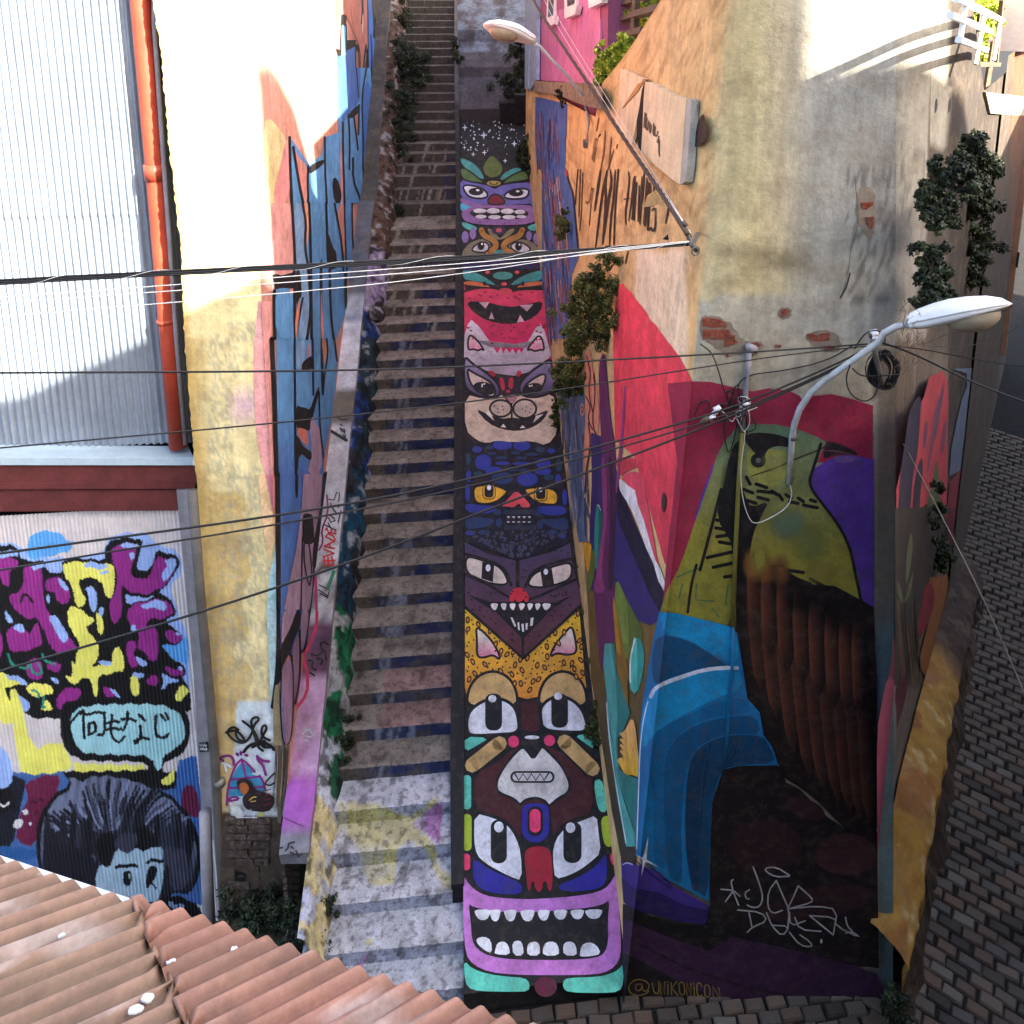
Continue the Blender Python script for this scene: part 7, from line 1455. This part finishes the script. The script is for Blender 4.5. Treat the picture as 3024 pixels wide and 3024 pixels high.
for k in range(16):
    cx, cy = 1175 + rw.uniform(-25, 25), 180 + rw.uniform(-14, 14); rx, ry, rot = rw.uniform(45, 85), rw.uniform(75, 110), rw.uniform(-20, 20); P_ = ell(cx, cy, rx, ry, rot, 16); P_.append(P_[0])
    MB().tube(sp3([atY(*Z6([p])[0], 5.38 + .05*hsh(k, i, 3)) for i, p in enumerate(P_)], 1), rw.choice((.006, .008, .005)), 5).build('loop', 'cable', coil, True)
for P_ in ([(985,150),(960,230),(985,320),(1060,362),(1120,340),(1150,270),(1160,200)], [(1000,170),(1040,210),(1100,215),(1270,205)], [(1010,60),(1060,-20),(1110,-50),(1170,-40),(1190,0),(1180,30)]): MB().tube(sp3([atY(*Z6([p])[0], 5.3) for p in P_], 2), .0055, 5).build('loop', 'cable', coil, True)
MB().tube([atY(*Z6([p])[0], 5.38) for p in ((1115,0),(1130,90),(1150,180),(1165,260))], .02, 8).build('hanger', 'steel', coil, True)
ss = thing('side_spool', 'small porcelain spool beside the curved lamp arm', 'insulator')
for k_, (a, b, r_) in enumerate((((1105,-28),(1140,-34),.028), ((1100,-16),(1142,-20),.022), ((1105,-5),(1135,-8),.03))): MB().tube([atY(*Z6([a])[0], 5.4), atY(*Z6([b])[0], 5.4)], r_, 10).build('disc', ('white', 'brick', 'white')[k_], ss, True)
# rusty box clamp on brown house board
MB().beam(WC.at(3008, 745, .14), WC.at(3002, 790, .14), .04, .03).build('clamp', 'black', nh)
# ================================================================== railings
def rail(name, label, segs, plane, off, m='timber'):
    t = thing(name, label, 'railing')
    for nm, a, b, w_ in segs: MB().beam(plane.at(*a, off), plane.at(*b, off), w_, w_, (.3, .2, .9)).build(nm, m, t)
    return t
def kk1(p): return K1([p])[0]
rail('terrace_railing', 'dark timber railing with vines at the top of the ochre wall', [('post', kk1((1385,-60)), kk1((1345,800)), .09), ('post', kk1((1660,-60)), kk1((1630,470)), .07), ('rail', kk1((1390,70)), kk1((1640,0)), .08), ('rail', kk1((1380,250)), kk1((1932,90)), .08), ('rail', kk1((1380,440)), kk1((1740,350)), .08), ('rail', kk1((1380,650)), kk1((1500,610)), .08)], WA, -.25)
KZ = Crop(2500, 0, 524)
def kz(p): return KZ([p])[0]
rail('white_railing', 'white metal balcony railing above the right hand wall', [('handrail', kz((1190,-20)), kz((1690,225)), .042), ('post', kz((1300,30)), kz((1240,420)), .026), ('post', kz((1500,150)), kz((1405,700)), .026), ('post', kz((1672,225)), kz((1600,660)), .026), ('slat', kz((1130,165)), kz((1570,345)), .04), ('slat', kz((1220,430)), kz((1520,545)), .04)], WC, .10, 'white')
rail('dark_railing', 'dark timber posts behind the white balcony railing', [('post', kz((1265,30)), kz((1235,180)), .045), ('post', kz((1465,150)), kz((1385,640)), .045), ('post', kz((1600,460)), kz((1515,1000)), .045), ('rail', kz((1420,700)), kz((1660,700)), .045), ('post', kz((1690,0)), kz((1625,680)), .045)], WC, -.05, 'timber')
# ================================================================== rocky footing along the right street
rk = thing('rock_footing', 'yellow painted knobbly stone footing along the right hand street', 'stone footing')
def base_pt(t, o_): p = O2 + U2*t + V2*o_; return p
def rock_fn(u, v):
    t = -.05 + 5.7*v; top_h = float(np.interp(t, [-.6, .0, 1.0, 2.0, 3.2, 4.5, 6], [.55, .9, 1.35, 1.25, 1.0, .8, .6]))
    if u < .5: o_ = .02 + .34*(u/.5); z = top_h - .22*(u/.5)**2
    else: k = (u-.5)/.5; o_ = .36 + .14*k - .10*math.sin(math.pi*k); z = (top_h-.22)*(1-k) - .1*k
    p = base_pt(t, o_); n1 = fbm(t*2.4, u*3.0, 1, 4) - .5; n2 = fbm(t*8, u*9, 5) - .5
    k2 = 1.0 if u > .5 else .35; z += gz(*p)*1.0 + (.16*n1 + .04*n2)*k2; d = (.20*n1 + .08*n2)*(1 if u > .1 else u*10)*k2
    return (p[0] + V2[0]*d, p[1] + V2[1]*d, z)
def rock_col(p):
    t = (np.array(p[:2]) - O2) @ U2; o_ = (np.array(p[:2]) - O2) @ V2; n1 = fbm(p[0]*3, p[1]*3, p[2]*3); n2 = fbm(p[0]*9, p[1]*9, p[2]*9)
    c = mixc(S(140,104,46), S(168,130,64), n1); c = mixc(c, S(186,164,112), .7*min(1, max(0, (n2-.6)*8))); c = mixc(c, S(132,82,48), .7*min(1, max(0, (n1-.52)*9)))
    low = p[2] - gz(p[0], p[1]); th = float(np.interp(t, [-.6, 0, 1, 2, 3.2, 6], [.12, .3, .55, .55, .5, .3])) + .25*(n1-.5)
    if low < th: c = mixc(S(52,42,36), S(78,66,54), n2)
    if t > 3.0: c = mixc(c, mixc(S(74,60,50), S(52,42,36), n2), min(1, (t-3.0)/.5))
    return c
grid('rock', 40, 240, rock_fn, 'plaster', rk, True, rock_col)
# ================================================================== plants
def shrub(name, label, cat, spots, nleaf, size, cols, offs=(.02, .18), stem=True, group=None, flat=.5, seed=1):
    """spots: (world point, radius); leaves are folded pairs of small faces spread through the clumps"""
    r_ = random.Random(seed); g_ = np.random.default_rng(seed); t = thing(name, label, cat, (0,0,0), group)
    w_ = [s[1]**2 for s in spots]; tot = sum(w_); Vs, Cs = [], []
    for (c, rad), ww in zip(spots, w_):
        n_ = max(8, int(nleaf*ww/tot*3.0)); ns = 14
        sc_ = np.array(c) + rad*g_.normal(0, .55, (ns, 3))*np.array([1, flat, 1]); sr = rad*g_.uniform(.26, .55, ns); tone = g_.random(ns)
        k = g_.integers(0, ns, n_); d = g_.normal(0, 1, (n_, 3)); d /= np.linalg.norm(d, axis=1)[:, None]
        p = sc_[k] + d*(sr[k]*g_.random(n_)**.45)[:, None]
        a = g_.normal(0, 1, (n_, 3)); a[:, 2] = a[:, 2]*.8 - .2; a /= np.linalg.norm(a, axis=1)[:, None]
        b = np.cross(a, d + .013); b /= np.linalg.norm(b, axis=1)[:, None] + 1e-9
        L_ = (size*.85*g_.uniform(.6, 1.3, n_))[:, None]; q = np.cross(a, b)*L_*.12
        Vs.append(np.stack([p - a*L_*.5, p + b*L_*.28 + q, p + a*L_*.5, p - b*L_*.28 + q], 1).reshape(-1, 3))
        m = np.clip(tone[k]*.7 + g_.uniform(-.2, .35, n_), 0, 1)[:, None]; cc = np.array(cols[0])*(1-m) + np.array(cols[1])*m
        hi = g_.random(n_) < .06; cc[hi] = np.array(cols[-1]); Cs.append(np.repeat(cc, 4, 0))
    Vs = np.concatenate(Vs); Cs = np.concatenate(Cs); nl = len(Vs)//4; i4 = (np.arange(nl)*4)[:, None]
    Fc = np.concatenate([i4 + np.array([[0, 1, 2]]), i4 + np.array([[0, 2, 3]])], 1).reshape(-1, 3)
    me = bpy.data.meshes.new('foliage'); me.vertices.add(len(Vs)); me.vertices.foreach_set('co', Vs.ravel()); me.loops.add(Fc.size); me.loops.foreach_set('vertex_index', Fc.ravel())
    me.polygons.add(len(Fc)); me.polygons.foreach_set('loop_start', np.arange(0, Fc.size, 3)); me.materials.append(M['leaf'])
    ca_ = me.color_attributes.new('Col', 'FLOAT_COLOR', 'POINT'); ca_.data.foreach_set('color', Cs.astype(np.float32).ravel()); me.update(calc_edges=True)
    fo = bpy.data.objects.new('foliage', me); col.objects.link(fo); fo.parent = t
    if stem:
        sb = MB()
        for c, rad in spots:
            c = np.array(c)
            for _ in range(3):
                e = c + np.array([r_.gauss(0, .4), r_.gauss(0, .2), r_.gauss(0, .4)])*rad; s0 = c + np.array([.0, .0, -rad*.9]); sb.tube([s0, (s0+e)/2 + np.array([0, 0, rad*.1]), e], [.008, .006, .003], 5)
        sb.build('stem', 'twig', t)
    return t
def on(pl, off, *sp_): return [(pl.at(x, y, off + 0*r_), r_ / F * np.linalg.norm(pl.at(x, y, off) - CP)) for x, y, r_ in sp_]
GRN = (S(30,38,16), S(104,112,48), S(150,140,80)); DKG = (S(14,20,12), S(50,62,36), S(70,78,48)); BRG = (S(96,128,24), S(206,214,70), S(240,236,120))
shrub('wall_shrub', 'large bushy shrub growing out of the wall beside the red field', 'shrub', on(WA, .12, (1800,770,34), (1770,810,44), (1735,850,52), (1790,870,44), (1740,910,58), (1790,930,46), (1720,960,48), (1765,985,46), (1700,1000,40), (1690,920,34), (1710,870,32)), 9000, .038, GRN, seed=3)
shrub('wall_shrub', 'rounded shrub hanging lower on the wall beside the grey cat face', 'shrub', on(WA, .12, (1690,1065,38), (1665,1100,36), (1700,1110,38), (1680,1145,34), (1655,1135,22)), 3600, .036, GRN, seed=4)
shrub('wall_shrub', 'small tuft sprouting from the blue streaked wall', 'shrub', on(WA, .1, (1662,650,20), (1670,680,20), (1652,690,15), (1664,625,12)), 1500, .034, GRN, seed=5)
shrub('coping_weed', 'small weed hanging from the concrete coping under the pink house', 'weed', on(WA, .16, (1655,285,10), (1660,305,9), (1652,270,8)), 350, .035, DKG, seed=6)
shrub('ramp_bush', 'dark bush leaning over the starry end of the ramp', 'shrub', [(RAMP.at(x, y, .15), r_) for x, y, r_ in ((1555,420,.16), (1565,450,.2), (1575,480,.2), (1580,505,.15), (1545,470,.12))], 3200, .045, DKG, seed=7)
shrub('slab_bush', 'dark bush at the right edge of the upper slab', 'shrub', [(atY(x, y, 17.6), r_) for x, y, r_ in ((1525,150,.22), (1535,180,.25), (1515,250,.28), (1540,265,.28), (1520,285,.2))], 3000, .05, DKG, seed=8)
shrub('slab_weed', 'dark weeds along the left edge of the upper slab', 'weed', [(atY(x, y, 17.9), r_) for x, y, r_ in ((1345,135,.12), (1350,170,.14), (1352,300,.12), (1345,320,.1))], 900, .045, DKG, seed=9)
shrub('stair_bush', 'dark bushes overgrowing the left side of the upper stairs', 'shrub', [(atY(x, y, Yq), r_) for x, y, Yq, r_ in ((1200,170,18.0,.30), (1225,190,18.0,.28), (1215,225,17.8,.30), (1245,228,17.8,.2), (1180,140,18.4,.3), (1185,270,17.3,.26), (1205,300,17.0,.24), (1190,330,16.8,.22), (1180,360,16.6,.24), (1190,400,16.4,.2), (1180,440,16.2,.2), (1195,460,16.0,.15), (1170,90,19.5,.35), (1160,40,20,.35), (1190,60,19.5,.25))], 9000, .05, DKG, seed=10)
shrub('stair_tuft', 'small dark tuft at the landing edge of the stairs', 'weed', [(atY(x, y, 15.1), r_) for x, y, r_ in ((1172,620,.13), (1168,640,.1), (1180,628,.08))], 600, .04, DKG, seed=11)
IVG = 'ivy clumps on the right street wall'
shrub('hanging_ivy', 'dark ivy clump at the top of the right street wall', 'ivy', [(WC.at(x, y, .06), r_*.80) for x, y, r_ in ((2860,430,.16), (2885,450,.2), (2850,480,.2), (2895,500,.22), (2870,540,.22), (2840,520,.16), (2900,570,.2), (2880,610,.18))], 6500, .045, DKG, group=IVG, seed=12)
shrub('hanging_ivy', 'dark ivy clump left of the tallest on the street wall', 'ivy', [(WC.at(x, y, .05), r_*.80) for x, y, r_ in ((2770,510,.13), (2785,550,.16), (2775,590,.15), (2790,620,.14), (2760,640,.1), (2765,670,.07))], 3800, .04, DKG, group=IVG, seed=13)
shrub('hanging_ivy', 'lower dark ivy clump left of the white lamp head', 'ivy', [(WC.at(x, y, .05), r_*.80) for x, y, r_ in ((2755,760,.12), (2770,800,.15), (2760,850,.15), (2780,870,.12), (2745,890,.1))], 3400, .04, DKG, group=IVG, seed=14)
shrub('hanging_ivy', 'dark ivy clump directly above the white lamp head', 'ivy', [(WC.at(x, y, .05), r_*.80) for x, y, r_ in ((2880,690,.18), (2895,730,.2), (2880,780,.2), (2870,830,.16))], 3400, .045, DKG, group=IVG, seed=15)
shrub('vine', 'bright yellow green vine behind the white balcony railing', 'vine', [(WC.at(x, y, -.35), r_) for x, y, r_ in ((2905,20,.16), (2920,60,.18), (2895,90,.18), (2915,120,.16), (2890,150,.14), (2940,90,.12), (2880,60,.16), (2950,30,.14))], 4200, .075, BRG, seed=16)
shrub('vine', 'bright green vine trailing at the foot of the timber railing', 'vine', [(WA.at(x, y, -.05), r_) for x, y, r_ in ((1800,160,.13), (1820,180,.14), (1785,195,.12), (1775,215,.1), (1810,200,.1), (1850,130,.09), (1845,150,.1))], 1700, .07, BRG, seed=17)
shrub('vine', 'pale sunlit vine hanging from the timber railing rails', 'vine', [(WA.at(x, y, -.4), r_) for x, y, r_ in ((1870,30,.16), (1890,60,.14), (1865,80,.12), (1905,20,.16))], 1300, .06, BRG, seed=18)
shrub('foot_moss', 'dark moss and weeds heaped at the foot of the yellow house', 'weed', [(np.array(p), r_) for p, r_ in (((-2.1,6.85,.0),.22), ((-1.9,6.75,.05),.22), ((-2.35,6.9,-.1),.22), ((-1.78,6.4,-.05),.22), ((-1.65,6.15,.0),.18), ((-1.66,6.5,.25),.15))], 5200, .04, DKG, seed=19)
shrub('ledge_weed', 'weeds at the left end of the steps below the yellow fish', 'weed', [(np.array(p), r_) for p, r_ in (((-1.45,6.2,.35),.12), ((-1.42,6.45,.5),.12), ((-1.48,6.0,.2),.12))], 1500, .032, DKG, seed=20)
shrub('step_weed', 'moss tuft on the left end of the lowest blue step', 'weed', [(np.array(p), r_) for p, r_ in (((-1.38,7.55,1.2),.09), ((-1.38,7.75,1.28),.08), ((-1.4,7.4,1.12),.07))], 900, .025, DKG, seed=21)
for k, (x, y, r_, lb) in enumerate(((1745,1800,.09,'weed tuft beside the leopard ears at the ramp edge'), (1768,2150,.12,'weed tuft beside the tan brow at the ramp edge'), (1760,1950,.08,'mossy tuft beside the orange leopard fur at the ramp edge'), (1730,1700,.09,'weed tuft beside the fanged face at the ramp edge'), (1640,1230,.07,'weed tuft beside the cat muzzle at the ramp edge'))):
    p = RAMP.at(x, y, .08); shrub('edge_weed', lb, 'weed', [(p, r_), (p + np.array([.02, .12, .1]), r_*.8), (p + np.array([.0, -.1, -.05]), r_*.7)], 1100, .03, (S(24,30,12), S(78,88,40), S(120,112,60)), group='weeds along the ramp edge', seed=30+k)
shrub('street_wall_plant', 'dark plant growing over the painted yellow part of the street wall', 'shrub', [(WC.at(x, y, .10), r_) for x, y, r_ in ((2780,1600,.08), (2790,1640,.11), (2785,1670,.09), (2775,1500,.07), (2770,1440,.06), (2765,1540,.06))], 2200, .035, DKG, seed=40)
shrub('street_weed', 'low dark weed in a hollow of the yellow stone footing', 'weed', [(np.array([*base_pt(-.12, .30), .30]), .12), (np.array([*base_pt(-.2, .34), .16]), .1)], 900, .03, DKG, seed=41)
dt = thing('dry_twigs', 'dry grey twigs tangled on the street wall behind the cable coil', 'twigs'); tb = MB(); rt_ = random.Random(8)
for _ in range(80):
    x, y = rt_.uniform(2650, 2720), rt_.uniform(890, 1080); a_ = rt_.uniform(0, 6.28); L_ = rt_.uniform(12, 45)
    tb.tube([WC.at(x, y, .02), WC.at(x + L_*.5*math.cos(a_) + rt_.uniform(-4, 4), y + L_*.5*math.sin(a_), rt_.uniform(.03, .1)), WC.at(x + L_*math.cos(a_)*.8, y + L_*math.sin(a_), .05)], [.0018, .0015, .001], 4)
tag(tb.build('twig_tangle', 'twig', dt), kind='stuff')
# ================================================================== bits on the near roof
for k, (x, y, rx, ry, lb) in enumerate(((436, 2950, 20, 13, 'larger white bird dropping on the near red roof'), (400, 2985, 24, 12, 'streaked white bird dropping lowest on the near red roof'), (180, 2765, 12, 5, 'small pale bird dropping high on the near red roof'), (505, 2842, 14, 6, 'pale speckled dropping right of the sheet lap'), (690, 2805, 12, 6, 'rightmost pale dropping on the near red roof'))):
    P_ = [roof_pt(0, 0)]; RPl = Plane(e1 + np.array([0, 0, .016]), np.cross(ed, rd) * (1 if np.cross(ed, rd)[2] > 0 else -1))
    Q = [(px_ + random.uniform(-3, 3), py_ + random.uniform(-2, 2)) for px_, py_ in ell(x, y, rx, ry, -20, 14)]
    o = MB().prism([RPl.at(a, b, .004) for a, b in Q], RPl.n*.004).build('bird_dropping', 'dropping'); tag(o, lb, 'dropping', 'bird droppings on the near roof')
